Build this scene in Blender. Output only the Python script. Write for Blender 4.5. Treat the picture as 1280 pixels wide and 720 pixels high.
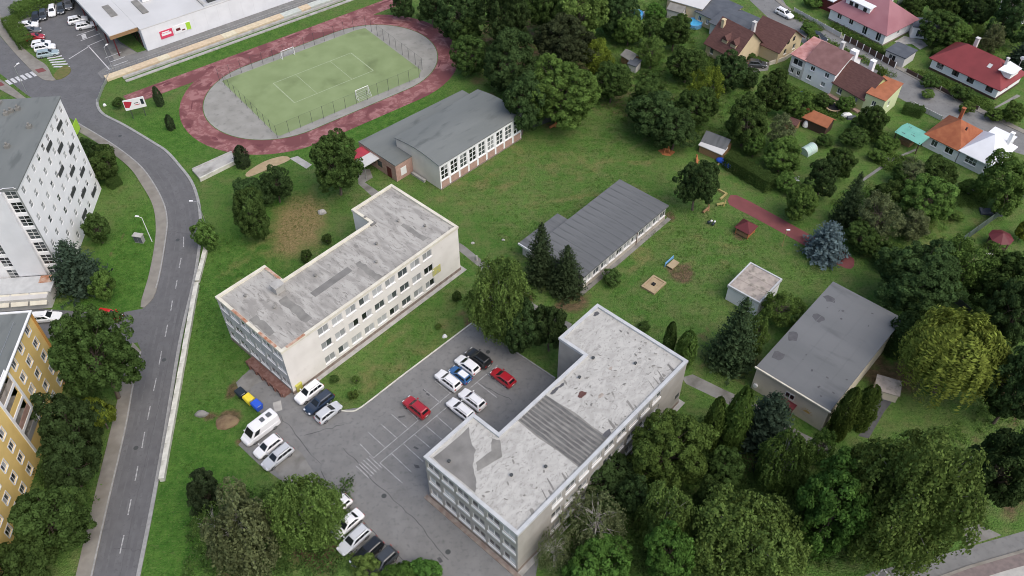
import bpy, bmesh, math, random
import numpy as np
from mathutils import Vector, Matrix, noise
from mathutils.geometry import tessellate_polygon

for o in list(bpy.data.objects):
    bpy.data.objects.remove(o, do_unlink=True)
SC = bpy.context.scene
COL = SC.collection
RND = random.Random(7)
R = math.radians

# ------------------------------------------------------------------ camera
F_PX, PITCH, ROLL, CAM_H = 1063.12, R(46.4426), R(-0.4911), 100.0
_c, _s = math.cos(PITCH), math.sin(PITCH)
_r0, _f0, _u0 = Vector((1, 0, 0)), Vector((0, _c, -_s)), Vector((0, _s, _c))
CR = math.cos(ROLL) * _r0 + math.sin(ROLL) * _u0
CU = -math.sin(ROLL) * _r0 + math.cos(ROLL) * _u0
cam_data = bpy.data.cameras.new('camera')
cam_data.sensor_width = 36.0
cam_data.lens = F_PX / 1280 * 36.0
cam_data.clip_start = 1.0
cam_data.clip_end = 6000
cam = bpy.data.objects.new('camera', cam_data)
COL.objects.link(cam)
cam.matrix_world = Matrix(((CR.x, CU.x, -_f0.x, 0), (CR.y, CU.y, -_f0.y, 0), (CR.z, CU.z, -_f0.z, CAM_H), (0, 0, 0, 1)))
SC.camera = cam

# ------------------------------------------------------------------ sky, sun, exposure
SUN_EL, SUN_AZ = R(55), R(134)          # azimuth measured clockwise from +Y
world = bpy.data.worlds.new('World')
SC.world = world
world.use_nodes = True
wn = world.node_tree.nodes
bg = wn['Background']
sky = wn.new('ShaderNodeTexSky')
sky.sky_type = 'NISHITA'
sky.sun_disc = False
sky.sun_elevation = SUN_EL
sky.sun_rotation = SUN_AZ
sky.air_density = 1.0
sky.dust_density = 4.0
sky.ozone_density = 1.0
world.node_tree.links.new(sky.outputs['Color'], bg.inputs['Color'])
bg.inputs['Strength'].default_value = 0.15
sun_d = bpy.data.lights.new('sun', 'SUN')
sun_d.energy = 1.0
sun_d.angle = R(60)
sun_d.color = (1.0, 0.985, 0.965)
sun = bpy.data.objects.new('sun', sun_d)
COL.objects.link(sun)
sdir = Vector((math.sin(SUN_AZ) * math.cos(SUN_EL), math.cos(SUN_AZ) * math.cos(SUN_EL), math.sin(SUN_EL)))
sun.rotation_euler = sdir.to_track_quat('Z', 'Y').to_euler()
sun.location = (0, 0, 150)
SC.cycles.use_denoising = True
SC.cycles.denoiser = 'OPENIMAGEDENOISE'
SC.cycles.denoising_input_passes = 'RGB_ALBEDO_NORMAL'
SC.cycles.denoising_prefilter = 'ACCURATE'
SC.cycles.filter_width = 1.0
SC.cycles.max_bounces = 6
SC.cycles.diffuse_bounces = 4
SC.view_settings.view_transform = 'Standard'
SC.view_settings.look = 'None'
SC.view_settings.gamma = 1.0
SC.view_settings.use_curve_mapping = False
SC.view_settings.exposure = 0.45

# ------------------------------------------------------------------ helpers
def P(x, y, z=0.0):
    """point where the photograph's pixel (1280x720) meets the level z"""
    d = CR * (x - 640) + CU * (360 - y) + _f0 * F_PX
    t = (z - CAM_H) / d.z
    return Vector((0, 0, CAM_H)) + d * t

def PP(pts, z=0.0):
    return [P(x, y, z) for x, y in pts]

AZ = R(42.7026)
A47 = math.pi / 2 - AZ                     # heading of the school's long axis

def tag(o, label=None, cat=None, group=None, kind=None):
    if label: o['label'] = label
    if cat: o['category'] = cat
    if group: o['group'] = group
    if kind: o['kind'] = kind
    return o

def empty(name, loc, rz=0.0, parent=None):
    o = bpy.data.objects.new(name, None)
    o.empty_display_size = 0.5
    COL.objects.link(o)
    o.location = loc
    o.rotation_euler = (0, 0, rz)
    if parent: o.parent = parent
    return o

def thing(name, label, cat, loc, rz=0.0, group=None):
    return tag(empty(name, loc, rz), label, cat, group)

def link(name, me, parent=None, loc=None, rz=None, mat=None):
    o = bpy.data.objects.new(name, me)
    COL.objects.link(o)
    if parent: o.parent = parent
    if loc is not None: o.location = loc
    if rz is not None: o.rotation_euler = (0, 0, rz)
    if mat is not None and len(o.material_slots):
        o.material_slots[0].link = 'OBJECT'
        o.material_slots[0].material = mat
    return o

class MB:
    def __init__(s):
        s.v, s.f, s.m = [], [], []
    def add(s, vs, fs, m=0):
        b = len(s.v)
        s.v += [tuple(p) for p in vs]
        for f in fs:
            s.f.append(tuple(b + i for i in f)); s.m.append(m)
        return s
    def face(s, *pts, m=0):
        return s.add(pts, [tuple(range(len(pts)))], m)
    def box(s, x0, y0, z0, x1, y1, z1, m=0):
        return s.add([(x0,y0,z0),(x1,y0,z0),(x1,y1,z0),(x0,y1,z0),(x0,y0,z1),(x1,y0,z1),(x1,y1,z1),(x0,y1,z1)],
              [(0,3,2,1),(4,5,6,7),(0,1,5,4),(1,2,6,5),(2,3,7,6),(3,0,4,7)], m)
    def obox(s, a, b, w, z0, z1, m=0):
        """box along the ground line a-b, width w"""
        a, b = Vector(a[:2]), Vector(b[:2])
        d = (b - a).normalized(); n = Vector((-d.y, d.x)) * (w / 2)
        q = [a - n, b - n, b + n, a + n]
        return s.add([(p.x, p.y, z0) for p in q] + [(p.x, p.y, z1) for p in q],
              [(0,3,2,1),(4,5,6,7),(0,1,5,4),(1,2,6,5),(2,3,7,6),(3,0,4,7)], m)
    def prism(s, pts, z0, z1, m=0, bottom=False):
        n = len(pts)
        a = sum(pts[i][0]*pts[(i+1)%n][1]-pts[(i+1)%n][0]*pts[i][1] for i in range(n))
        if a < 0: pts = pts[::-1]
        tri = tessellate_polygon([[Vector((p[0], p[1], 0)) for p in pts]])
        top = [(p[0], p[1], z1) for p in pts]
        if z0 is None:
            fs = []
            for t in tri:
                p0, p1, p2 = [top[i] for i in t]
                cr = (p1[0]-p0[0])*(p2[1]-p0[1])-(p1[1]-p0[1])*(p2[0]-p0[0])
                fs.append(t if cr > 0 else t[::-1])
            return s.add(top, fs, m)
        bot = [(p[0], p[1], z0) for p in pts]
        fs = []
        for t in tri:
            p0, p1, p2 = [top[i] for i in t]
            cr = (p1[0]-p0[0])*(p2[1]-p0[1])-(p1[1]-p0[1])*(p2[0]-p0[0])
            t = t if cr > 0 else t[::-1]
            fs.append(tuple(i + n for i in t))
            if bottom: fs.append(t[::-1])
        for i in range(n):
            j = (i + 1) % n
            fs.append((i, j, j + n, i + n))
        return s.add(bot + top, fs, m)
    def tube(s, p0, p1, r0, r1=None, n=6, m=0, caps=True):
        if r1 is None: r1 = r0
        p0, p1 = Vector(p0), Vector(p1)
        d = (p1 - p0)
        if d.length < 1e-6: return s
        d.normalize()
        a = d.orthogonal().normalized(); b = d.cross(a)
        vs = []
        for p, r in ((p0, r0), (p1, r1)):
            for i in range(n):
                t = 2 * math.pi * i / n
                vs.append(p + a * (r * math.cos(t)) + b * (r * math.sin(t)))
        fs = [(i, (i+1) % n, (i+1) % n + n, i + n) for i in range(n)]
        if caps: fs += [tuple(range(n))[::-1], tuple(range(n, 2*n))]
        return s.add(vs, fs, m)
    def dome(s, c, rx, ry, rz, n=10, k=4, m=0):
        vs, fs = [], []
        for j in range(k):
            t = (math.pi / 2) * j / k
            for i in range(n):
                p = 2 * math.pi * i / n
                vs.append((c[0]+rx*math.cos(t)*math.cos(p), c[1]+ry*math.cos(t)*math.sin(p), c[2]+rz*math.sin(t)))
        vs.append((c[0], c[1], c[2]+rz))
        for j in range(k-1):
            for i in range(n):
                fs.append((j*n+i, j*n+(i+1)%n, (j+1)*n+(i+1)%n, (j+1)*n+i))
        for i in range(n): fs.append(((k-1)*n+i, (k-1)*n+(i+1)%n, k*n))
        return s.add(vs, fs, m)
    def mesh(s, name, mats, smooth=False):
        me = bpy.data.meshes.new(name)
        me.from_pydata(s.v, [], s.f)
        mats = mats if isinstance(mats, (list, tuple)) else [mats]
        for mt in mats: me.materials.append(mt)
        if len(mats) > 1: me.polygons.foreach_set('material_index', s.m)
        if smooth: me.polygons.foreach_set('use_smooth', [True] * len(me.polygons))
        me.update()
        return me
    def build(s, name, mats, parent=None, loc=None, rz=None, smooth=False):
        return link(name, s.mesh(name, mats, smooth), parent, loc, rz)

def smooth_line(pts, n=6, closed=False):
    """Catmull-Rom through the points"""
    out = []
    N = len(pts)
    rng = range(N) if closed else range(N - 1)
    for i in rng:
        g = (lambda k: pts[k % N]) if closed else (lambda k: pts[max(0, min(N - 1, k))])
        p0, p1, p2, p3 = g(i-1), g(i), g(i+1), g(i+2)
        for k in range(n):
            t = k / n
            out.append(tuple(0.5*((2*b)+(-a+c)*t+(2*a-5*b+4*c-d)*t*t+(-a+3*b-3*c+d)*t**3) for a, b, c, d in zip(p0, p1, p2, p3)))
    if not closed: out.append(tuple(pts[-1]))
    return out

def inset(poly, d):
    """mitred inward offset of a CCW polygon"""
    n = len(poly); out = []
    for i in range(n):
        p0, p1, p2 = Vector(poly[i-1]), Vector(poly[i]), Vector(poly[(i+1) % n])
        e0, e1 = (p1-p0).normalized(), (p2-p1).normalized()
        n0, n1 = Vector((-e0.y, e0.x)), Vector((-e1.y, e1.x))
        k = n0.dot(n1)
        out.append(tuple(p1 + (n0 + n1) * (d / (1 + k))))
    return out

# ------------------------------------------------------------------ materials
def mat(name, c1, c2=None, scale=1.0, rough=0.85, lo=0.35, hi=0.65, bump=0.0, bscale=8.0, spec=0.3, metal=0.0,
        c3=None, scale3=0.2, lo3=0.5, hi3=0.7, detail=6.0, stretch=None, distort=0.0, coat=0.0):
    m = bpy.data.materials.new(name)
    m.use_nodes = True
    nt = m.node_tree; N = nt.nodes; L = nt.links
    b = N['Principled BSDF']
    b.inputs['Roughness'].default_value = rough
    b.inputs['Specular IOR Level'].default_value = spec
    b.inputs['Metallic'].default_value = metal
    b.inputs['Coat Weight'].default_value = coat
    b.inputs['Base Color'].default_value = (*c1, 1)
    if c2 is None and not bump and c3 is None: return m
    tc = N.new('ShaderNodeTexCoord')
    src = tc.outputs['Object']
    if stretch:
        mp = N.new('ShaderNodeMapping')
        mp.inputs['Scale'].default_value = stretch[:3]
        if len(stretch) > 3: mp.inputs['Rotation'].default_value = (0, 0, stretch[3])
        L.new(src, mp.inputs['Vector']); src = mp.outputs['Vector']
    def nz(sc, dt, lo, hi, dis=0.0):
        n = N.new('ShaderNodeTexNoise')
        n.inputs['Scale'].default_value = sc; n.inputs['Detail'].default_value = dt
        n.inputs['Distortion'].default_value = dis
        L.new(src, n.inputs['Vector'])
        r = N.new('ShaderNodeMapRange')
        r.inputs['From Min'].default_value = lo; r.inputs['From Max'].default_value = hi
        L.new(n.outputs['Fac'], r.inputs['Value'])
        return r.outputs['Result'], n
    col = None
    if c2 is not None:
        f, _ = nz(scale, detail, lo, hi, distort)
        mx = N.new('ShaderNodeMix'); mx.data_type = 'RGBA'
        mx.inputs['A'].default_value = (*c1, 1); mx.inputs['B'].default_value = (*c2, 1)
        L.new(f, mx.inputs['Factor']); col = mx.outputs['Result']
    if c3 is not None:
        f, _ = nz(scale3, detail, lo3, hi3, distort)
        mx = N.new('ShaderNodeMix'); mx.data_type = 'RGBA'
        mx.inputs['A'].default_value = (*c1, 1); mx.inputs['B'].default_value = (*c3, 1)
        if col: L.new(col, mx.inputs['A'])
        L.new(f, mx.inputs['Factor']); col = mx.outputs['Result']
    if col: L.new(col, b.inputs['Base Color'])
    if bump:
        n = N.new('ShaderNodeTexNoise'); n.inputs['Scale'].default_value = bscale; n.inputs['Detail'].default_value = 4
        L.new(src, n.inputs['Vector'])
        bp = N.new('ShaderNodeBump'); bp.inputs['Strength'].default_value = bump; bp.inputs['Distance'].default_value = 0.05
        L.new(n.outputs['Fac'], bp.inputs['Height']); L.new(bp.outputs['Normal'], b.inputs['Normal'])
    return m

def leafmat(name, c, var=0.62, trans=0.36, hue=0.009):
    m = bpy.data.materials.new(name); m.use_nodes = True
    nt = m.node_tree; N = nt.nodes; L = nt.links
    for n in list(N): N.remove(n)
    out = N.new('ShaderNodeOutputMaterial')
    at = N.new('ShaderNodeAttribute'); at.attribute_name = 'tone'
    oi = N.new('ShaderNodeObjectInfo')
    h = N.new('ShaderNodeHueSaturation'); h.inputs['Color'].default_value = (*c, 1)
    mr = N.new('ShaderNodeMapRange'); mr.inputs['To Min'].default_value = 1 - var; mr.inputs['To Max'].default_value = 1 + var
    L.new(at.outputs['Fac'], mr.inputs['Value'])
    mr2 = N.new('ShaderNodeMapRange'); mr2.inputs['To Min'].default_value = 0.82; mr2.inputs['To Max'].default_value = 1.18
    L.new(oi.outputs['Random'], mr2.inputs['Value'])
    mu = N.new('ShaderNodeMath'); mu.operation = 'MULTIPLY'
    L.new(mr.outputs['Result'], mu.inputs[0]); L.new(mr2.outputs['Result'], mu.inputs[1])
    L.new(mu.outputs[0], h.inputs['Value'])
    mh = N.new('ShaderNodeMapRange'); mh.inputs['To Min'].default_value = 0.5 - hue; mh.inputs['To Max'].default_value = 0.5 + hue
    L.new(oi.outputs['Random'], mh.inputs['Value']); L.new(mh.outputs['Result'], h.inputs['Hue'])
    d = N.new('ShaderNodeBsdfDiffuse'); t = N.new('ShaderNodeBsdfTranslucent'); mx = N.new('ShaderNodeMixShader')
    mx.inputs[0].default_value = trans
    L.new(h.outputs['Color'], d.inputs['Color']); L.new(h.outputs['Color'], t.inputs['Color'])
    L.new(d.outputs[0], mx.inputs[1]); L.new(t.outputs[0], mx.inputs[2]); L.new(mx.outputs[0], out.inputs['Surface'])
    return m

MT = {}
def G_(k, *a, **kw): MT[k] = mat(k, *a, **kw)
G_('asphalt', (.115,.115,.118), (.137,.137,.14), scale=.5, bump=.3, bscale=30, c3=(.098,.098,.1), scale3=2.2, lo3=.52, hi3=.75)
G_('asphalt_old', (.168,.168,.164), (.198,.198,.193), scale=.5, bump=.3, bscale=30, c3=(.137,.137,.134), scale3=1.6, lo3=.52, hi3=.75)
G_('asphalt_patch', (.075,.075,.08), (.1,.1,.1), scale=1.5, bump=.2, bscale=30)
G_('pavement', (.25,.235,.205), (.21,.195,.17), scale=.8, bump=.2, bscale=20, c3=(.17,.155,.13), scale3=.3)
G_('path', (.24,.235,.22), (.19,.185,.17), scale=.6, bump=.2, bscale=20, c3=(.13,.125,.11), scale3=.4)
G_('kerb', (.33,.33,.32), (.25,.25,.24), scale=1.5, bump=.2)
G_('concrete', (.42,.41,.38), (.33,.32,.3), scale=.9, bump=.3, bscale=10, c3=(.22,.215,.19), scale3=.5, lo3=.55, hi3=.75)
G_('white_concrete', (.62,.61,.54), (.5,.49,.43), scale=1.2, bump=.3, c3=(.33,.32,.27), scale3=.8, lo3=.55, hi3=.75)
G_('marking', (.6,.6,.6), (.4,.4,.4), scale=3, rough=.7)
G_('marking_worn', (.4,.4,.4), (.24,.24,.24), scale=2.5, rough=.8, lo=.42, hi=.58)
G_('track', (.215,.085,.084), (.3,.145,.14), scale=.7, lo=.46, hi=.58, c3=(.155,.056,.058), scale3=.2, lo3=.5, hi3=.58, distort=1.0)
G_('track_dark', (.125,.04,.046), (.16,.055,.06), scale=.8)
G_('track_pale', (.28,.135,.132), (.23,.1,.1), scale=.6)
G_('grey_gravel', (.3,.292,.265), (.24,.235,.21), scale=.3, bump=.2, bscale=15, c3=(.2,.195,.175), scale3=.9, lo3=.55, hi3=.75)
G_('turf', (.225,.285,.135), (.19,.245,.11), scale=.25, c3=(.125,.16,.07), scale3=.14, lo3=.56, hi3=.78, bump=.1, bscale=20)
G_('red_strip', (.2,.065,.065), (.165,.055,.055), scale=.6)
G_('roof_felt_a', (.4,.385,.35), (.275,.262,.238), scale=.35, lo=.4, hi=.62, c3=(.19,.18,.163), scale3=1.3, lo3=.54, hi3=.72, bump=.3, bscale=6, stretch=(2.2,.7,1), distort=.8)
G_('roof_felt_b', (.45,.44,.405), (.36,.35,.322), scale=.6, lo=.4, hi=.65, c3=(.25,.242,.222), scale3=2.0, lo3=.54, hi3=.72, bump=.3, bscale=5, distort=1.2, stretch=(.8,1.3,1))
G_('roof_dark', (.158,.153,.142), (.215,.208,.193), scale=.5, bump=.2)
G_('roof_dark2', (.245,.237,.215), (.18,.174,.158), scale=.8)
G_('roof_grey', (.145,.157,.15), (.168,.18,.172), scale=.15, c3=(.115,.125,.12), scale3=.35, lo3=.55, hi3=.7, stretch=(.6,2.0,1))
G_('roof_bluegrey', (.13,.136,.138), (.155,.16,.162), scale=.2, stretch=(1,.25,1), c3=(.105,.11,.112), scale3=.5, lo3=.58, hi3=.75)
G_('roof_slab', (.112,.117,.12), (.145,.15,.152), scale=.35, stretch=(2,.3,1), c3=(.085,.09,.092), scale3=.6)
G_('roof_light', (.55,.55,.54), (.5,.5,.49), scale=.15)
G_('roof_white', (.75,.76,.78), (.68,.69,.71), scale=.4)
G_('roof_mossy', (.4,.35,.3), (.3,.26,.23), scale=.9, c3=(.2,.18,.15), scale3=1.2)
G_('tile_brown', (.125,.062,.054), (.095,.046,.04), scale=1.2, bump=.5, bscale=6, stretch=(1,4,1))
G_('tile_pinkbrown', (.23,.125,.118), (.18,.095,.088), scale=.7, bump=.4, bscale=6)
G_('tile_pinkfaded', (.5,.27,.25), (.35,.15,.13), scale=.7, bump=.2)
G_('tile_pink', (.33,.155,.17), (.28,.12,.135), scale=.25, rough=.55)
G_('tile_red', (.23,.045,.048), (.19,.038,.04), scale=.4, rough=.6)
G_('tile_orange', (.34,.12,.055), (.27,.085,.04), scale=.9, bump=.4, bscale=6)
G_('tile_orange2', (.38,.14,.07), (.3,.11,.055), scale=.9, bump=.3)
G_('slate', (.075,.085,.1), (.1,.11,.125), scale=.6)
G_('turquoise', (.17,.43,.35), (.13,.36,.29), scale=.6, rough=.5)
G_('rust', (.34,.14,.07), (.5,.38,.3), scale=1.2)
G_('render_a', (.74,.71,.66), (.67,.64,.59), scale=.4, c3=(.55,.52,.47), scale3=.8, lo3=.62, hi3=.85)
G_('render_a_shaded', (.5,.5,.49), (.42,.42,.41), scale=.6)  # greyer copy of the cream plaster, weaker light put into the colour
G_('render_b', (.38,.36,.325), (.32,.305,.275), scale=.5)
G_('render_b2', (.42,.38,.325), (.36,.325,.275), scale=.5, c3=(.28,.25,.21), scale3=.6, lo3=.55, hi3=.8)
G_('plinth', (.2,.15,.125), (.27,.235,.2), scale=1.5, bump=.4)
G_('brick_plinth', (.15,.075,.058), (.21,.12,.1), scale=2.0, bump=.5, lo=.42, hi=.58)
G_('white_wall', (.84,.84,.84), (.78,.78,.78), scale=.5)
G_('white_wall2', (.7,.71,.73), (.64,.65,.67), scale=.4)
G_('pale_wall', (.56,.55,.53), (.5,.49,.47), scale=.5)
G_('yellow_wall', (.78,.57,.21), (.7,.5,.18), scale=.4)
G_('cream_wall', (.6,.49,.31), (.54,.44,.28), scale=.5)
G_('beige_wall', (.62,.56,.46), (.55,.495,.41), scale=.4, c3=(.45,.4,.33), scale3=.5, lo3=.6, hi3=.8)
G_('gym_wall', (.68,.64,.57), (.61,.57,.51), scale=.4)
G_('pink_brick', (.45,.3,.25), (.37,.235,.19), scale=1.5, bump=.2)
G_('green_wall', (.46,.5,.23), (.41,.45,.2), scale=.4)
G_('lightgreen_wall', (.56,.62,.36), (.51,.57,.33), scale=.4)
G_('metal_cap', (.5,.51,.51), (.42,.43,.43), scale=.8, rough=.5, spec=.4)
G_('cap_cream', (.66,.63,.52), (.56,.52,.43), scale=.8)
G_('frame_white', (.75,.75,.74), rough=.5)
G_('frame_brown', (.08,.05,.04), rough=.6)
G_('frame_grey', (.3,.3,.3), rough=.5)
G_('glass_dark', (.015,.018,.02), rough=.12, spec=.5)
G_('glass_mid', (.07,.08,.085), rough=.1, spec=.6)
G_('glass_pale', (.42,.43,.43), rough=.35, spec=.5)  # pale opaque pane colour
G_('glass_curtain', (.28,.29,.29), rough=.2, spec=.5)
G_('glass_green', (.25,.32,.3), rough=.15, spec=.5)
G_('dark_paving', (.2,.16,.15), (.15,.125,.12), scale=1.5, bump=.4)
G_('roof_strip', (.1,.098,.095), (.15,.147,.14), scale=1.2, bump=.3)
G_('asphalt_worn', (.106,.106,.109), (.127,.127,.13), scale=.6, bump=.25, bscale=30)
G_('pitch_paint', (.36,.41,.27), (.27,.33,.18), scale=2.5)
G_('yard_patch', (.135,.135,.132), (.155,.155,.15), scale=.8, bump=.3, bscale=30)
G_('bitumen', (.075,.075,.08), (.1,.1,.105), scale=1.2)
G_('dark', (.02,.02,.02), rough=.8)
G_('steel', (.45,.46,.47), rough=.4, metal=.6)
G_('dark_metal', (.06,.065,.065), rough=.6)
G_('wood', (.3,.19,.1), (.22,.13,.065), scale=3, stretch=(1,6,6))
G_('wood_orange', (.42,.17,.065), (.33,.12,.05), scale=2)
G_('wood_yellow', (.36,.31,.13), (.3,.25,.09), scale=2)
G_('sand', (.4,.31,.19), (.33,.25,.15), scale=1.2)
G_('soil', (.15,.1,.06), (.22,.16,.09), scale=1.2, bump=.8, bscale=6)
G_('bark', (.09,.07,.055), (.14,.115,.09), scale=6, bump=.4)
G_('bark_birch', (.5,.48,.44), (.3,.28,.25), scale=5)
G_('rubber', (.018,.018,.018), rough=.8)
G_('rim', (.4,.4,.41), rough=.35, metal=.7)
G_('lamp_clear', (.7,.72,.75), rough=.1, spec=.6)
G_('lamp_red', (.4,.02,.015), rough=.2)
G_('lamp_orange', (.7,.25,.03), rough=.3)
for k, c in dict(white=(.78,.78,.78), silver=(.5,.52,.54), black=(.012,.013,.015), navy=(.015,.03,.06), blue=(.03,.12,.3), red=(.36,.015,.025),
                 brightred=(.5,.02,.02), grey=(.1,.105,.11), darkgrey=(.04,.045,.05), teal=(.3,.38,.4)).items():
    MT['paint_' + k] = mat('paint_' + k, c, rough=.3, spec=.5, coat=.6)
for k, c in dict(p_blue=(.03,.1,.55), p_yellow=(.75,.6,.05), p_black=(.02,.03,.04), p_olive=(.42,.4,.08), p_white=(.75,.75,.75), p_red=(.42,.03,.05),
                 p_darkred=(.115,.024,.028), p_skyblue=(.15,.35,.6), p_green=(.12,.4,.08), p_pink=(.6,.06,.12), p_lime=(.35,.6,.05)).items():
    MT[k] = mat(k, c, rough=.5)
MT['pool_water'] = mat('pool_water', (.06,.34,.62), (.1,.42,.68), scale=1.5, rough=.08, spec=.6, bump=.15, bscale=3)
LEAF = dict(
    long=leafmat('leaf_long', (0.085,0.15,0.03), var=.5, hue=.004),
    dark=leafmat('leaf_dark', (0.0743,0.1231,0.0345)), deep=leafmat('leaf_deep', (0.0589,0.0993,0.0345)), mid=leafmat('leaf_mid', (0.1093,0.1787,0.0434)),
    bright=leafmat('leaf_bright', (0.0842,0.1686,0.0363)), olive=leafmat('leaf_olive', (0.1309,0.1977,0.0509)), yellow=leafmat('leaf_yellow', (0.162,0.2118,0.0333)),
    willow=leafmat('leaf_willow', (.2,.25,.05)), blue=leafmat('leaf_blue', (0.1486,0.2065,0.217), hue=.005), spruce=leafmat('leaf_spruce', (0.0568,0.0874,0.0397)),
    bluish=leafmat('leaf_bluish', (.05,.078,.05), hue=.005), thuja=leafmat('leaf_thuja', (0.0918,0.1429,0.0325)), red=leafmat('leaf_red', (.058,.074,.034)),
    grey=leafmat('leaf_grey', (0.153,0.1826,0.0831)))
# ------------------------------------------------------------------ ground
def struct(name, mb, m, parent=None):
    o = mb.build(name, m, parent)
    if parent is None: o['kind'] = 'structure'
    return o

def ribbon(mb, pts, w, z0, z1, m=0, side=0.0):
    """continuous raised strip along a polyline; side shifts it to the left (+) or right (-)"""
    pts = [Vector(p[:2]) for p in pts]
    L_, R_ = [], []
    for i, p in enumerate(pts):
        a = pts[max(0, i-1)]; b = pts[min(len(pts)-1, i+1)]
        d = (b - a).normalized(); n = Vector((-d.y, d.x))
        L_.append(p + n * (side + w/2)); R_.append(p + n * (side - w/2))
    vs, fs = [], []
    for l, r in zip(L_, R_):
        vs += [(r.x, r.y, z0), (l.x, l.y, z0), (l.x, l.y, z1), (r.x, r.y, z1)]
    for i in range(len(pts) - 1):
        a, b = 4*i, 4*i + 4
        fs += [(a+3, b+3, b+2, a+2), (a, b, b+3, a+3), (a+2, b+2, b+1, a+1)]
    e = 4 * (len(pts) - 1)
    fs += [(0, 3, 2, 1), (e, e+1, e+2, e+3)]
    return mb.add(vs, fs, m)

def ground():
    xs = np.concatenate([[-3000, -1200, -600, -300, -200, -160], np.arange(-140, 140.1, .7), [160, 200, 300, 600, 1200, 3000]])
    ys = np.concatenate([[-1500, -500, -150, -40, 0, 20], np.arange(34, 225, .7), [240, 270, 330, 500, 900, 1800, 4000]])
    X, Y = np.meshgrid(xs, ys)
    nx, ny = len(xs), len(ys)
    Z = np.zeros_like(X)
    me = bpy.data.meshes.new('grass_ground')
    me.vertices.add(nx * ny)
    me.vertices.foreach_set('co', np.stack([X, Y, Z], -1).ravel())
    i = np.arange((nx-1)*(ny-1)); r, c = i // (nx-1), i % (nx-1)
    a = r*nx + c
    q = np.stack([a, a+1, a+1+nx, a+nx], -1)
    me.loops.add(q.size); me.loops.foreach_set('vertex_index', q.ravel())
    me.polygons.add(len(q)); me.polygons.foreach_set('loop_start', np.arange(0, q.size, 4))
    me.update(calc_edges=True)
    def mask(ells, soft=False):
        m = np.zeros_like(X)
        for (px, py, wx, wy, rot, k) in ells:
            c = P(px, py); sx = (P(px+wx, py)-c).length; sy = (P(px, py-wy)-c).length
            dx, dy = X-c.x, Y-c.y
            t = R(rot); ex = dx*math.cos(t)+dy*math.sin(t); ey = -dx*math.sin(t)+dy*math.cos(t)
            d = np.sqrt((ex/sx)**2+(ey/sy)**2)
            m = np.maximum(m, (k if k >= 1 or not soft else k*.7)*np.clip(1.6-d, 0, 1))
        return m
    dry = mask([(372,283,30,34,0,1),(352,305,34,24,0,.5),(555,420,60,20,40,.35),(600,230,40,22,0,.4),(640,200,50,20,20,.35),(480,470,40,20,40,.4),
                (720,205,50,18,0,.4),(740,310,20,10,0,.5),(800,318,22,10,30,.55),(880,330,40,12,0,.25),(660,250,40,14,0,.3),(300,330,20,40,0,.35),
                (1190,300,60,25,20,.3),(930,220,60,14,-20,.25),(965,310,26,8,-30,.35),(1150,110,40,25,0,.35),(700,250,70,3,12,.5),(620,235,40,3,25,.5),(880,300,50,3,-20,.5),(800,330,30,3,40,.5),(560,250,30,4,-20,.4),(760,200,90,3,-8,.45),(470,440,60,3,48,.4)], True)
    soil = mask([(286,524,14,12,0,1),(262,520,9,5,0,.75),(400,690,34,22,0,.9),(850,340,19,11,-25,1),(838,270,8,7,0,.8),(925,295,10,6,0,.8),(716,378,22,12,30,.85),
                 (697,155,24,5,20,.65),(330,212,12,4,0,.6),(600,325,6,3,0,.6),(648,372,20,8,-25,.9),(815,262,22,10,0,.55),(290,488,8,12,0,.8),(303,553,10,5,0,.7),
                 (1110,470,40,20,0,.9),(1085,455,26,20,0,.9),(1100,640,90,40,0,.35),(850,640,110,55,0,.4),(740,640,60,45,0,.4),(640,60,60,50,0,.7),(700,100,60,40,0,.7),
                 (800,130,50,25,0,.6),(1195,450,60,30,0,.6),(1260,480,40,50,0,.7),(150,300,3,50,-10,.45),(1060,130,40,20,0,.4),(300,690,70,40,0,.5),(620,400,45,22,0,.7),(1250,600,40,50,0,.6),
                 (915,440,40,30,0,.7),(950,560,50,40,0,.7)])
    lush = mask([(300,350,60,110,0,.7),(240,620,60,120,0,.8),(165,330,40,70,0,1),(220,170,60,35,0,.8),(450,150,110,26,35,1),(250,60,120,20,30,.8),(200,650,22,90,0,.7),(110,215,30,40,0,1)])
    for nm, a in (('dry', dry), ('soil', soil), ('lush', lush)):
        at = me.attributes.new(nm, 'FLOAT', 'POINT'); at.data.foreach_set('value', a.ravel().astype(np.float32))
    m = bpy.data.materials.new('grass'); m.use_nodes = True
    nt = m.node_tree; N = nt.nodes; L = nt.links; b = N['Principled BSDF']
    b.inputs['Roughness'].default_value = .95; b.inputs['Specular IOR Level'].default_value = .1
    tc = N.new('ShaderNodeTexCoord')
    def nz(sc, dt=5, stretch=None):
        n = N.new('ShaderNodeTexNoise'); n.inputs['Scale'].default_value = sc; n.inputs['Detail'].default_value = dt
        if stretch:
            mp = N.new('ShaderNodeMapping'); mp.inputs['Scale'].default_value = stretch; mp.inputs['Rotation'].default_value = (0, 0, -A47)
            L.new(tc.outputs['Object'], mp.inputs['Vector']); L.new(mp.outputs['Vector'], n.inputs['Vector'])
        else: L.new(tc.outputs['Object'], n.inputs['Vector'])
        return n.outputs['Fac']
    def rng(v, lo, hi, a=0, bb=1):
        r = N.new('ShaderNodeMapRange'); L.new(v, r.inputs['Value'])
        r.inputs['From Min'].default_value = lo; r.inputs['From Max'].default_value = hi; r.inputs['To Min'].default_value = a; r.inputs['To Max'].default_value = bb
        return r.outputs['Result']
    def mix(f, A, B):
        x = N.new('ShaderNodeMix'); x.data_type = 'RGBA'; L.new(f, x.inputs['Factor'])
        for nm, v in (('A', A), ('B', B)):
            if isinstance(v, tuple): x.inputs[nm].default_value = (*v, 1)
            else: L.new(v, x.inputs[nm])
        return x.outputs['Result']
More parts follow.
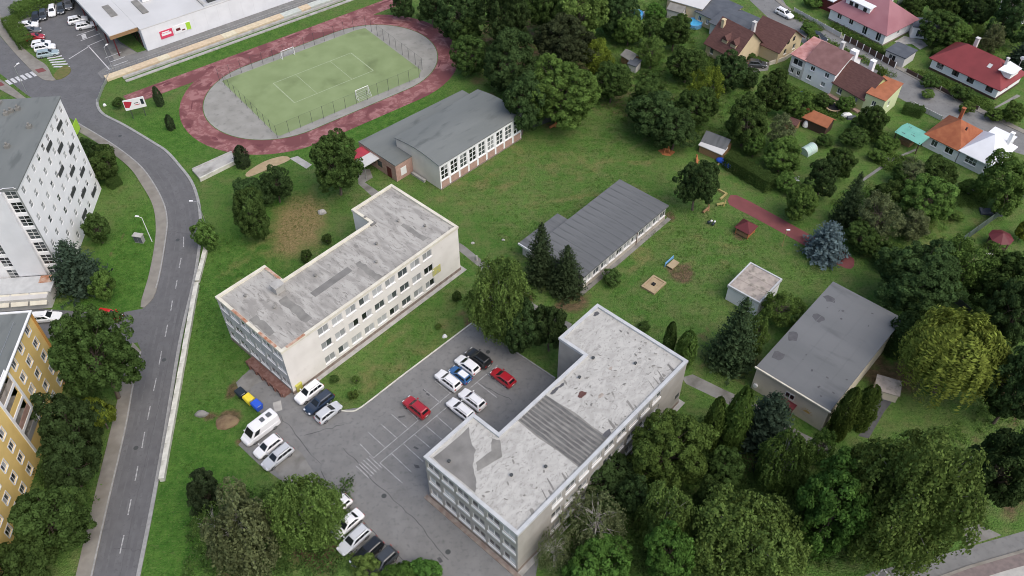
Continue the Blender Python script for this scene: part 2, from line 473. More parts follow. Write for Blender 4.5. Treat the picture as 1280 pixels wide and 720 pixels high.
    def mth(op, a, bb):
        x = N.new('ShaderNodeMath'); x.operation = op
        for i, v in enumerate((a, bb)):
            if isinstance(v, (int, float)): x.inputs[i].default_value = v
            else: L.new(v, x.inputs[i])
        return x.outputs[0]
    def att(nm):
        x = N.new('ShaderNodeAttribute'); x.attribute_name = nm; return x.outputs['Fac']
    base = mix(rng(nz(.08, 4), .36, .64), (.074,.16,.031), (.11,.19,.046))
    base = mix(rng(nz(.45, 6), .42, .7), base, (.138,.168,.06))
    base = mix(rng(nz(1.0, 5, (.12,1.6,1)), .5, .72, 0, .55), base, (.056,.122,.022))
    lushc = mix(rng(nz(.7, 5), .35, .65), (.05,.136,.02), (.09,.19,.033))
    base = mix(rng(att('lush'), 0, .8), base, lushc)
    base = mix(rng(nz(2.2, 6), .34, .5, .55, 0), base, (.034,.082,.013))
    base = mix(rng(nz(3.4, 6), .54, .7, 0, .6), base, (.15,.2,.065))
    base = mix(rng(nz(.9, 6), .68, .78, 0, .4), base, (.15,.165,.07))
    nd = nz(.35, 6)
    dryf = rng(mth('ADD', att('dry'), mth('MULTIPLY', mth('SUBTRACT', nd, .5), 1.3)), .2, .9, 0, .95)
    base = mix(dryf, base, mix(rng(nz(2.5, 4), .35, .65), (.29,.215,.105), (.17,.145,.06)))
    sf = rng(mth('ADD', att('soil'), mth('MULTIPLY', mth('SUBTRACT', nd, .5), 1.5)), .42, .8, 0, .92)
    base = mix(sf, base, mix(rng(nz(1.4, 5), .35, .65), (.085,.058,.036), (.17,.115,.07)))
    L.new(base, b.inputs['Base Color'])
    bp = N.new('ShaderNodeBump'); bp.inputs['Strength'].default_value = 1.0; bp.inputs['Distance'].default_value = .35
    L.new(nz(4.5, 5), bp.inputs['Height']); L.new(bp.outputs['Normal'], b.inputs['Normal'])
    me.materials.append(m)
    o = link('grass_ground', me); o['kind'] = 'structure'
ground()

Z1, Z2, Z3, ZM = .012, .018, .024, .032

def sheet(name, px, m, z=Z1, sm=0, closed=True):
    pts = PP(px)
    if sm: pts = [Vector(p) for p in smooth_line([tuple(p) for p in pts], sm, True)]
    mb = MB(); mb.prism([(p.x, p.y) for p in pts], None, z)
    return struct(name, mb, MT[m])

# main road, its side street and the supermarket's lot
L_EDGE = [(196,360),(199,350),(204,325),(209,292),(210,275),(206,255),(194,231),(175,206),(140,179),(95,152),(60,133),(33,118),(0,92),(-45,62)]
LOW_L = [(112,745),(116,720),(136,630),(157,540),(168,480),(177,440)]
R_EDGE = [(121,124),(122,134),(130,144),(155,157),(190,178),(208,190),(225,209),(238,226),(245,243),(249,262),(250,285),(249,305),(245,335),(240,360),(224,430),(206,540),(190,630),(172,720),(166,745)]
def spx(pts, n=5): return smooth_line(pts, n)
road_px = LOW_L + [(172,428),(150,432),(95,424),(-40,420),(-40,380),(110,390),(150,391),(178,386),(190,374)] + spx(L_EDGE) + [(-45,18),(0,45),(20,68),(50,97),(64,101),(76,99),(88,90),(118,118)] + spx(R_EDGE)
road = sheet('road', road_px, 'asphalt', Z1)
sheet('supermarket_parking_lot', [(25,22),(44,6),(92,-22),(130,-20),(118,12),(150,52),(172,66),(150,80),(139,90),(126,112),(121,126),(86,97),(88,86),(82,76),(75,70),(58,72),(52,60),(30,36)], 'asphalt', Z2)
sheet('upper_street', [(-60,-40),(60,-40),(30,-2),(20,12),(8,24),(10,36),(-4,38),(-60,0)], 'asphalt_old', Z2)
def pave(name, left, right, m='pavement', z=.11):
    """raised pavement between two edges"""
    a = PP(spx(left)); b = PP(spx(right))
    mb = MB(); mb.prism([(p.x, p.y) for p in a + b[::-1]], 0, z)
    return struct(name, mb, MT[m])
pave('pavement', [(95,152),(140,179),(175,206),(194,231),(206,255),(210,275),(209,292),(204,325),(199,350),(192,372),(180,385)],
     [(90,160),(125,181),(160,208),(177,231),(191,257),(195,285),(192,315),(186,345),(181,362),(177,376),(176,384)])
pave('pavement', [(177,440),(168,480),(157,540),(136,630),(116,720),(110,750)], [(166,428),(152,480),(138,540),(118,622),(95,720),(88,750)])
pave('pavement', [(-40,74),(0,99),(30,121),(38,128)], [(-40,90),(0,112),(22,124),(30,129)])
pave('pavement', [(-20,20),(0,44),(20,68),(48,96),(62,101),(70,100)], [(-4,12),(10,34),(25,56),(45,73),(58,82),(66,96)])
mb = MB()
for e, sd in ((L_EDGE[:10], .12), (LOW_L, .1)):
    ribbon(mb, PP(spx(e)), .22, 0, .135, side=sd if e is not LOW_L else .12)
struct('kerb', mb, MT['kerb'])
mb = MB(); ribbon(mb, PP(spx(R_EDGE)), .5, 0, .14, side=.1); struct('kerb', mb, MT['kerb'])
mb = MB(); mb.prism([tuple(p[:2]) for p in PP(smooth_line([(68,98),(76,99),(87,92),(88,85),(80,83),(70,90)], 5, True))], 0, .13)
struct('grass_island', mb, mat('island_grass', (.1,.12,.03), (.15,.13,.05), scale=1.5, bump=.4))
# dashes and other paint
def line_part(name, a, b, w, m, parent, z=ZM):
    a, b = P(*a), P(*b)
    mb = MB(); d = (b-a).normalized(); n = Vector((-d.y, d.x, 0)) * (w/2)
    mb.face(*[(p.x, p.y, z) for p in (a-n, b-n, b+n, a+n)])
    return mb.build(name, MT[m], parent)
for a, b in [((229.5,296),(229.5,309)),((226.5,322.5),(224,335)),((221.5,350),(219.5,361)),((215.5,376),(213.5,389)),((209.5,406),(206.5,421)),((202,439),(199,456)),((195.5,472.5),(192,489)),
             ((188,507.5),(184.5,525)),((181,540),(177.5,560)),((172.5,582.5),(169,601)),((164,624),(160,644)),((155,669),(150,692))]:
    line_part('centre_dash', a, b, .16, 'marking_worn', road)
def para(name, c, a, b, m, parent, z=ZM):
    """painted parallelogram: centre pixel and two half-axis pixel offsets"""
    q = [(c[0]+s*a[0]+t*b[0], c[1]+s*a[1]+t*b[1]) for s, t in ((-1,-1),(1,-1),(1,1),(-1,1))]
    q = PP(q); mb = MB()
    mb.prism([(p.x, p.y) for p in q], None, z)
    return mb.build(name, MT[m], parent)
for i in range(6):
    para('crossing_stripe', (11+6.2*i, 103-2.1*i), (3.2,2.6), (2.0,-.7), 'marking', road)
para('red_paving', (51,88.5), (5,-1.2), (2.5,2), 'red_strip', road, .125)
para('red_paving', (0,106), (4,-1), (2.5,2), 'red_strip', road, .125)
lot = bpy.data.objects['supermarket_parking_lot']
for i in range(6):
    line_part('hatch_stripe', (57+2.0*i, 70.5+2.6*i), (75+2.4*i, 66.5+3.4*i), .55, 'marking', lot)
for a, b in [((96,44.5),(118,37)),((101,51),(125,42)),((109,58),(130,49)),((86,74),(110,59)),((110,57),(137,87)),((131,73),(152,65)),((137,78),(156,71)),((142,82.5),(160,76)),((57,14),(62,20)),((36,58),(48,51))]:
    line_part('parking_line', a, b, .22, 'marking', lot)
para('painted_sign', (105,45.5), (2.6,-.8), (1,2.6), 'marking', lot)

# concrete pieces beside the road
def concrete_wall(name, label, a, b, w, h, n, m, cat='wall', group=None):
    a, b = P(*a), P(*b)
    t = thing(name, label, cat, a, math.atan2(b.y-a.y, b.x-a.x), group)
    Ls = (b-a).length / n
    mb = MB(); mb.box(.01, -w/2, 0, Ls-.015, w/2, h)
    me = mb.mesh('panel', MT[m])
    mb = MB(); mb.box(0, -w/2-.05, h+.002, Ls-.008, w/2+.05, h+.09)
    mc = mb.mesh('coping', MT[m])
    for i in range(n):
        p = link('panel', me, t, (i*Ls, RND.uniform(-.02,.02), RND.uniform(-.02,.02)))
        link('coping', mc, p)
    return t
concrete_wall('retaining_wall', 'long low white concrete wall along the right kerb of the curving road', (203.5,602), (247,357), .62, .75, 13, 'white_concrete')
concrete_wall('retaining_wall', 'short white concrete wall section above the long one, by the round roadside bush', (247.5,354), (258.5,312), .62, .6, 3, 'white_concrete')
q = PP([(241,215),(290,193),(299,202),(251,226)])
t = thing('concrete_ramp', 'pale concrete ramp slab leading from the road bend to the athletics track', 'ramp', q[0])
mb = MB()
mb.prism([((p-q[0]).x, (p-q[0]).y) for p in q], 0, .5)
mb.build('slab', MT['concrete'], t)
mb = MB(); mb.obox(q[3]-q[0]+Vector((0,-.2,0)), q[2]-q[0]+Vector((0,-.2,0)), .3, 0, .8); mb.build('edge_beam', MT['white_concrete'], t)
mb = MB(); mb.obox(q[0]-q[0]+Vector((0,.2,0)), q[1]-q[0]+Vector((0,.2,0)), .3, 0, .62); mb.build('edge_beam', MT['concrete'], t)

# school yard
sheet('school_yard', [(312,462),(330,452),(345,455),(367,492),(398,486),(412,508),(424,513),(452,509),(590,404),(694,473),(705,520),(660,775),(500,775),(450,700),(395,640),(355,603),(325,582),(298,556),(318,532),(330,520),(302,497),(295,478)], 'asphalt_old', Z1)
yard = bpy.data.objects['school_yard']
sheet('concrete_apron', smooth_line([(300,473),(314,464),(330,463),(334,474),(318,481),(306,493),(298,490)], 3, True), 'path', Z2)
para('repair_patch', (347,508), (5,-1.5), (1,6), 'concrete', yard, .024)
sheet('worn_verge', smooth_line([(345,575),(372,562),(392,590),(425,618),(460,655),(510,720),(540,775),(505,775),(455,700),(400,640),(352,600)], 3, True), 'path', .02)
for cx, cy, a, b in [(531,488,(2,1.3),(1,-.8)),(535,493,(2,1.3),(1,-.8)),(502,521,(4,-.6),(0,1.1)),(520,560,(2.5,1.4),(1,-.8)),(521,583,(3,.5),(1,2)),(550,700,(2,3),(2,-1))]:
    para('oil_stain', (cx,cy), a, b, 'asphalt_patch', yard, .021)
W = .13
lines = [((467,572.6),(600,460)),((475,578.7),(622,456.5)),((467,572.6),(450,555)),((482,560),(460,540)),((496.5,548),(476,530)),((511,536.7),(489.5,518)),((524,526),(505,508)),((538,514.5),(518,497)),((551,504),(530,486.5)),
         ((564,492.5),(543.5,476)),((576,482),(556,465)),((588,471),(568,454)),
         ((475,578.7),(503,604)),((489.6,567),(514,590)),((504,554.5),(529,577)),((518.5,543.5),(538,560)),((532,532),(552,549)),((546,520.5),(565,537)),((560,508.5),(578,524)),((583,489),(604,508)),((596,478),(621,497)),((609,467),(633,486.5))]
for a, b in lines: line_part('parking_line', a, b, W, 'marking_worn', yard)
for k in range(3):
    c = (469-7*k, 580+5.2*k) if k < 2 else (456, 590)
    for d in (-1.6, 1.6): line_part('hatch_stripe', (c[0]-9+d, c[1]-8.5-d*.8), (c[0]+7+d, c[1]+6.5-d*.8), .14, 'marking_worn', yard)
mb = MB(); ribbon(mb, PP(spx([(424,513),(438,514.5),(452,509),(500,472),(545,438),(590,404)], 3)), .18, 0, .14); struct('kerb', mb, MT['white_concrete'])
mb = MB(); ribbon(mb, PP([(590,404),(640,437),(694,473)]), .18, 0, .14); struct('kerb', mb, MT['kerb'])

# footpaths
sheet('footpath', [(447,213),(462,211),(466,222),(456,228),(480,244),(545,285),(580,307),(612,333),(640,356),(668,380),(715,405),(712,412),(660,386),(632,361),(604,338),(572,312),(536,288),(470,250),(448,230)], 'path', Z1)
sheet('footpath', [(852,472),(866,468),(905,487),(960,512),(1000,540),(1042,560),(1036,568),(990,552),(950,526),(900,500),(858,480)], 'path', Z1)
sheet('footpath', [(1112,480),(1128,486),(1105,515),(1086,548),(1073,545),(1092,510)], 'asphalt_patch', Z1)
sheet('sand_path', smooth_line([(308,216),(330,202),(354,195),(362,200),(336,211),(312,221)], 3, True), 'sand', Z1)
sheet('footpath', [(362,198),(372,195),(390,206),(383,211)], 'concrete', Z1)
sheet('red_running_strip', smooth_line([(911,247),(921,244),(960,264),(1010,292),(1060,318),(1068,327),(1064,336),(1045,330),(990,298),(935,268),(912,256)], 2, True), 'red_strip', Z1)
# lower right street
sheet('street', [(1040,740),(1092,714),(1165,697),(1290,661),(1400,620),(1400,700),(1290,693),(1210,715),(1150,750)], 'asphalt_old', Z1)
sheet('concrete_pad', [(1204,655),(1216,652),(1252,669),(1207,683)], 'path', Z2)
pave('pavement', [(1165,727),(1210,711),(1290,688),(1400,655)], [(1175,745),(1230,722),(1300,702),(1400,680)], 'dark_paving')
mb = MB(); ribbon(mb, PP([(1162,727),(1210,709.5),(1290,686),(1400,652)]), .35, 0, .16); struct('kerb', mb, MT['pavement'])
sheet('concrete_pad', [(1240,716),(1300,700),(1300,760),(1200,760)], 'concrete', Z2)
st = [o for o in bpy.data.objects if o.name == 'street'][0]
line_part('painted_line', (1104,711), (1114,722), .18, 'marking', st); line_part('painted_line', (1104,711), (1094,722), .14, 'marking_worn', st)
# residential street
sheet('residential_street', [(905,-30),(960,-30),(985,10),(1040,39),(1081,64),(1126,88),(1172,112),(1224,140),(1300,176),(1300,200),(1268,190),(1215,158),(1180,150),(1139,131),(1095,106),(1050,80),(1005,55),(960,22)], 'asphalt_old', Z1)
pave('pavement', [(966,-2),(991,17),(1035,40),(1080,64),(1126,89),(1172,113),(1224,141),(1300,177)], [(969,-5),(994,15),(1038,37),(1083,61),(1129,85),(1175,109),(1228,137),(1300,172)])
sheet('driveway', [(895,70),(930,72),(962,78),(960,88),(930,92),(915,86),(905,92),(897,84)], 'path', Z2)
sheet('driveway', [(1130,45),(1152,50),(1160,57),(1150,62),(1140,55),(1128,56),(1118,52)], 'concrete', Z2)
sheet('garden_path', [(1076,225),(1078,227.5),(1118,200),(1146,188),(1145,185.5),(1113,199)], 'path', Z1)
sheet('garden_path', [(1095,190),(1097,188),(1116,200),(1114,202)], 'path', Z2)
sheet('garden_path', [(1240,138),(1228,143),(1271,118),(1276,120)], 'path', Z1)
# steps / plinth paving round the buildings
# ------------------------------------------------------------------ athletics ground
TC = Vector((-39.5, 157.3, 0)); TD = Vector((.785, .619, 0)).normalized(); TE = Vector((TD.y, -TD.x, 0))
TA = math.atan2(TD.y, TD.x)
def stadium(L, r, n=28):
    pts = []
    for k in range(n+1):
        t = -math.pi/2 + math.pi*k/n
        pts.append((L + r*math.cos(t), r*math.sin(t)))
    for k in range(n+1):
        t = math.pi/2 + math.pi*k/n
        pts.append((-L + r*math.cos(t), r*math.sin(t)))
    return pts
def tsheet(name, loops_outer, z, m):
    mb = MB(); mb.prism(loops_outer, None, z)
    o = mb.build(name, MT[m], None, TC, TA); o['kind'] = 'structure'
    return o
LT = 11.3
inner = stadium(LT, 14.9); outer = stadium(LT, 19.5)
mb = MB(); n = len(inner)
mb.add([(x, y, Z1) for x, y in outer] + [(x, y, Z1) for x, y in inner], [(i, (i+1) % n, (i+1) % n + n, i + n) for i in range(n)])
trk = mb.build('running_track', MT['track'], None, TC, TA); trk['kind'] = 'structure'
tsheet('sprint_straight', [(-36,16.1),(41,16.1),(41,20.4),(-36,20.4)], Z2, 'track')
spr = bpy.data.objects['sprint_straight']
tsheet('gravel_apron', stadium(LT, 14.75), Z1, 'grey_gravel')
# patched pieces of the red surface
rr = random.Random(3)
for i in range(46):
    s = rr.uniform(-LT-22, LT+22); side = rr.choice((1, -1, -1))
    if side == 1: x, y = s, rr.uniform(16.7, 19.8)
    else:
        t = rr.uniform(0, 2*math.pi); rad = rr.uniform(15.3, 19); x = (LT if math.cos(t) > 0 else -LT) + rad*math.cos(t); y = rad*math.sin(t)
        if y > 15.5: continue
        if abs(math.cos(t)) < .55: x = rr.uniform(-LT, LT); y = -rad
    w, h, a = rr.uniform(1, 4.5), rr.uniform(.35, 1.0), 0 if side == 1 or abs(x) < LT else math.atan2(y, abs(x)-LT)*(1 if x > 0 else -1)+math.pi/2
    k = rr.randint(7, 10)
    pts = [((math.cos(2*math.pi*j/k)*w/2*rr.uniform(.7,1.1)), (math.sin(2*math.pi*j/k)*h/2*rr.uniform(.7,1.1))) for j in range(k)]
    pts = [(x+p*math.cos(a)-q*math.sin(a), y+p*math.sin(a)+q*math.cos(a)) for p, q in pts]
    mb = MB(); mb.prism(pts, None, Z3 + .001*(i % 5)); mb.build('surface_patch', MT[rr.choice(('track_dark','track_dark','track_pale'))], trk)
FX, FY = 17.6, 12.6
pitch = tsheet('playing_field', [(-FX+.5,-FY),(FX-2,-FY),(FX,-FY+2),(FX,FY-.5),(FX-2.5,FY),(-FX,FY),(-FX,-FY+.6)], Z2, 'turf')
def tline(a, b, w=.16, m='pitch_paint'):
    mb = MB(); d = (Vector(b)-Vector(a)).normalized(); nn = Vector((-d.y, d.x))*w/2
    mb.face(*[(p.x, p.y, ZM) for p in (Vector(a)-nn, Vector(b)-nn, Vector(b)+nn, Vector(a)+nn)]); mb.build('pitch_line', MT[m], pitch)
x0, x1, y0, y1 = -9.5, 9.5, -4.3, 4.9
for a, b, w in [((x0,y0),(x1,y0),.16),((x0,y1),(x1,y1),.16),((x0,y0),(x0,y1),.24),((x1,y0),(x1,y1),.24),((-4.2,y0),(-4.2,y1),.12),((4.2,y0),(4.2,y1),.12)]: tline(a, b, w)
def goal(label, lx, ly, rz):
    loc = TC + TD*lx - TE*ly
    t = thing('football_goal', label, 'goal', loc, rz, 'football goals on the green pitch')
    w, h, d = 3.0, 2.0, 1.1
    for s in (-1, 1):
        mb = MB(); mb.tube((s*w/2,0,0),(s*w/2,0,h),.06); mb.build('post', MT['p_white'], t)
        mb = MB(); mb.tube((s*w/2,0,h),(s*w/2,d,.05),.03); mb.tube((s*w/2,0,.05),(s*w/2,d,.05),.03); mb.build('side_brace', MT['p_white'], t)
    mb = MB(); mb.tube((-w/2,0,h),(w/2,0,h),.06); mb.build('crossbar', MT['p_white'], t)
    mb = MB()
    for k in range(13):
        x = -w/2 + w*k/12; mb.tube((x,0,h),(x,d,.05),.012,n=3,caps=False)
    for k in range(8):
        z = h - (h-.05)*k/7; y = d*k/7; mb.tube((-w/2,y,z),(w/2,y,z),.012,n=3,caps=False)
    mb.build('net', MT['p_white'], t)
goal('white football goal on the near side of the green pitch', 2.6, -FY+1.4, TA+math.pi)
goal('white football goal on the far side of the pitch by the straight', -2.0, FY-.6, TA)
# ball-court fence
fence = thing('pitch_fence', 'dark post and netting fence round the green playing field', 'fence', TC, TA)
net = bpy.data.materials.new('netting'); net.use_nodes = True
nn_ = net.node_tree.nodes; nl = net.node_tree.links; bs = nn_['Principled BSDF']; bs.inputs['Base Color'].default_value = (.05,.06,.05,1); bs.inputs['Alpha'].default_value = .05
cor = [(-FX-.3,-FY-.3),(FX-2,-FY-.3),(FX+.3,-FY+2),(FX+.3,FY-.3),(FX-2.5,FY+.3),(-FX-.3,FY+.3)]
for i in range(len(cor)):
    a, b = Vector(cor[i]), Vector(cor[(i+1) % len(cor)])
    k = max(1, round((b-a).length / 2.6))
    for j in range(k):
        p = a.lerp(b, j/k); q2 = a.lerp(b, (j+1)/k)
        mb = MB(); mb.tube((0,0,0),(0,0,2.9),.035,.035,5); mb.build('post', MT['dark_metal'], fence, (p.x, p.y, 0))
        mb = MB(); mb.face((p.x,p.y,.05),(q2.x,q2.y,.05),(q2.x,q2.y,2.8),(p.x,p.y,2.8)); mb.build('net_panel', net, fence)
        mb = MB(); mb.tube((p.x,p.y,2.86),(q2.x,q2.y,2.86),.012,n=4); mb.build('rail', MT['dark_metal'], fence)
# terraces beside the straight
def tpt(x, y): return TC + TD*x - TE*y
terr = thing('spectator_terrace', 'stepped concrete terrace along the far straight of the track', 'terrace', TC, TA)
xa, xb = -36.5, 24
y0 = 24.9
for k, (dy, w, h, m) in enumerate([(0,.75,.2,'concrete'),(1.5,.7,.4,'concrete')]):
    nseg = 8
    for i in range(nseg):
        a = xa + 3 + (xb-xa-3)*i/nseg; b = xa + 3 + (xb-xa-3)*(i+1)/nseg
        mb = MB(); mb.box(a+.02, y0+dy, 0, b-.02, y0+dy+w, h); mb.build('step', MT[m], terr)
BM = [mat('terrace_paint%d' % i, c, tuple(x*.85 for x in c), scale=1.5, rough=.9) for i, c in enumerate([(.62,.52,.36),(.66,.55,.33),(.6,.48,.33),(.5,.53,.48),(.64,.58,.42)])]
k = 0; a = xa
while a < xb:
    b = min(xb, a + rr.uniform(2.5, 6))
    mb = MB(); mb.box(a+.01, y0+2.75, 0, b-.01, y0+4.7, .5+rr.uniform(-.02,.02)); mb.build('painted_slab', BM[rr.choice([0,0,1,2,3,4])], terr)
    a = b
walk = tsheet('market_walkway', [(-37.0,y0+4.75),(45,y0+4.75),(45,y0+9.6),(-24,y0+9.6),(-31,y0+10.5),(-37,y0+7.5)], Z3, 'asphalt_old')
rail = thing('railing', 'thin steel railing along the walkway above the terrace', 'railing', TC, TA)
for i in range(26):
    x = -36 + 2.35*i
    mb = MB(); mb.tube((0,0,0),(0,0,1.15),.04,.04,5); mb.build('post', MT['steel'], rail, (x, y0+5.2, 0))
for z in (.6, 1.12):
    mb = MB(); mb.tube((-36,y0+5.2,z),(-36+2.35*25,y0+5.2,z),.025,n=4); mb.build('rail', MT['steel'], rail)

def crack(parent, a, b, w, m, z=.0235, n=10, wob=.25):
    a, b = P(*a), P(*b); d = (b-a).normalized(); nn = Vector((-d.y, d.x, 0)); mid = []
    for k in range(n+1):
        p = a.lerp(b, k/n) + nn*rr.uniform(-wob, wob); mid.append((p, w*rr.uniform(.4,1.2)))
    mb = MB(); mb.prism([((p+nn*q/2).x, (p+nn*q/2).y) for p, q in mid] + [((p-nn*q/2).x, (p-nn*q/2).y) for p, q in mid[::-1]], None, z)
    mb.build('crack', MT[m], parent)
crack(road, (142,686), (176,688), .1, 'asphalt_patch'); crack(road, (205,290), (249,292), .08, 'asphalt_patch'); crack(road, (60,128), (120,112), .1, 'asphalt_patch')
for a, b_ in [((150,720),(176,600)),((176,600),(205,480)),((205,480),(228,370))]: crack(road, a, b_, .05, 'asphalt_patch', wob=.08, n=16)
for a, b_ in [((466,600),(520,650)),((520,650),(560,700)),((400,590),(440,640)),((440,640),(510,705)),((430,560),(466,600)),((350,520),(400,580)),((600,480),(640,500)),((380,545),(430,530))]: crack(yard, a, b_, .12, 'asphalt_patch', wob=.2)
for p in [(345,545),(480,620),(610,440),(560,690)]:
    mb = MB(); c = P(*p); mb.tube((0,0,.02),(0,0,.03),.35,.35,12); mb.build('drain_cover', MT['dark_metal'], yard, c)
for p in [(205,450),(170,560),(222,300),(150,170)]:
    mb = MB(); c = P(*p); mb.tube((0,0,.016),(0,0,.026),.35,.35,12); mb.build('drain_cover', MT['dark_metal'], road, c)

yl = [(745,112,166),(720,116,172),(630,136,190),(540,157,206),(480,168,215.5),(440,177,222),(400,187,231),(360,196,240),(325,204,246),(305,207,249),(285,209.5,250),(262,207,249),(245,200,245),(226,190,238),(206,175,222)]
for f_ in (.2,.36,.64,.8):
    mb = MB(); pts = PP(spx([(l+(r_-l)*f_, y) for y, l, r_ in yl], 4)); L_ = []; R__ = []
    for i, p in enumerate(pts):
        d = (pts[min(i+1,len(pts)-1)]-pts[max(0,i-1)]).normalized(); nn = Vector((-d.y,d.x,0)); w = .32*(1+.3*math.sin(i*.7+f_*9))
        L_.append(p+nn*w); R__.append(p-nn*w)
    mb.add([(p.x,p.y,.0165) for p in L_]+[(p.x,p.y,.0165) for p in R__], [(i, i+len(pts), i+1+len(pts), i+1) for i in range(len(pts)-1)])
    mb.build('tyre_track', MT['asphalt_worn'], road)

# ------------------------------------------------------------------ walls with real openings
def wall(mb, x0, y0, x1, y1, z0, z1, ops=(), depth=.16, m=0, mr=None):
    """upright wall from (x0,y0) to (x1,y1), outside to the right of that direction; ops = (s0,z0,s1,z1)"""
    L = math.hypot(x1-x0, y1-y0); dx, dy = (x1-x0)/L, (y1-y0)/L; nx, ny = -dy, dx      # inward
    ss = sorted({0.0, L, *[round(o[i], 4) for o in ops for i in (0, 2)]}); zs = sorted({z0, z1, *[round(o[i], 4) for o in ops for i in (1, 3)]})
    def pt(s, z, d=0.0): return (x0+dx*s+nx*d, y0+dy*s+ny*d, z)
    for i in range(len(ss)-1):
        # merge vertical runs
        run = None
        for j in range(len(zs)-1):
            cs, cz = (ss[i]+ss[i+1])/2, (zs[j]+zs[j+1])/2
            hole = any(o[0] < cs < o[2] and o[1] < cz < o[3] for o in ops)
            if not hole:
                run = (run[0], zs[j+1]) if run else (zs[j], zs[j+1])
            if (hole or j == len(zs)-2) and run:
                a, b = run; run = None
                mb.face(pt(ss[i], a), pt(ss[i+1], a), pt(ss[i+1], b), pt(ss[i], b), m=m)
    k = m if mr is None else mr
    for (s0, a, s1, b) in ops:
        mb.face(pt(s0,a), pt(s0,a,depth), pt(s0,b,depth), pt(s0,b), m=k)
        mb.face(pt(s1,a,depth), pt(s1,a), pt(s1,b), pt(s1,b,depth), m=k)
        mb.face(pt(s0,a,depth), pt(s0,a), pt(s1,a), pt(s1,a,depth), m=k)
        mb.face(pt(s0,b), pt(s0,b,depth), pt(s1,b,depth), pt(s1,b), m=k)

_wc = {}
def window_meshes(w, h, cols, rows, fm, sill, depth, sillh, t=.07):
    key = (round(w,2), round(h,2), cols, rows, fm, sill, depth, sillh, t)
    if key in _wc: return _wc[key]
    mb = MB()
    y0, y1 = depth-.07, depth-.002
    mb.box(0, y0, 0, t, y1, h); mb.box(w-t, y0, 0, w, y1, h)
    mb.box(t+.001, y0, 0, w-t-.001, y1, t); mb.box(t+.001, y0, h-t, w-t-.001, y1, h)
    for c in range(1, cols):
        x = w*c/cols; mb.box(x-t/2, y0+.003, t+.001, x+t/2, y1, h-t-.001)
    for r in range(1, rows):
        z = h*r/rows
        for c in range(cols):
            a = t if c == 0 else w*c/cols+t/2; b = w-t if c == cols-1 else w*(c+1)/cols-t/2
            mb.box(a+.001, y0+.006, z-t/2, b-.001, y1, z+t/2)
    fme = mb.mesh('window', MT[fm])
    pw, ph = w/cols, h/rows
    mp = MB(); mp.face((0,0,0),(pw-.002,0,0),(pw-.002,0,ph-.002),(0,0,ph-.002))
    pme = mp.mesh('pane', MT['glass_dark'])
    sme = None
    if sill:
        ms = MB(); ms.box(-.06, -.1, -sillh, w+.06, depth-.08, -.004); sme = ms.mesh('sill', MT[sill])
    _wc[key] = (fme, pme, sme)
    return _wc[key]

GLASS = ['glass_dark', 'glass_mid', 'glass_mid', 'glass_curtain', 'glass_pale']
def windows(parent, x0, y0, x1, y1, ops, cols=2, rows=1, fm='frame_white', sill='frame_white', depth=.16, weights=(2,3,3,2,2), sillh=.07, rnd=RND, glass=None, bar=.07):
    rz = math.atan2(y1-y0, x1-x0); dx, dy = math.cos(rz), math.sin(rz)
    for (s0, a, s1, b) in ops:
        fme, pme, sme = window_meshes(s1-s0, b-a, cols, rows, fm, sill, depth, sillh, bar)
        w = link('window', fme, parent, (x0+dx*s0, y0+dy*s0, a), rz)
        base = rnd.choices(GLASS, weights)[0]
        for c in range(cols):
            for r in range(rows):
                g = glass or (base if rnd.random() < .6 else rnd.choices(GLASS, weights)[0])
                link('pane', pme, w, ((s1-s0)*c/cols+.001, depth-.03, (b-a)*r/rows+.001), mat=MT[g])
        if sme: link('sill', sme, w)

def grid_ops(s_list, w, z_list, h):
    return [(s-w/2, z-h/2, s+w/2, z+h/2) for s in s_list for z in z_list]

def local(t, px, z):
    """photo pixel on the level z, in the local frame of thing t"""
    d = P(px[0], px[1], z) - Vector(t.location)
    a = -t.rotation_euler[2]
    return (d.x*math.cos(a)-d.y*math.sin(a), d.x*math.sin(a)+d.y*math.cos(a))

def blob(cx, cy, rx, ry, rnd, k=11, rot=0.0):
    out = []
    for j in range(k):
        t = 2*math.pi*j/k; q = rnd.uniform(.65, 1.15)
        x, y = rx*q*math.cos(t), ry*q*math.sin(t)
        out.append((cx+x*math.cos(rot)-y*math.sin(rot), cy+x*math.sin(rot)+y*math.cos(rot)))
    return out

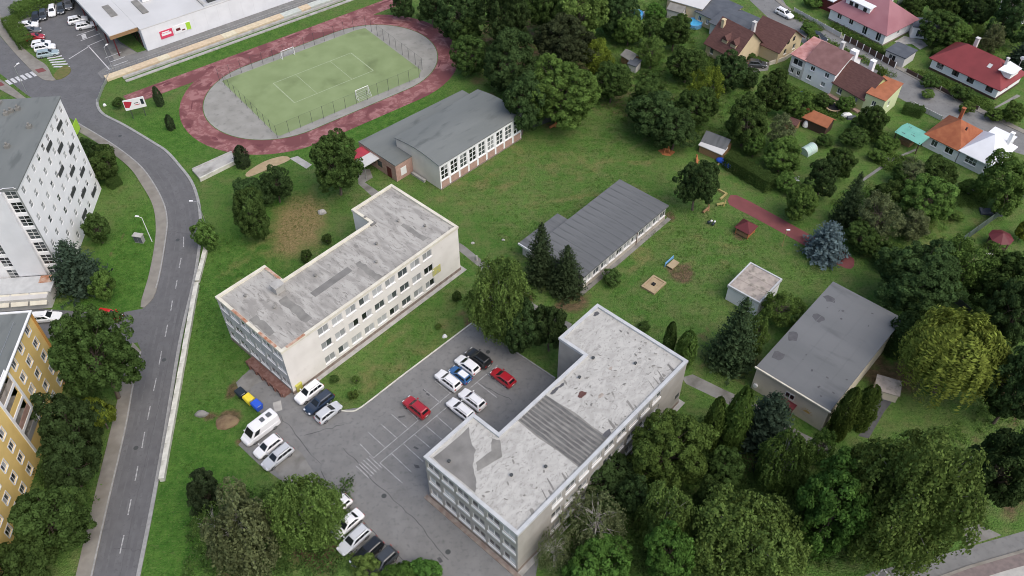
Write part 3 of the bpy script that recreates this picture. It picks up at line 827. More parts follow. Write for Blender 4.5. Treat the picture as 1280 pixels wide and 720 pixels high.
# ------------------------------------------------------------------ the two school blocks (same plan)
def school(label, anchor, front, side, plinth, roofm, capm, style):
    zt = 9.7
    o = P(anchor[0], anchor[1], zt)
    t = thing('school_building', label, 'school', (o.x, o.y, 0), A47)
    LX, D1, D2, w1, w2 = 34.3, 11.0, 15.5, 8.65, 8.5
    foot = [(0,0),(LX,0),(LX,D2),(LX-w2,D2),(LX-w2,D1),(w1,D1),(w1,D2),(0,D2)]
    fr = [7.1 + 2.555*i for i in range(9)]; sd = [1.35 + 2.55*i for i in range(6)]
    zrows = [1.95, 5.1, 8.25]
    n = len(foot)
    mb = MB()
    walls = {}
    for i in range(n):
        a, b = foot[i], foot[(i+1) % n]
        L = math.hypot(b[0]-a[0], b[1]-a[1])
        if i == 0: ops = grid_ops(fr, 1.9, zrows, 1.45)
        elif i == 7: ops = grid_ops([15.5-s for s in sd], 2.0, zrows, 1.35)
        elif i == 4: ops = grid_ops([2.2+2.6*k for k in range(6)], 1.9, zrows, 1.45)
        elif i in (2, 6): ops = grid_ops([2.2, 6.2], 1.9, zrows, 1.45)
        else: ops = []
        walls[i] = (a, b, ops)
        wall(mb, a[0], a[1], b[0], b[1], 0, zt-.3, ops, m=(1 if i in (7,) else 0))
    # cream block's left facade: same plaster, its duller light painted in as grey
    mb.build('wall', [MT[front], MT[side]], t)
    pl = MB()
    outp = inset(foot, -.06)
    for i in range(n):
        a, b = outp[i], outp[(i+1) % n]
        pl.face((a[0],a[1],-.02),(b[0],b[1],-.02),(b[0],b[1],.62),(a[0],a[1],.62))
    for i in range(n):
        j = (i+1) % n
        pl.face((outp[i][0],outp[i][1],.62),(outp[j][0],outp[j][1],.62),(foot[j][0],foot[j][1],.62),(foot[i][0],foot[i][1],.62))
    pl.build('plinth', MT[plinth], t)
    for i, (a, b, ops) in walls.items():
        if not ops: continue
        if style == 'a': windows(t, *a, *b, ops, 2, 1, weights=(2,1,2,4,6) if i == 0 else (1,1,2,4,5), sillh=.1)
        else: windows(t, *a, *b, ops, 2, 1, weights=(3,4,2,2,1) if i == 7 else (1,2,2,3,4), sill='frame_white', sillh=.42)
    # pilaster strips between the windows and slab lines
    rf = MB(); rf.prism(foot, None, zt-.28)
    roof = rf.build('roof', MT[roofm], t)
    inn = inset(foot, .38); outc = inset(foot, -.1)
    cp = MB()
    for i in range(n):
        j = (i+1) % n
        o0, o1, i0, i1 = outc[i], outc[j], inn[i], inn[j]
        cp.face((*o0,zt),(*o1,zt),(*i1,zt),(*i0,zt)); cp.face((*o0,zt-.42),(*o1,zt-.42),(*o1,zt),(*o0,zt))
        cp.face((*i1,zt-.29),(*i0,zt-.29),(*i0,zt),(*i1,zt)); cp.face((*foot[i],zt-.42),(*foot[j],zt-.42),(*o1,zt-.42),(*o0,zt-.42))
    par = cp.build('parapet', MT[capm], t)
    return t, roof, par

A, roofA, parA = school('cream three storey school block with a weathered grey flat roof', (351,440), 'render_a', 'render_a_shaded', 'plinth', 'roof_felt_a', 'cap_cream', 'a')
B, roofB, parB = school('grey three storey school block with a patchy whitish flat roof beside the car park', (647,668), 'render_b', 'render_b', 'plinth', 'roof_felt_b', 'metal_cap', 'b')
ZR = 9.42
def rpatch(t, roof, pts, m, z=ZR+.012, name='roof_patch'):
    mb = MB(); mb.prism(pts, None, z); mb.build(name, MT[m], roof)
rr = random.Random(11)
# roof of the cream block
rpatch(A, roofA, [(9.8,4.85),(16.95,4.95),(17.0,6.2),(9.8,6.1)], 'roof_dark')
for i in range(13):
    x = 0.8 + 2.5*i + rr.uniform(-.6,.6); w = rr.uniform(.7,1.5)
    y0 = rr.uniform(.6,4); y1 = y0 + rr.uniform(3,6.5)
    if y1 > 10.4: y1 = 10.4
    k = 8
    pts = [(x+rr.uniform(-.15,.15), y0+(y1-y0)*j/k) for j in range(k+1)] + [(x+w+rr.uniform(-.15,.15), y1-(y1-y0)*j/k) for j in range(k+1)]
    if i not in (1,3,4,5,6,8,10): rpatch(A, roofA, pts, rr.choice(['roof_dark2','roof_felt_a']), ZR+.006)
mb = MB(); mb.box(6.3,9.3,ZR,7.7,10.5,ZR+1.3); mb.box(6.15,9.15,ZR+1.302,7.85,10.65,ZR+1.45); mb.build('chimney', MT['concrete'], roofA)
for x, y in [(4.5,7.5),(12.5,8.2),(20.5,3.6),(23.2,6.6),(29,8),(31,4),(26,12.5),(3,12.5)]:
    mb = MB(); mb.tube((x,y,ZR),(x,y,ZR+.35),.16,.16,8); mb.tube((x,y,ZR+.35),(x,y,ZR+.42),.26,.2,8); mb.build('roof_vent', MT['roof_dark2'], roofA)
mb = MB(); mb.box(25.4,10.3,ZR,26.4,11.3,ZR+.25); mb.build('roof_hatch', MT['roof_dark'], roofA)
def rustcap(a, b, m='rust'):
    mb = MB(); mb.obox(a, b, .44, 9.702, 9.73); mb.build('rusty_flashing', MT[m], parA)
rustcap((.12,1.2),(.12,5.2)); rustcap((.12,8.0),(.12,11.5)); rustcap((8.5,11.4),(8.5,15.0)); rustcap((1.0,.12),(4.2,.12),'rust')
mb = MB(); mb.box(-1.4,.6,0,-.07,9.8,.75); mb.build('brick_areaway', MT['brick_plinth'], A)
mb = MB()
for k in range(6): mb.box(-1.6,.9+1.5*k,0,-1.42,1.25+1.5*k,.95)
mb.build('areaway_pier', MT['brick_plinth'], A)
mb = MB(); mb.box(28.2,-.05,3.0,30.0,-.005,4.6); mb.build('yellow_panel', mat('yellow_panel', (.55,.5,.12), (.4,.4,.25), scale=2), A)
# paving strips at the foot of the walls
for (bb, nm) in ((A,'a'),(B,'b')):
    mb = MB(); mb.box(-.07,-.75,0,35.0,-.062,.06); mb.box(34.37,-.06,0,35.0,16,.06); mb.build('wall_paving', MT['concrete'], bb)
mb = MB(); mb.box(-.7,-.75,0,-.075,16,.12); mb.build('wall_paving', MT['plinth'], B)
# roof of the whitish block: corrugated-looking strip field, dark corner, blotches
for k in range(9):
    x = 11.9 + .62*k
    pts = [(x+rr.uniform(-.08,.08), .6+10.0*j/10) for j in range(11)] + [(x+.38+rr.uniform(-.08,.08), 10.6-10.0*j/10) for j in range(11)]
    rpatch(B, roofB, pts, 'roof_strip', ZR+.04, 'felt_strip')
rpatch(B, roofB, [(11.7,.5),(14.5,.42),(17.6,.5),(17.5,3),(17.7,6),(17.4,8.5),(17.3,10.6),(14,10.55),(11.8,10.6),(11.6,7),(11.8,4)], 'roof_dark2', ZR+.008)
def wavy(pts, n=5, amp=.22):
    out = []
    for a, b in zip(pts, pts[1:]+pts[:1]):
        for k in range(n): out.append((a[0]+(b[0]-a[0])*k/n+rr.uniform(-amp,amp), a[1]+(b[1]-a[1])*k/n+rr.uniform(-amp,amp)))
    return out
rpatch(B, roofB, wavy([(.7,7.4),(1.8,8.4),(3.2,10.2),(5.0,11.6),(5.6,13.0),(7.0,14.6),(.7,14.7)],4,.12), 'roof_dark', ZR+.01)
rpatch(B, roofB, wavy([(3.0,9.3),(6.6,8.5),(8.1,10.3),(7.6,11.2),(6.2,10.0),(3.8,10.3)],3,.08), 'roof_dark2', ZR+.014)
for k in range(0): rpatch(B, roofB, wavy([(.7+.9*k,8.2+.9*k),(1.05+.9*k,8.3+.9*k),(4.4+.3*k,12.2+.3*k),(4.0+.3*k,12.3+.3*k)],4,.06), 'roof_dark2', ZR+.017)
for (x, y, rx, ry, m) in [(20.5,7.2,.75,.45,'tile_brown'),(22,5.2,.55,.3,'roof_mossy'),(18.6,10.2,1.1,.25,'bitumen'),(19.8,10.1,.6,.2,'bitumen'),(17.9,.9,.9,.45,'bitumen'),(26.5,7,.4,.22,'roof_mossy'),(33,14.6,.6,.4,'bitumen')]:
    rpatch(B, roofB, wavy(blob(x, y, rx, ry, rr),3,.05), m, ZR+.02+.002*rr.random())
for k in range(20):                                    # grime running off the front parapet
    x = rr.choice([rr.uniform(18,27), rr.uniform(.8,11), rr.uniform(27,33)]); y0 = .42+rr.uniform(0,.4); l = rr.uniform(.4,1.6); w = rr.uniform(.12,.5)
    dx = l*.45
    rpatch(B, roofB, wavy([(x,y0),(x+w,y0),(x+w*.6+dx,y0+l),(x+dx,y0+l)],3,.035), rr.choice(['roof_dark','roof_dark2','roof_dark2']), ZR+.021+.0003*k, 'grime_streak')
for i in range(90):
    x, y = rr.uniform(.8,33.5), rr.uniform(.8,10.3)
    if 11 < x < 18: continue
    s_ = rr.uniform(.05,.16)
    rpatch(B, roofB, blob(x, y, s_*rr.uniform(1,3), s_, rr, 7, rr.uniform(0,3)), rr.choice(['roof_dark','roof_dark2','roof_dark2']), ZR+.034+.0001*i, 'grime_spot')
for x, y in [(5.3,5.8),(9.0,3.5),(1.6,12.8),(22.4,9.1),(26.2,9.8),(29.3,5.0)]:
    mb = MB(); mb.tube((x,y,ZR),(x,y,ZR+.3),.14,.14,8); mb.tube((x,y,ZR+.3),(x,y,ZR+.36),.24,.2,8); mb.build('roof_vent', MT['dark_metal'], roofB)
for x in (13.2, 20, 6): 
    mb = MB(); mb.tube((x,11.12,.3),(x,11.12,9.2),.06,.06,6); mb.build('downpipe', MT['steel'], B)
mb = MB(); mb.box(33.0,-.03,2.2,33.9,-.002,3.0); mb.build('vent_grille', MT['dark_metal'], B)

# ------------------------------------------------------------------ gym
def gym():
    o = P(549,207,5.6)
    t = thing('gym_hall', 'gym hall with curved grey roof and a tall band of white windows', 'gym', (o.x, o.y, 0), A47 - R(1.5))
    LX, D, ze, zc = 21.2, 11.8, 5.6, 6.25
    mb = MB()
    bays = [LX*(i+.5)/9 for i in range(9)]
    ops = grid_ops(bays, 1.85, [3.45], 3.0)
    wall(mb, 0, 0, LX, 0, 0, ze, ops, m=1)
    arc = [(y, ze + (zc-ze)*math.sin(math.pi*y/D)) for y in [D*k/12 for k in range(13)]]
    for xx, rev in ((0, True), (LX, False)):
        pts = [(xx, 0, 0), (xx, D, 0)] + [(xx, y, z) for y, z in arc[::-1]]
        mb.face(*(pts[::-1] if xx == 0 else pts), m=0)
    mb.face((LX,D,0),(0,D,0),(0,D,ze),(LX,D,ze), m=0)
    mb.build('wall', [MT['gym_wall'], MT['white_wall']], t)
    windows(t, 0, 0, LX, 0, ops, 2, 3, weights=(4,4,3,1,0), sillh=.12, bar=.15)
    for i, s in enumerate(bays):
        mb = MB(); mb.box(s-.95, -.03, .3, s+.95, -.003, 1.75); mb.build('brick_panel', MT['pink_brick'], t)
    mb = MB(); mb.box(-.05,-.05,-.02,LX+.05,-.006,.28); mb.build('plinth', MT['plinth'], t)
    rf = MB(); ov = .25
    for (y0, z0), (y1, z1) in zip(arc, arc[1:]):
        a0 = y0 if y0 > 0 else -ov; a1 = y1 if y1 < D else D+ov
        rf.face((-ov,a0,z0+.16),(LX+ov,a0,z0+.16),(LX+ov,a1,z1+.16),(-ov,a1,z1+.16))
        rf.face((-ov,a1,z1+.02),(LX+ov,a1,z1+.02),(LX+ov,a0,z0+.02),(-ov,a0,z0+.02))
        rf.face((-ov,a0,z0+.02),(-ov,a0,z0+.16),(-ov,a1,z1+.16),(-ov,a1,z1+.02)); rf.face((LX+ov,a1,z1+.02),(LX+ov,a1,z1+.16),(LX+ov,a0,z0+.16),(LX+ov,a0,z0+.02))
    rf.face((-ov,-ov,ze+.02),(LX+ov,-ov,ze+.02),(LX+ov,-ov,ze+.16),(-ov,-ov,ze+.16)); rf.face((LX+ov,D+ov,ze+.02),(-ov,D+ov,ze+.02),(-ov,D+ov,ze+.16),(LX+ov,D+ov,ze+.16))
    roof = rf.build('roof', MT['roof_grey'], t)
    for k in range(4):
        x, y = rr.uniform(2,19), rr.uniform(2,10)
    # low annex behind and in front
    mb = MB(); foot = [(-4.0,7.6),(-.06,7.6),(-.06,D+.3),(LX,D+.3),(LX,D+4.5),(-4.0,D+6.3)]
    mb.prism(foot, 0, 3.55); mb.build('annex_wall', MT['pink_brick'], t)
    mb = MB(); mb.prism(inset(foot, -.02), 3.552, 3.75); mb.build('annex_roof', MT['roof_grey'], t)
    mb = MB(); mb.box(-4.06,9.0,.05,-4.003,10.2,2.3); mb.build('door', MT['p_darkred'], t)
    for y in (11.6, 13.6):
        mb = MB(); mb.box(-4.05,y,1.1,-4.003,y+1.2,2.4); mb.build('window', MT['glass_mid'], t)
    mb = MB(); mb.box(-2.9,7.54,.8,-1.6,7.597,2.5); mb.build('window', MT['frame_white'], t)
    # entrance canopy, half red and half white
    mb = MB(); mb.box(-7.6,14.7,2.95,-4.02,17.3,3.1); mb.build('canopy_red', MT['p_darkred'] if False else mat('canopy_red', (.4,.05,.07), (.33,.04,.06), scale=1), t)
    mb = MB(); mb.box(-7.6,12.1,2.95,-4.02,14.68,3.1); mb.build('canopy_white', MT['roof_light'], t)
    for y in (12.3, 14.7, 17.1):
        mb = MB(); mb.tube((-7.4,y,0),(-7.4,y,2.95),.06); mb.build('canopy_post', MT['steel'], t)
    mb = MB(); mb.box(-7.4,17.0,0,-4.05,17.1,2.9); mb.build('canopy_side_panel', MT['p_darkred'], t)
    mb = MB(); mb.box(-.8,3.8,0,-.3,7.3,.5); mb.build('stair_wall', MT['concrete'], t)
gym()

# ------------------------------------------------------------------ pavilion, right building, hut
def flat_hall(name, label, cat, org, rz, LX, D, h, wallm, roofm, frontops=None, sideops=None, over=.3, slabs=0, wpar=None, capm=None):
    t = thing(name, label, cat, (org.x, org.y, 0), rz)
    mb = MB()
    fo, so = frontops or [], sideops or []
    wall(mb, 0,0,LX,0,0,h,fo); wall(mb, LX,0,LX,D,0,h); wall(mb, LX,D,0,D,0,h); wall(mb, 0,D,0,0,0,h,so)
    mb.build('wall', MT[wallm], t)
    if fo: windows(t, 0,0,LX,0, fo, **(wpar or {}))
    if so: windows(t, 0,D,0,0, so, **(wpar or {}))
    mb = MB(); mb.box(-over,-over,h+.002,LX+over,D+over,h+.25)
    roof = mb.build('roof', MT[roofm], t)
    if slabs:
        me = MB(); w = (LX+2*over)/slabs
        me.box(.015,-over-.02,0,w-.015,D+over+.02,.05); me = me.mesh('roof_slab', MT[roofm])
        for i in range(slabs): link('roof_slab', me, roof, (-over+w*i, 0, h+.252+.012*(i % 2)))
    if capm:
        mb = MB(); foot = [(-over-.05,-over-.05),(LX+over+.05,-over-.05),(LX+over+.05,D+over+.05),(-over-.05,D+over+.05)]; inn = inset(foot, .25)
        for i in range(4):
            j = (i+1) % 4
            mb.face((*foot[i],h+.4),(*foot[j],h+.4),(*inn[j],h+.4),(*inn[i],h+.4)); mb.face((*foot[i],h-.1),(*foot[j],h-.1),(*foot[j],h+.4),(*foot[i],h+.4)); mb.face((*inn[j],h+.2),(*inn[i],h+.2),(*inn[i],h+.4),(*inn[j],h+.4))
        mb.build('parapet', MT[capm], t)
    return t, roof
o = P(833,257,3.3)
org = o - Vector((math.cos(A47), math.sin(A47), 0))*22.6
bw = [1.3+2.05*i for i in range(11)]
pav, proof = flat_hall('pavilion', 'long low pavilion with ribbed grey roof on the school lawn', 'pavilion', org, A47, 22.6, 10.0, 3.05, 'pale_wall', 'roof_slab',
    frontops=grid_ops(bw, 1.6, [1.75], 1.3), slabs=15, wpar=dict(cols=2, rows=1, weights=(1,2,2,4,4)))
mb = MB(); mb.box(-.1,-.06,0,22.7,-.004,.85); mb.build('plinth', MT['render_b2'], pav)
mb = MB(); mb.tube((14.2,-.12,0),(14.2,-.12,3.0),.07); mb.build('downpipe', MT['tile_brown'], pav)
mb = MB(); mb.box(-.5,10.35,0,8.6,12.6,2.6); mb.build('annex_wall', MT['pale_wall'], pav)
mb = MB(); mb.box(-1.2,10.32,2.602,8.9,13.0,2.85); mb.build('annex_roof', MT['roof_slab'], pav)
mb = MB(); mb.box(-1.22,10.3,2.55,-1.05,13.02,2.9); mb.build('annex_fascia', MT['frame_white'], pav)
mb = MB(); mb.box(-1,-.85,0,23.5,-.07,.06); mb.build('wall_paving', MT['path'], pav)

o = P(947,458,5.0)
rb, rroof = flat_hall('community_hall', 'beige hall with flat blue-grey roof on the right, red porch on its end wall', 'hall', o, A47, 22.2, 11.2, 4.8, 'beige_wall', 'roof_bluegrey', over=.12)
# local frame: y axis points up-left, so the hall lies on negative y
bpy.data.objects.remove(rb.children[0]) if False else None
rb.location = o + Vector((math.sin(A47), -math.cos(A47), 0))*11.2; rb.location.z = 0
for (x, y, rx, ry) in [(3.6,10.0,1.0,.9),(8.2,10.3,1.2,.8),(13.9,9.3,.9,.9),(18.6,10.0,.8,1.0)]:
    mb = MB(); mb.prism(blob(x, y, rx, ry, rr, 10), None, 5.06); mb.build('roof_patch', MT['bitumen'], rroof)
for i in range(14):
    x, y = rr.uniform(1,21), rr.uniform(.6,10.4)
    mb = MB(); mb.prism(blob(x, y, rr.uniform(.1,.3), rr.uniform(.08,.25), rr, 7), None, 5.058+.0005*i); mb.build('roof_patch', MT['bitumen'], rroof)
for y in (2.2, 4.6, 7.0, 9.2):
    mb = MB(); mb.box(.1, y, 5.05, 22.1, y+.06, 5.07); mb.build('roof_seam', MT['roof_bluegrey'], rroof)
mb = MB(); mb.box(-.35,-.25,4.78,-.13,11.45,5.02); mb.build('gutter', MT['cap_cream'], rb)
w_ = [(11.2-6.1, 2.6, 11.2-4.5, 3.7)]
mb = MB(); mb.box(-.05,4.9,2.55,-.004,6.3,3.7); mb.build('window', MT['frame_white'], rb)
for yy in (4.98, 5.66): 
    mb = MB(); mb.box(-.06,yy,2.75,-.052,yy+.56,3.6); mb.build('pane', MT['glass_dark'], rb)
mb = MB(); mb.box(-1.1,4.2,2.05,-.005,6.6,2.2); mb.build('porch_roof', MT['p_darkred'], rb)
mb = MB(); mb.box(-.06,4.9,.05,-.006,6.0,2.02); mb.build('door', MT['glass_dark'], rb)
for y in (4.3, 6.45): 
    mb = MB(); mb.box(-1.05,y,0,-.95,y+.1,2.05); mb.build('porch_post', MT['p_darkred'], rb)
def sun_mark():
    mb = MB(); cx = 2.7; cz = 1.9
    for k in range(9):
        t0 = math.pi*(k/8.0)
        mb.face((-.012,cx+.62*math.cos(t0-.08),cz+.62*math.sin(t0-.08)),(-.012,cx+1.0*math.cos(t0),cz+1.0*math.sin(t0)),(-.012,cx+.62*math.cos(t0+.08),cz+.62*math.sin(t0+.08)))
    mb.face(*[(-.012, cx+.5*math.cos(math.pi*k/12), cz+.5*math.sin(math.pi*k/12)) for k in range(13)])
    mb.build('painted_sun', mat('paint_sun', (.55,.36,.1), (.45,.32,.14), scale=3), rb)
    mb = MB()
    for k in range(3): mb.face((-.012,4.2+.3*k,2.0-.1*k),(-.012,4.55+.3*k,2.1-.1*k),(-.012,4.3+.3*k,2.25-.1*k))
    mb.build('painted_bird', MT['roof_dark'], rb)
sun_mark()
mb = MB(); mb.tube((-.3,10.6,1.2),(-.02,10.6,1.2),.35,.35,12); mb.build('satellite_dish', MT['frame_white'], rb)
o = P(911,357,3.1)
t, _ = flat_hall('garden_hut', 'small white flat roofed hut on the lawn next to the dark spruce', 'hut', o, A47+R(.5), 6.6, 5.5, 2.9, 'white_wall2', 'roof_mossy', over=.1, capm='metal_cap')
t.location = o + Vector((math.sin(A47), -math.cos(A47), 0))*5.5; t.location.z = 0
mb = MB(); mb.box(1,-.05,.05,2.6,-.004,2.2); mb.build('door', MT['frame_grey'], t)
mb = MB()
for i in range(3): mb.box(.2+2.1*i,.15,3.152,2.2+2.1*i,5.35,3.19)
mb.build('roof_felt', MT['roof_mossy'], t)

# ------------------------------------------------------------------ white office block
def office():
    o = P(74,121,19.8)
    q = P(20,236,19.8); rz = math.atan2(q.y-o.y, q.x-o.x)
    # local x runs along the facade towards the camera; building lies on the right of it (negative y) -> use mirrored traversal
    org = q; rz = math.atan2(o.y-q.y, o.x-q.x)           # x from near end to far end, inside on +y (left)
    t = thing('office_block', 'tall white office block with rows of small windows at the left edge', 'office block', (org.x, org.y, 0), rz)
    LX, D, h = 23.9, 22, 19.6
    mb = MB()
    cols = 9; rows = 7
    ops = []; ribs = []
    for r in range(rows):
        for c in range(cols):
            s = 1.7 + c*(LX-3.0)/(cols-1); z = 1.9 + r*2.72
            ops.append((s-.5, z-.62, s+.5, z+.62)); 
    wall(mb, 0, 0, LX, 0, 0, h, ops, .1)
    wall(mb, LX, 0, LX, D, 0, h); wall(mb, LX, D, 0, D, 0, h)
    gops = grid_ops([D-1.15], 1.7, [2.6+2.72*i for i in range(7)], 2.1) + grid_ops([D-7.5], 1.7, [2.6+2.72*i for i in range(7)], 2.1)
    wall(mb, 0, D, 0, 0, 0, h, gops)
    mb.build('wall', MT['white_wall'], t)
    windows(t, 0,0,LX,0, ops, 1, 2, weights=(0,0,1,4,5), depth=.1, sill=None)
    windows(t, 0,D,0,0, gops, 2, 3, weights=(4,5,1,1,0), sill=None)
    # projecting sunblinds: dark slatted boxes
    mb = MB(); mb.box(-1.2,-.12,.32,1.2,-.02,.4); mb.box(-1.2,-.12,-.4,1.2,-.02,-.32)
    for k in range(9): mb.box(-1.2+.29*k,-.1,-.318,-1.0+.29*k,-.03,.318)
    me = mb.mesh('window_cage', MT['dark_metal'])
    for k in range(5): pass
    n_ = Vector((math.sin(rz), -math.cos(rz), 0)); ax = Vector((math.cos(rz), math.sin(rz), 0)); C0 = Vector((0,0,CAM_H))
    for px in [(74,157),(61,183),(75,185),(89,186),(76,214),(90,214),(102.5,215),(91,240),(104,241),(117,240),(105,268)]:
        d = CR*(px[0]-640)+CU*(360-px[1])+_f0*F_PX; k = (org-C0).dot(n_)/d.dot(n_); q_ = C0+d*k
        link('window_cage', me, t, ((q_-org).dot(ax), 0, q_.z))
    mb = MB(); mb.box(-.6,2.12,2.6,-.004,6.4,h-.1); mb.build('blank_wall', MT['white_wall2'], t)
    mb = MB(); mb.box(-.2,.02,2.6,-.004,.14,h-.1); mb.build('downpipe', MT['steel'], t)
    mb = MB(); mb.box(-.2,-.2,h+.002,LX+.2,D,h+.22); roof = mb.build('roof', MT['roof_grey'], t)
    mb = MB(); mb.box(.4,9.0,h+.222,LX-.4,9.5,h+.5); mb.build('roof_upstand', MT['roof_dark2'], roof)
    mb = MB(); mb.box(2.2,9.2,h+.222,4.6,14,h+2.6); mb.build('roof_penthouse', MT['white_wall2'], roof)
    for x, y in [(20.2,6.6),(19.6,7.2),(20.8,5.7),(5.8,7.6),(6.2,8.2),(3.6,4.2),(10.5,4.3),(15.5,2.4)]:
        mb = MB(); mb.box(x-.35,y-.35,h+.222,x+.35,y+.35,h+.7); mb.tube((x,y,h+.7),(x,y,h+1.1),.15,.2,7); mb.build('roof_vent', MT['roof_dark2'], roof)
    # entrance porch
    mb = MB(); mb.box(-5.6,1.0,0,-.76,12,2.35); mb.build('porch_wall', MT['pale_wall'], t)
    mb = MB(); mb.box(-4.4,.6,2.352,-.76,12.5,2.6); mb.build('porch_roof', MT['metal_cap'], t)
    for k in range(4):
        mb = MB(); mb.add([(-4.42,1.1+2.9*k,2.5),(-4.42,3.7+2.9*k,2.5),(-6.2,3.7+2.9*k,1.5),(-6.2,1.1+2.9*k,1.5),(-4.42,1.1+2.9*k,2.42),(-4.42,3.7+2.9*k,2.42),(-6.2,3.7+2.9*k,1.42),(-6.2,1.1+2.9*k,1.42)],
                          [(0,3,2,1),(4,5,6,7),(3,7,6,2),(0,4,7,3),(1,2,6,5)]); mb.build('awning', MT['cap_cream'], t)
    mb = MB(); mb.box(-2.4,1.0,2.602,-.78,3.0,2.64); mb.build('rust_stain_sheet', MT['rust'], t)
office()

# ------------------------------------------------------------------ yellow apartment block
def yellow():
    h = 13.8
    o = P(36,392,h); e = P(15,680,0)
    rz = math.atan2(o.y-e.y, o.x-e.x)
    LX = 34.0; d = Vector((math.cos(rz), math.sin(rz), 0))
    org = Vector((o.x, o.y, 0)) - d*LX
    t = thing('apartment_block', 'ochre yellow apartment block with white loggias at the lower left edge', 'apartment block', org, rz)
    D = 14
    zr = [1.7 + 2.75*i for i in range(5)]
    ss = [LX-2.1, LX-5.2, LX-8.0]; s2 = [LX-17.0, LX-20.0, LX-23.0, LX-26, LX-29]
    lx0, lx1 = LX-14.2, LX-10.0
    lops = [(lx0+.2, z-1.0, lx1-.2, z+1.2) for z in zr[1:]]
    ops = grid_ops(ss + s2, 1.15, zr, 1.35)
    mb = MB(); wall(mb, 0,0,LX,0,0,h-.1, ops + lops, .16)
    wall(mb, LX,0,LX,D,0,h-.1); wall(mb, LX,D,0,D,0,h-.1); wall(mb, 0,D,0,0,0,h-.1)
    mb.build('wall', MT['yellow_wall'], t)
    windows(t, 0,0,LX,0, ops, 2, 1, weights=(2,4,3,3,2), sillh=.14)
    mb = MB(); mb.box(0,0,0,.28,-.02,1.6)
    sur = MB()
    for (s0,a,s1,b) in ops:
        for q in ((s0-.14,a-.14,s0-.002,b+.14),(s1+.002,a-.14,s1+.14,b+.14),(s0-.002,b+.002,s1+.002,b+.14)):
            pass
    me = MB(); W_, H_ = 1.15, 1.35
    me.box(-.15,-.05,-.02,-.004,-.004,H_+.15); me.box(W_+.004,-.05,-.02,W_+.15,-.004,H_+.15); me.box(-.003,-.05,H_+.004,W_+.003,-.004,H_+.15)
    me = me.mesh('window_surround', MT['frame_white'])
    for (s0,a,s1,b) in ops: link('window_surround', me, t, (s0, 0, a))
    mb = MB(); mb.box(lx0-.25,-.12,1.5,lx0+.18,-.004,h-.2); mb.build('loggia_pier', MT['white_wall'], t)
    mb = MB(); mb.box(lx1-.18,-.12,1.5,lx1+.25,-.004,h-.2); mb.build('loggia_pier', MT['white_wall'], t)
    for k, (s0,a,s1,b) in enumerate(lops):
        mb = MB(); mb.box(s0,-.1,b,s1,-.006,b+.5); mb.build('loggia_beam', MT['white_wall'], t)
        mb = MB(); mb.box(s0,1.35,a,s1,1.4,b); mb.build('loggia_back', MT['yellow_wall'], t)
        mb = MB(); mb.box(s0,.02,a-.1,s1,1.4,a); mb.build('loggia_floor', MT['concrete'], t)
        mb = MB(); mb.box(s0+.02,-.02,a,s1-.02,.04,a+1.0); mb.build('balustrade', [MT['frame_grey'],MT['pink_brick'],MT['yellow_wall'],MT['roof_mossy']][k % 4], t)
        mb = MB(); mb.box(s0+.5,.9,a+.02,s0+1.1,1.3,a+1.3); mb.build('balcony_cupboard', MT['wood'], t)
        mb = MB(); mb.box(s0+1.7,1.3,a+.1,s0+2.9,1.345,a+1.9); mb.build('balcony_window', MT['glass_mid'], t)
    mb = MB(); mb.box(-.3,-.35,h-.08,LX+.3,D+.3,h+.12); roof = mb.build('roof', MT['roof_grey'], t)
    mb = MB(); mb.box(-.34,-.4,h+.122,LX+.34,-.1,h+.28); mb.build('white_eave', MT['frame_white'], roof)
    mb = MB(); mb.box(LX+.05,-.098,h+.122,LX+.34,D,h+.28); mb.build('white_eave', MT['frame_white'], roof)
    for k in range(6):
        mb = MB(); mb.tube((LX-2-4*k,1.2,h+.12),(LX-2-4*k,1.2,h+.6),.03); mb.tube((LX-2-4*k,1.2,h+.6),(LX-6-4*k,1.2,h+.55),.02,n=4); mb.build('lightning_rod', MT['steel'], roof)
    mb = MB(); mb.box(LX-.004+.006,-.25,0,LX+.25,.2,h-.2); mb.build('corner_pier', mat('ochre_corner', (.5,.27,.08)), t)
    mb = MB(); mb.box(LX-1.6,-1.9,0,LX+.6,-.06,1.4); mb.build('brick_porch', MT['pink_brick'], t)
yellow()

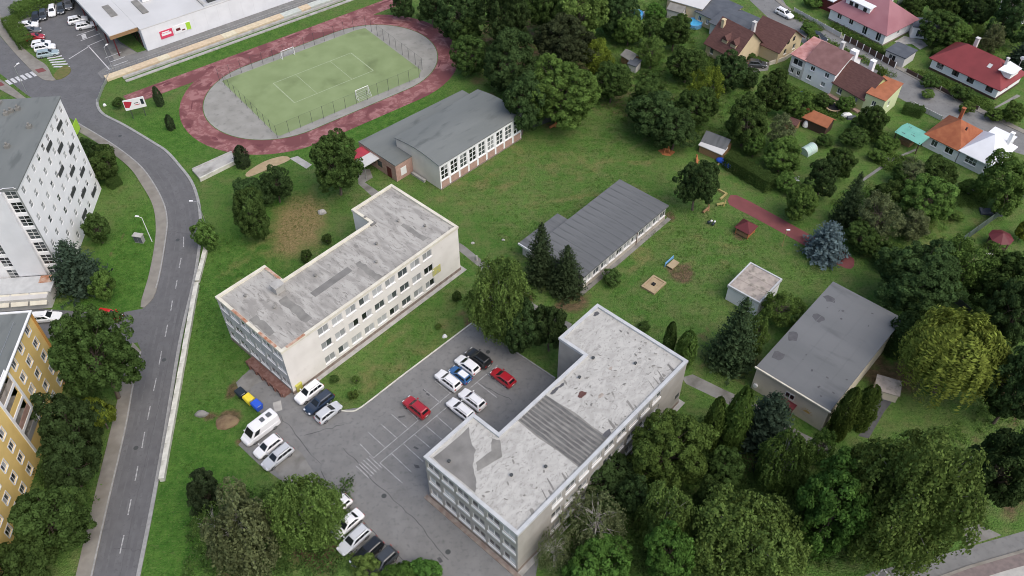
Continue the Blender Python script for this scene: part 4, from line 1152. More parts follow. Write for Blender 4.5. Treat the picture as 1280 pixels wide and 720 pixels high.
# ------------------------------------------------------------------ supermarket
def market():
    a, b = P(185,64), P(340,10)
    rz = math.atan2(b.y-a.y, b.x-a.x)
    t = thing('supermarket', 'large flat roofed supermarket with a pale side wall at the top left', 'supermarket', a, rz)
    LX, D, h = 70, 45, 5.1
    mb = MB(); wall(mb, 0,0,LX,0,0,h,[(25.5,2.2,25.9,3.9)]); wall(mb, LX,0,LX,D,0,h); wall(mb, LX,D,0,D,0,h); wall(mb, 0,D,0,0,0,h)
    mb.build('wall', MT['white_wall2'], t)
    mb = MB(); mb.box(25.5,.1,2.2,25.9,.15,3.9); mb.build('slit_window', MT['dark'], t)
    for i in range(24):
        mb = MB(); mb.box(.12+2.9*i,-.03,.15,.12+2.9*i+2.86,-.004,h-.02); mb.build('wall_panel', MT['white_wall2'], t)
    rf = MB(); rf.box(-.1,-.06,h+.002,LX,D,h+.2); roof = rf.build('roof', MT['roof_light'], t)
    mb = MB(); mb.box(-6.2,1.6,h-.55,-.12,D,h-.5); mb.build('canopy_soffit', MT['frame_brown'], t)
    mb = MB(); mb.box(-6.3,1.5,h-.52,-.14,D,h+.24); mb.build('canopy', MT['roof_light'], t)
    mb = MB(); mb.box(-6.36,1.42,h-.7,-.14,1.49,h+.1); mb.build('wood_fascia', MT['wood'], t)
    for y in (2.2, 9, 16, 23):
        mb = MB(); mb.tube((-5.6,y,0),(-5.6,y,h-.5),.14,.14,8); mb.build('canopy_column', MT['p_darkred'], t)
    mb = MB(); mb.box(-.12,2.0,.1,-.02,26,3.4); mb.build('shop_front', MT['glass_dark'], t)
    for k in range(8):
        mb = MB(); mb.box(-.17,2.2+3*k,.1,-.125,2.35+3*k,3.4); mb.build('shop_front_mullion', MT['p_darkred'], t)
    for (x0,y0,x1,y1,hh,m) in [(5,11,7,12.5,.9,'frame_white'),(8.5,13,10.5,14,.7,'concrete'),(3,6,4.4,13,.15,'roof_dark2'),(-3,9,-1.5,15,.1,'roof_dark2'),(16.5,1.2,18.5,2.6,1.2,'dark_metal'),(26,8,30,12,1.1,'roof_light'),(38,16,44,20,1.4,'steel')]:
        mb = MB(); mb.box(x0,y0,h+.26,x1,y1,h+.26+hh); mb.build('roof_unit', MT[m], roof)
    mb = MB(); mb.box(15,.3,h+.202,LX,1.0,h+.5); mb.build('roof_upstand', MT['metal_cap'], roof)
    mb = MB(); mb.box(15.0,1.001,h+.202,15.4,9,h+.6); mb.build('roof_upstand', MT['concrete'], roof)
    sheet('forecourt', [(120,20),(150,55),(172,66),(186,66),(178,72),(150,82),(143,75),(135,60),(112,25)], 'path', .022)
    # signs on the side wall
    s = thing('red_sign', 'red advertising sign with a white band on the supermarket side wall', 'sign', (0,0,0)); s.location = a + Vector((math.cos(rz),math.sin(rz),0))*3.6; s.rotation_euler = (0,0,rz)
    mb = MB(); mb.box(0,-.14,1.6,2.9,-.05,3.4); mb.build('panel', MT['p_pink'], s)
    mb = MB(); mb.box(.35,-.16,2.25,2.55,-.142,2.75); mb.box(.5,-.16,2.85,2.2,-.142,3.1); mb.build('lettering_band', MT['p_white'], s)
    s = thing('white_sign', 'white and green advertising sign beside the red one on the supermarket wall', 'sign', (0,0,0)); s.location = a + Vector((math.cos(rz),math.sin(rz),0))*6.8; s.rotation_euler = (0,0,rz)
    mb = MB(); mb.box(0,-.14,1.7,4.0,-.05,3.6); mb.build('panel', MT['p_white'], s)
    mb = MB(); mb.box(2.9,-.16,1.8,3.9,-.142,3.5); mb.build('green_field', MT['p_lime'], s)
    mb = MB(); mb.dome((2.0,-.15,2.2),.01,.01,.01); mb.box(.5,-.16,2.3,1.5,-.142,2.9); mb.box(1.8,-.16,2.0,2.5,-.142,2.3); mb.build('print', MT['p_darkred'], s)
market()

# ------------------------------------------------------------------ houses
def house(name, label, pl, pr, D, h, roofm, wallm, rise, kind='hip', over=.45, ops=(), rops=(), fm='frame_white', group=None, wx=(2,1), LX=None, x0=0.0, weights=(4,4,1,1,0)):
    a, b = P(*pl), P(*pr)
    rz = math.atan2(b.y-a.y, b.x-a.x)
    L = LX or (b-a).length
    t = thing(name, label, 'house', a, rz, group)
    mb = MB(); wall(mb, 0,0,L,0,0,h,ops); wall(mb, L,0,L,D,0,h,rops); wall(mb, L,D,0,D,0,h); wall(mb, 0,D,0,0,0,h)
    if kind == 'gable':
        mb.face((L,0,h),(L,D,h),(L,D/2,h+rise)); mb.face((0,D,h),(0,0,h),(0,D/2,h+rise))
    mb.build('wall', MT[wallm], t)
    if ops: windows(t, 0,0,L,0, ops, *wx, fm=fm, weights=weights)
    if rops: windows(t, L,0,L,D, rops, *wx, fm=fm, weights=weights)
    ov = over; e = rise*ov/(D/2); z0 = h-e
    rf = MB(); th = .14
    if kind == 'gable':
        pr_ = [(-ov, z0), (D/2, h+rise), (D+ov, z0)]
        for dz, flip in ((th, False), (0, True)):
            for (ya, za), (yb, zb) in zip(pr_, pr_[1:]):
                f = [(-ov,ya,za+dz),(L+ov,ya,za+dz),(L+ov,yb,zb+dz),(-ov,yb,zb+dz)]
                rf.face(*(f[::-1] if flip else f))
        for xx in (-ov, L+ov):
            for (ya, za), (yb, zb) in zip(pr_, pr_[1:]):
                f = [(xx,ya,za),(xx,yb,zb),(xx,yb,zb+th),(xx,ya,za+th)]
                rf.face(*(f if xx > 0 else f[::-1]))
        for ya in (-ov, D+ov):
            rf.face((-ov,ya,z0),(L+ov,ya,z0),(L+ov,ya,z0+th),(-ov,ya,z0+th))
    elif kind == 'hip':
        r0, r1 = (D/2)*.85, L-(D/2)*.85
        if r0 > r1: r0 = r1 = L/2
        E_ = [(-ov,-ov),(L+ov,-ov),(L+ov,D+ov),(-ov,D+ov)]
        zt = h+rise+th; zl = z0+th
        v = [(x,y,zl) for x,y in E_] + [(r0,D/2,zt),(r1,D/2,zt)] + [(x,y,z0) for x,y in E_]
        rf.add(v, [(0,1,5,4),(1,2,5),(2,3,4,5),(3,0,4),(6,7,1,0),(7,8,2,1),(8,9,3,2),(9,6,0,3),(9,8,7,6)])
    elif kind == 'shed':
        v = [(-ov,-ov,h),(L+ov,-ov,h),(L+ov,D+ov,h+rise),(-ov,D+ov,h+rise)]
        rf.add(v + [(x,y,z+th) for x,y,z in v], [(3,2,1,0),(4,5,6,7),(0,1,5,4),(1,2,6,5),(2,3,7,6),(3,0,4,7)])
        mb = MB(); mb.face((L,0,h),(L,D,h),(L,D,h+rise)); mb.face((0,D,h),(0,0,h),(0,D,h+rise)); mb.face((L,D,h),(0,D,h),(0,D,h+rise),(L,D,h+rise)); mb.build('upper_wall', MT[wallm], t)
    else:
        rf.box(-ov,-ov,h+.002,L+ov,D+ov,h+.2)
    roof = rf.build('roof', MT[roofm], t)
    t['L'] = L
    return t, roof, L
def chimney(roof, x, y, z0, z1, w=.6, m='pale_wall'):
    mb = MB(); mb.box(x-w/2,y-w/2,z0,x+w/2,y+w/2,z1); mb.box(x-w/2-.08,y-w/2-.08,z1+.002,x+w/2+.08,y+w/2+.08,z1+.12); mb.build('chimney', MT[m], roof)
def win_ops(ss, w, z, h): return [(s-w/2, z-h/2, s+w/2, z+h/2) for s in ss]

# red hipped bungalow
t, r, L = house('bungalow', 'white bungalow with bright red hipped roof across the street', (1161,86), (1242.5,125), 9.2, 2.9, 'tile_red', 'white_wall', 3.0, 'hip', .6, win_ops([2.0,5.6,9.0,13.2],1.5,1.7,1.35), win_ops([4.0],1.0,1.7,1.2), fm='frame_brown', wx=(3,2))
chimney(r, 4.5, 7.0, 4.2, 6.7, .7); chimney(r, 12.6, 4.4, 4.5, 6.8, .45)
mb = MB(); mb.add([(12.6,1.7,5.3),(15.4,2.4,5.2),(15.4,6.0,5.2),(12.6,6.0,5.6),(12.6,1.7,5.15),(15.4,2.4,5.05),(15.4,6.0,5.05),(12.6,6.0,5.45)],[(0,1,2,3),(0,4,5,1),(1,5,6,2),(7,6,5,4)]); mb.build('dormer_roof', MT['roof_white'], r)
mb = MB(); mb.box(12.8,2.6,3.9,15.1,5.8,5.04); mb.build('dormer_wall', MT['white_wall'], r)
mb = MB(); mb.add([(10.1,2.2,4.52),(10.9,2.2,4.52),(10.9,3.0,5.05),(10.1,3.0,5.05)],[(0,1,2,3)]); mb.build('skylight', MT['roof_light'], r)
mb = MB(); mb.tube((14.2,7.2,4),(14.2,7.2,6.6),.04); mb.tube((14.2,7.1,6.5),(14.2,7.3,6.55),.45,.4,10); mb.build('satellite_dish', MT['p_white'], r)
mb = MB(); mb.box(-.06,-.06,0,L+.06,9.2,.45); mb.build('plinth', MT['frame_brown'], t)
# pink roofed house with dormer
t, r, L = house('large_house', 'white house with faded pink hipped roof and wide dormer', (1035,24), (1102.5,57.5), 10.8, 3.2, 'tile_pink', 'white_wall', 4.0, 'hip', .6, win_ops([2.6,5.8],1.1,1.9,1.3)+win_ops([9.6,13.2],1.2,1.5,1.9), win_ops([5],.9,1.8,1.2), wx=(2,1))
mb = MB(); mb.box(2.2,1.6,3.6,8.6,5.2,5.7); mb.build('dormer_wall', MT['white_wall'], r)
mb = MB(); mb.box(2.0,1.2,5.702,8.8,5.6,5.85); mb.build('dormer_roof', MT['roof_white'], r)
for s in (3.2, 4.6, 6.9): 
    mb = MB(); mb.box(s,1.56,4.4,s+.9,1.597,5.4); mb.build('dormer_window', MT['glass_dark'], r)
mb = MB()
for k in range(14): mb.box(9+.45*k,-.62,3.05,9.03+.45*k,-.6,3.1)
chimney(r, 9.0, 8.4, 5.0, 7.6, .7); mb = MB(); mb.box(-.06,-.06,0,L+.06,10.8,.3); mb.build('plinth', MT['plinth'], t)
# garage wings of that house
house('garage', 'dark flat roofed garage joined to the pink roofed house', (1137,47), (1166,50), 4.2, 2.6, 'slate', 'white_wall', 0, 'flat', .15, win_ops([1.8,4.4],1.5,1.2,1.7), LX=6.2)
house('garage', 'low dark roofed carport behind the street wall of the pink roofed house', (1104,75), (1122,83), 4.6, 2.3, 'slate', 'pale_wall', 0, 'flat', .2, win_ops([1.6],1.6,1.1,1.6), LX=4.4)
# terrace row
t, r, L = house('row_house', 'white two storey row house with faded pinkish brown roof', (1001,100), (1037,118), 9.0, 4.7, 'tile_pinkbrown', 'white_wall', 2.6, 'gable', .25, win_ops([1.9,5.3],1.0,3.6,1.0)+win_ops([1.6,5.0],1.0,1.4,1.0), wx=(2,1))
chimney(r, 4.0, 5.5, 6.0, 8.4, .7); mb = MB(); mb.box(6.2,5.0,5.8,7.6,6.2,7.9); mb.build('chimney', MT['white_wall'], r)
t, r, L = house('row_house', 'row house end with pale pink roof and dark open balcony', (984,92), (1000.5,100), 7.5, 4.6, 'tile_pinkfaded', 'pale_wall', .9, 'shed', .3, win_ops([1.7],2.2,3.2,1.8)+win_ops([.8,2.4],.8,1.2,1.1), wx=(2,1), weights=(6,1,0,0,0))
mb = MB(); mb.box(.4,-.08,2.3,3.0,-.02,2.9); mb.build('balcony_rail', MT['white_wall'], t)
t, r, L = house('row_house', 'green rendered row house with dark brown roof', (1037,118), (1075,140), 8.5, 2.9, 'tile_brown', 'green_wall', 3.4, 'gable', .25, win_ops([1.9,5.8],1.1,1.8,1.2), wx=(2,1))
chimney(r, 3.4, 6.4, 4.6, 7.2, .9, 'white_wall')
mb = MB(); mb.box(-.02,-.9,0,L,-.06,.35); mb.build('brick_terrace', MT['pink_brick'], t)
t, r, L = house('row_house', 'light green cube house with orange roof at the row end', (1075,140), (1098,150), 6.8, 4.4, 'tile_orange2', 'lightgreen_wall', .7, 'shed', .12, win_ops([2.0],.9,2.9,1.1), win_ops([2.5],.9,2.6,1.1), wx=(2,1))
# orange / white pair
t, r, L = house('semi_detached_house', 'house half with orange tiled hipped roof by the turquoise shelter', (1152,182), (1193,202.5), 8.6, 2.8, 'tile_orange', 'white_wall', 2.9, 'hip', .35, win_ops([2.0],1.2,1.6,1.3)+win_ops([5.0],1.6,1.6,1.3), wx=(2,1))
mb = MB(); mb.box(5.2,3.0,5.0,5.5,3.3,5.6); mb.build('roof_vent', MT['tile_brown'], r)
chimney(r, 2.2, 7.4, 3.8, 6.2, .55, 'tile_orange')
t, r, L = house('semi_detached_house', 'house half with shining white hipped roof joined to the orange roofed half', (1194,203), (1233,222.5), 8.6, 2.9, 'roof_white', 'white_wall2', 3.0, 'hip', .35, win_ops([2.4],2.2,1.7,1.4)+win_ops([5.6],1.4,1.5,1.2), wx=(3,2))
chimney(r, 5.2, 6.6, 4.0, 6.3, .6, 'white_wall'); mb = MB(); mb.box(1.0,8.2,0,5.0,10.6,2.9); mb.build('porch_wall', MT['white_wall2'], t); mb = MB(); mb.box(.8,8.0,3.3,5.2,10.8,3.45); mb.build('porch_roof', MT['roof_white'], t)
# brown L-shaped house
t, r, L = house('family_house', 'cream house wing with brown gabled roof facing the street', (934,63), (961,76), 8.4, 3.3, 'tile_brown', 'cream_wall', 3.2, 'gable', .55, win_ops([1.6],1.1,1.2,1.9), win_ops([2.6,5.8],1.0,2.0,1.2), wx=(1,1), LX=7.6)
mb = MB(); mb.box(7.62,2.6,3.7,7.66,3.4,4.7); mb.box(7.62,4.6,3.7,7.66,5.4,4.7); mb.build('attic_window', MT['glass_dark'], t)
b1 = t
a = P(884,70); q = P(925,86)
t2, r2, L2 = house('family_house', 'cream house wing with steep brown roof and two dormers among trees', (881,68), (921,90), 9.0, 3.0, 'tile_brown', 'cream_wall', 4.2, 'gable', .5, win_ops([1.6,5.2],1.0,1.6,1.3), wx=(1,1), LX=7.8)
for s in (3.0, 5.4):
    mb = MB(); mb.box(s,1.0,3.6,s+1.4,4.0,5.0); mb.build('dormer_wall', MT['cream_wall'], r2)
    mb = MB(); mb.add([(s-.2,.8,4.9),(s+1.6,.8,4.9),(s+.7,.8,5.9),(s-.2,4.6,4.9),(s+1.6,4.6,4.9),(s+.7,4.6,5.9)],[(0,1,2),(0,2,5,3),(1,4,5,2),(3,5,4)]); mb.build('dormer_roof', MT['tile_brown'], r2)
chimney(r2, 1.0, 3.2, 4.0, 7.6, .7, 'cream_wall'); chimney(r2, 6.5, 6.5, 5.2, 8.2, .7, 'pale_wall')
# roofs at the top edge
house('town_house', 'house with blue-grey low roof behind the brown roofed house', (886,42), (912,54), 9.0, 2.8, 'slate', 'white_wall2', 1.0, 'gable', .4, LX=8.0)
house('town_house', 'house with grey low roof and beige wall beside the round pool', (868,28), (889,38), 8.0, 2.7, 'slate', 'cream_wall', .7, 'shed', .3, win_ops([1.2,3.4],.9,1.5,1.1), LX=6.5)
house('town_house', 'cream house with pale grey roof cut by the top edge', (832,16), (866,26), 9.0, 3.4, 'roof_light', 'cream_wall', .8, 'shed', .3, win_ops([1.4,4.4],1.0,1.9,1.2), LX=8.6)
house('garage', 'small grey arched roof shed beside the pale roofed house', (833,22), (850,27), 3.0, 2.2, 'roof_dark2', 'pale_wall', .8, 'gable', .2, LX=3.6)
house('garage', 'dark red garage with white edge left of the pink roofed house', (1022,9), (1034,14), 5.0, 2.6, 'roof_white', 'p_darkred', 0, 'flat', .2, LX=3.4)
house('garage', 'grey flat shed roof behind the dark garage of the pink roofed house', (1170,54), (1184,57), 4, 1.8, 'roof_dark', 'pale_wall', 0, 'flat', .1, LX=4.0)
house('town_house', 'pale house glimpsed between trees at the top right corner', (1246,18), (1268,27), 6.0, 3.0, 'roof_light', 'white_wall', 1.5, 'gable', .3, win_ops([1.5,4.0],.9,1.6,1.1), LX=6)
# garden sheds
house('garden_shed', 'garden shed with dark pitched roof and pale lean-to by the lawn edge', (876,187), (902,197), 3.4, 2.0, 'roof_slab', 'wood', 1.2, 'gable', .25, LX=4.6)
t, r, L = house('garden_shed', 'pale corrugated lean-to roof in front of the dark shed', (873,190), (898,201), 1.7, 1.6, 'roof_light', 'wood', .5, 'shed', .2, LX=4.7)
house('garden_shed', 'open garden shelter with orange tiled roof behind the row houses', (1001,157), (1028,169), 3.0, 2.2, 'tile_orange2', 'frame_brown', .9, 'gable', .35, LX=5.0)
house('garden_shed', 'small grey roofed shed beside the yellow-green tree in the wood', (776,78), (787,85), 2.6, 1.8, 'roof_dark2', 'wood', .8, 'gable', .2, LX=3.0)
house('garden_shed', 'tiny dark shed in front of the small grey one in the wood', (784,88), (792,91), 2.0, 1.6, 'slate', 'pale_wall', .5, 'shed', .15, LX=2.0)
house('garden_shed', 'little brown roofed hut left of the orange garden shelter', (980,160), (990,164), 2.0, 1.5, 'tile_brown', 'wood', .5, 'gable', .15, LX=2.2)
house('garden_shed', 'grey sheet roofed store in the shade left of the willow', (1090,495), (1107,500), 2.4, 1.6, 'roof_mossy', 'beige_wall', .3, 'shed', .15, LX=3.2)
def shelter():
    c = P(1137,180); t = thing('turquoise_shelter', 'open shelter with turquoise sheet roof beside the orange roofed house', 'shelter', c, R(-50))
    w, d = 5.4, 4.6
    for x in (-w/2+.3, w/2-.3):
        for y in (-d/2+.3, d/2-.3):
            mb = MB(); mb.box(x-.08,y-.08,0,x+.08,y+.08,2.5); mb.build('post', MT['frame_brown'], t)
    mb = MB(); mb.add([(-w/2,-d/2,2.4),(w/2,-d/2,2.4),(w/2,d/2,2.4),(-w/2,d/2,2.4),(-w/2,0,2.9),(w/2,0,2.9)],[(0,1,5,4),(4,5,2,3),(0,4,3),(1,2,5),(3,2,1,0)]); r = mb.build('roof', MT['turquoise'], t)
    for i in range(6): 
        x = rr.uniform(-2,2); mb = MB(); mb.add([(x,-1.6+.5*i,2.405+.25*(1-abs(-1.6+.5*i)/2.3)*2-.03),(x+.8,-1.6+.5*i,2.46+.43*(1-abs(-1.6+.5*i)/2.3)),(x+.8,-1.45+.5*i,2.46+.43*(1-abs(-1.45+.5*i)/2.3)),(x,-1.45+.5*i,2.46+.43*(1-abs(-1.45+.5*i)/2.3))],[(0,1,2,3)]); mb.build('roof_stain', MT['slate'], r)
    mb = MB(); mb.box(-1.8,-1.2,0,.5,.6,.9); mb.build('stacked_table', MT['wood'], t)
shelter()
# ------------------------------------------------------------------ cars
CARS = {  # length, width, height, (cabin base x0,x1), (cabin top x0,x1), belt z, hood z ; front of the car is +x
    'hatchback': (4.1, 1.76, 1.48, (-2.0, 0.95), (-1.65, 0.15), .92, .88),
    'saloon':    (4.5, 1.78, 1.44, (-1.65, 1.0), (-1.0, 0.2), .92, .86),
    'estate':    (4.6, 1.8, 1.48, (-2.25, 0.95), (-2.0, 0.2), .93, .88),
    'suv':       (4.4, 1.84, 1.66, (-2.15, 0.9), (-1.85, 0.2), 1.05, 1.0),
    'van':       (5.6, 2.02, 2.35, (-2.78, 2.0), (-2.74, 1.25), 1.3, 1.1),
}
_cm = {}
def car_meshes(kind):
    if kind in _cm: return _cm[kind]
    L, W, H, cb, ct, zb, zh = CARS[kind]
    hl, hw = L/2, W/2
    mb = MB()
    st = [(-hl, .80, .42, zb-.14), (-hl+.07, .94, .3, zb-.03), (-hl+.35, .99, .22, zb), (cb[0]+.6, 1, .2, zb), (0, 1, .2, zb), (cb[1]-.1, 1, .2, zb), (cb[1]+.25, .99, .2, zh+.02),
          (hl-.55, .97, .22, zh-.06), (hl-.2, .9, .26, zh-.16), (hl-.04, .74, .34, zh-.3), (hl, .62, .4, zh-.38)]
    rings = []
    for x, k, z0, z1 in st:
        w = hw*k
        rings.append([(x,-w*.9,z0),(x,-w,z0+.2),(x,-w,z1-.16),(x,-w*.88,z1),(x,w*.88,z1),(x,w,z1-.16),(x,w,z0+.2),(x,w*.9,z0)])
    vs = [p for r_ in rings for p in r_]; fs = []
    for i in range(len(rings)-1):
        for j in range(8):
            a, b = 8*i+j, 8*i+(j+1) % 8
            fs.append((a, b, b+8, a+8))
    fs += [tuple(range(8)), tuple(range(8*(len(rings)-1), 8*len(rings)))[::-1]]
    mb.add(vs, [f[::-1] for f in fs])
    # cabin shell
    bw, tw = hw*.88, hw*.7
    if kind == 'van': bw, tw = hw*.96, hw*.86
    def ring(x0, x1, w, z, c): return [(x0+c,-w,z),(x1-c,-w,z),(x1,-w+c,z),(x1,w-c,z),(x1-c,w,z),(x0+c,w,z),(x0,w-c,z),(x0,-w+c,z)]
    r0, r1, r2 = ring(cb[0], cb[1], bw, zb-.02, .12), ring(ct[0], ct[1], tw+.03, H-.07, .12), ring(ct[0]+.12, ct[1]-.14, tw-.1, H, .1)
    mb.add(r0+r1+r2, [(i,(i+1)%8,(i+1)%8+8,i+8) for i in range(8)] + [(i+8,(i+1)%8+8,(i+1)%8+16,i+16) for i in range(8)] + [tuple(range(16,24))])
    body = mb.mesh('body', MT['paint_white'], smooth=False)
    def q(t0, t1, e0, e1, o):
        """glass strip between base edge e0 and top edge e1, from fraction t0 to t1, pushed out by o"""
        a, b, c, d = [Vector(p) for p in (e0[0], e0[1], e1[1], e1[0])]
        n = (b-a).cross(d-a).normalized()*o
        def pt(s, t): return a.lerp(b, s).lerp(d.lerp(c, s), t) + n
        return lambda m_, s0, s1: m_.face(pt(s0,t0), pt(s1,t0), pt(s1,t1), pt(s0,t1))
    out = {'body': body}
    ws = MB(); q(.08,.93,(r0[2],r0[3]),(r1[2],r1[3]),.015)(ws,.04,.96); out['windscreen'] = ws.mesh('windscreen', MT['glass_dark'])
    rw = MB(); q(.3,.9,(r0[6],r0[7]),(r1[6],r1[7]),.015)(rw,.06,.94); out['rear_window'] = rw.mesh('rear_window', MT['glass_dark'])
    for nm, e in (('r', (0,1)), ('l', (4,5))):
        m_ = MB(); f = q(.14,.9,(r0[e[0]],r0[e[1]]),(r1[e[0]],r1[e[1]]),.012)
        segs = [(.05,.36),(.39,.66),(.69,.95)] if kind != 'van' else ([(.76,.96)] if nm == 'r' else [(.04,.24)])
        for a, b in segs: f(m_, a, b)
        out['side_window_'+nm] = m_.mesh('side_window', MT['glass_dark'])
    ty = MB(); ty.tube((0,-.1,0),(0,.1,0),.32,.32,14); out['tyre'] = ty.mesh('tyre', MT['rubber'])
    ri = MB(); ri.tube((0,-.112,0),(0,.112,0),.2,.2,10); out['rim'] = ri.mesh('rim', MT['rim'])
    hlm = MB(); hlm.add([(0,-.2,.0),(.1,-.12,.0),(.1,.12,.0),(0,.2,0),(-.12,-.2,.1),(-.02,-.12,.12),(-.02,.12,.12),(-.12,.2,.1)],[(0,1,5,4),(1,2,6,5),(2,3,7,6),(4,5,6,7)]); out['headlight'] = hlm.mesh('headlight', MT['lamp_clear'])
    tl = MB(); tl.box(-.03,-.12,-.1,.05,.12,.1); out['taillight'] = tl.mesh('taillight', MT['lamp_red'])
    mi = MB(); mi.box(-.08,-.1,-.06,.08,.1,.07); out['mirror'] = mi.mesh('mirror', MT['paint_darkgrey'])
    pl = MB(); pl.box(-.01,-.26,-.055,.01,.26,.055); out['number_plate'] = pl.mesh('number_plate', MT['p_white'])
    ra = MB(); ra.box(ct[0]+.25,-.02,0,ct[1]-.25,.02,.05); out['roof_rail'] = ra.mesh('roof_rail', MT['dark_metal'])
    _cm[kind] = out
    return out

def car(kind, paint, px, rz, label, group='cars parked by the school', roof=None, scale=1.0, z=.02):
    L, W, H, cb, ct, zb, zh = CARS[kind]
    p = P(px[0], px[1], .75); p.z = z
    t = thing('white_van' if False else ('van' if kind == 'van' else 'parked_car'), label, 'van' if kind == 'van' else 'car', p, rz, group)
    t.scale = (scale,)*3
    M_ = car_meshes(kind); pm = MT['paint_'+paint]
    link('body', M_['body'], t, mat=pm)
    if roof:
        mb = MB(); tw = W/2*.7
        mb.box(ct[0]+.14,-tw+.1,H+.003,ct[1]-.16,tw-.1,H+.02); mb.build('roof_panel', MT['paint_'+roof], t)
    for k in ('windscreen', 'rear_window'): link(k, M_[k], t)
    for k in 'rl': link('side_window', M_['side_window_'+k], t)
    wb = L*.3
    for sx in (-1, 1):
        for sy in (-1, 1):
            w = link('wheel', M_['tyre'], t, (sx*wb, sy*(W/2-.1), .32)); link('rim', M_['rim'], w)
    for sy in (-1, 1):
        link('headlight', M_['headlight'], t, (L/2-.12, sy*W*.31, zh-.26)); link('taillight', M_['taillight'], t, (-L/2+.02, sy*W*.36, zb-.16))
        link('mirror', M_['mirror'], t, (cb[1]-.25, sy*(W/2+.08), zb+.06), mat=pm)
    link('number_plate', M_['number_plate'], t, (L/2+.005, 0, .42)); link('number_plate', M_['number_plate'], t, (-L/2-.012, 0, .6))
    if kind in ('estate', 'suv'):
        for sy in (-1, 1): link('roof_rail', M_['roof_rail'], t, (0, sy*W*.29, H-.02))
    if kind == 'van':
        for x, w in ((-1.8,.35),(-.7,.3)):
            mb = MB(); mb.box(x-w,-.35,H+.005,x+w,.35,H+.09); mb.build('roof_hatch', MT['paint_grey'], t)
    return t
VU = A47 + math.pi/2           # nose towards the upper left
DU = A47 + math.pi             # nose towards the lower left
car('suv', 'black', (598,447), VU, 'black estate car at the end of the upper parking row')
car('hatchback', 'white', (584,455.5), VU, 'white hatchback between the black and the blue car', scale=1.03)
car('hatchback', 'blue', (575,467.5), VU, 'small blue car with a white roof in the upper parking row', roof='white', scale=.93)
car('suv', 'white', (560,475), VU, 'white car left of the small blue car')
car('hatchback', 'red', (628.5,471), VU, 'dark red car parked alone at the right end of the lot')
car('suv', 'white', (590,499), VU, 'white car in the lower parking row, upper of two')
car('estate', 'white', (575.5,510.5), VU, 'white car partly hidden by the roof corner of the grey school block')
car('suv', 'red', (520,508.5), VU, 'red car parked alone at the left of the stalls')
car('suv', 'white', (386,490), DU, 'white car beside the cream school block corner')
car('estate', 'navy', (398.5,502.5), DU, 'dark navy car between a white and a silver car')
car('hatchback', 'silver', (410.5,514.5), DU + math.pi, 'silver hatchback at the lawn corner')
car('van', 'white', (325.5,537), DU, 'large white camper van near the waste bins', None)
car('hatchback', 'white', (334.5,557.5), DU, 'white hatchback right beside the camper van', scale=1.0)
car('estate', 'silver', (346.5,570.5), DU, 'silver estate car second from the camper van')
car('hatchback', 'white', (421,634), DU, 'white car almost hidden under the big leafy tree')
car('saloon', 'white', (434,654), DU, 'white saloon half hidden by the big leafy tree')
car('estate', 'silver', (442,674), DU, 'pale silver car below the half hidden white saloon')
car('estate', 'black', (458,690), DU, 'black car between the pale silver car and the dark grey one')
car('suv', 'darkgrey', (477,702), DU, 'dark grey car partly under the bright green bush')
GM = 'cars in the supermarket lot'
h1 = R(12); h2 = R(-72)
car('suv', 'white', (35,31.5), h1+R(4), 'white car beside the hedge, uppermost in the left row of the supermarket lot', GM)
car('estate', 'grey', (38,38), h1+R(4), 'grey car between a white and a red car by the hedge', GM)
car('hatchback', 'red', (43.5,46), h1+R(4), 'red car in the left row of the supermarket lot', GM)
car('hatchback', 'white', (51,54), h1+R(6), 'white car just below the red one by the hedge', GM)
car('suv', 'white', (56,59), h1+R(6), 'second white car below the red one in the hedge row', GM)
car('estate', 'teal', (59.5,66), h1+R(6), 'pale blue-grey car next to the hatched area', GM)
car('hatchback', 'black', (44.5,21.5), h2, 'black car at the left end of the upper row by the hedge', GM)
car('hatchback', 'darkgrey', (53.5,18), h2, 'dark grey car second in the upper row by the hedge', GM)
car('estate', 'white', (65,13), h2, 'white car in the upper row of the supermarket lot', GM)
car('hatchback', 'darkgrey', (76,10.5), h2, 'dark car right of the white one in the upper row', GM)
car('suv', 'grey', (86,5), h2, 'grey car at the right end of the upper row', GM)
car('suv', 'white', (97,24.5), R(25), 'white delivery car in the middle of the supermarket lot', GM)
car('estate', 'white', (107.5,31), R(22), 'white off-road car in front of the delivery car', GM)
car('estate', 'white', (57.5,395.5), R(5), 'white car beside the ochre apartment block', None)
car('hatchback', 'brightred', (136.5,393.5), R(-12), 'small bright red car peeking out behind the big maple', None)
car('estate', 'white', (981,16), R(-54), 'white car parked on the residential street', None)
car('hatchback', 'darkgrey', (947,79), R(-10), 'dark car on the driveway of the brown roofed house', None)
car('hatchback', 'black', (1024,46), R(-52), 'black car on the street behind the pink row house', None)

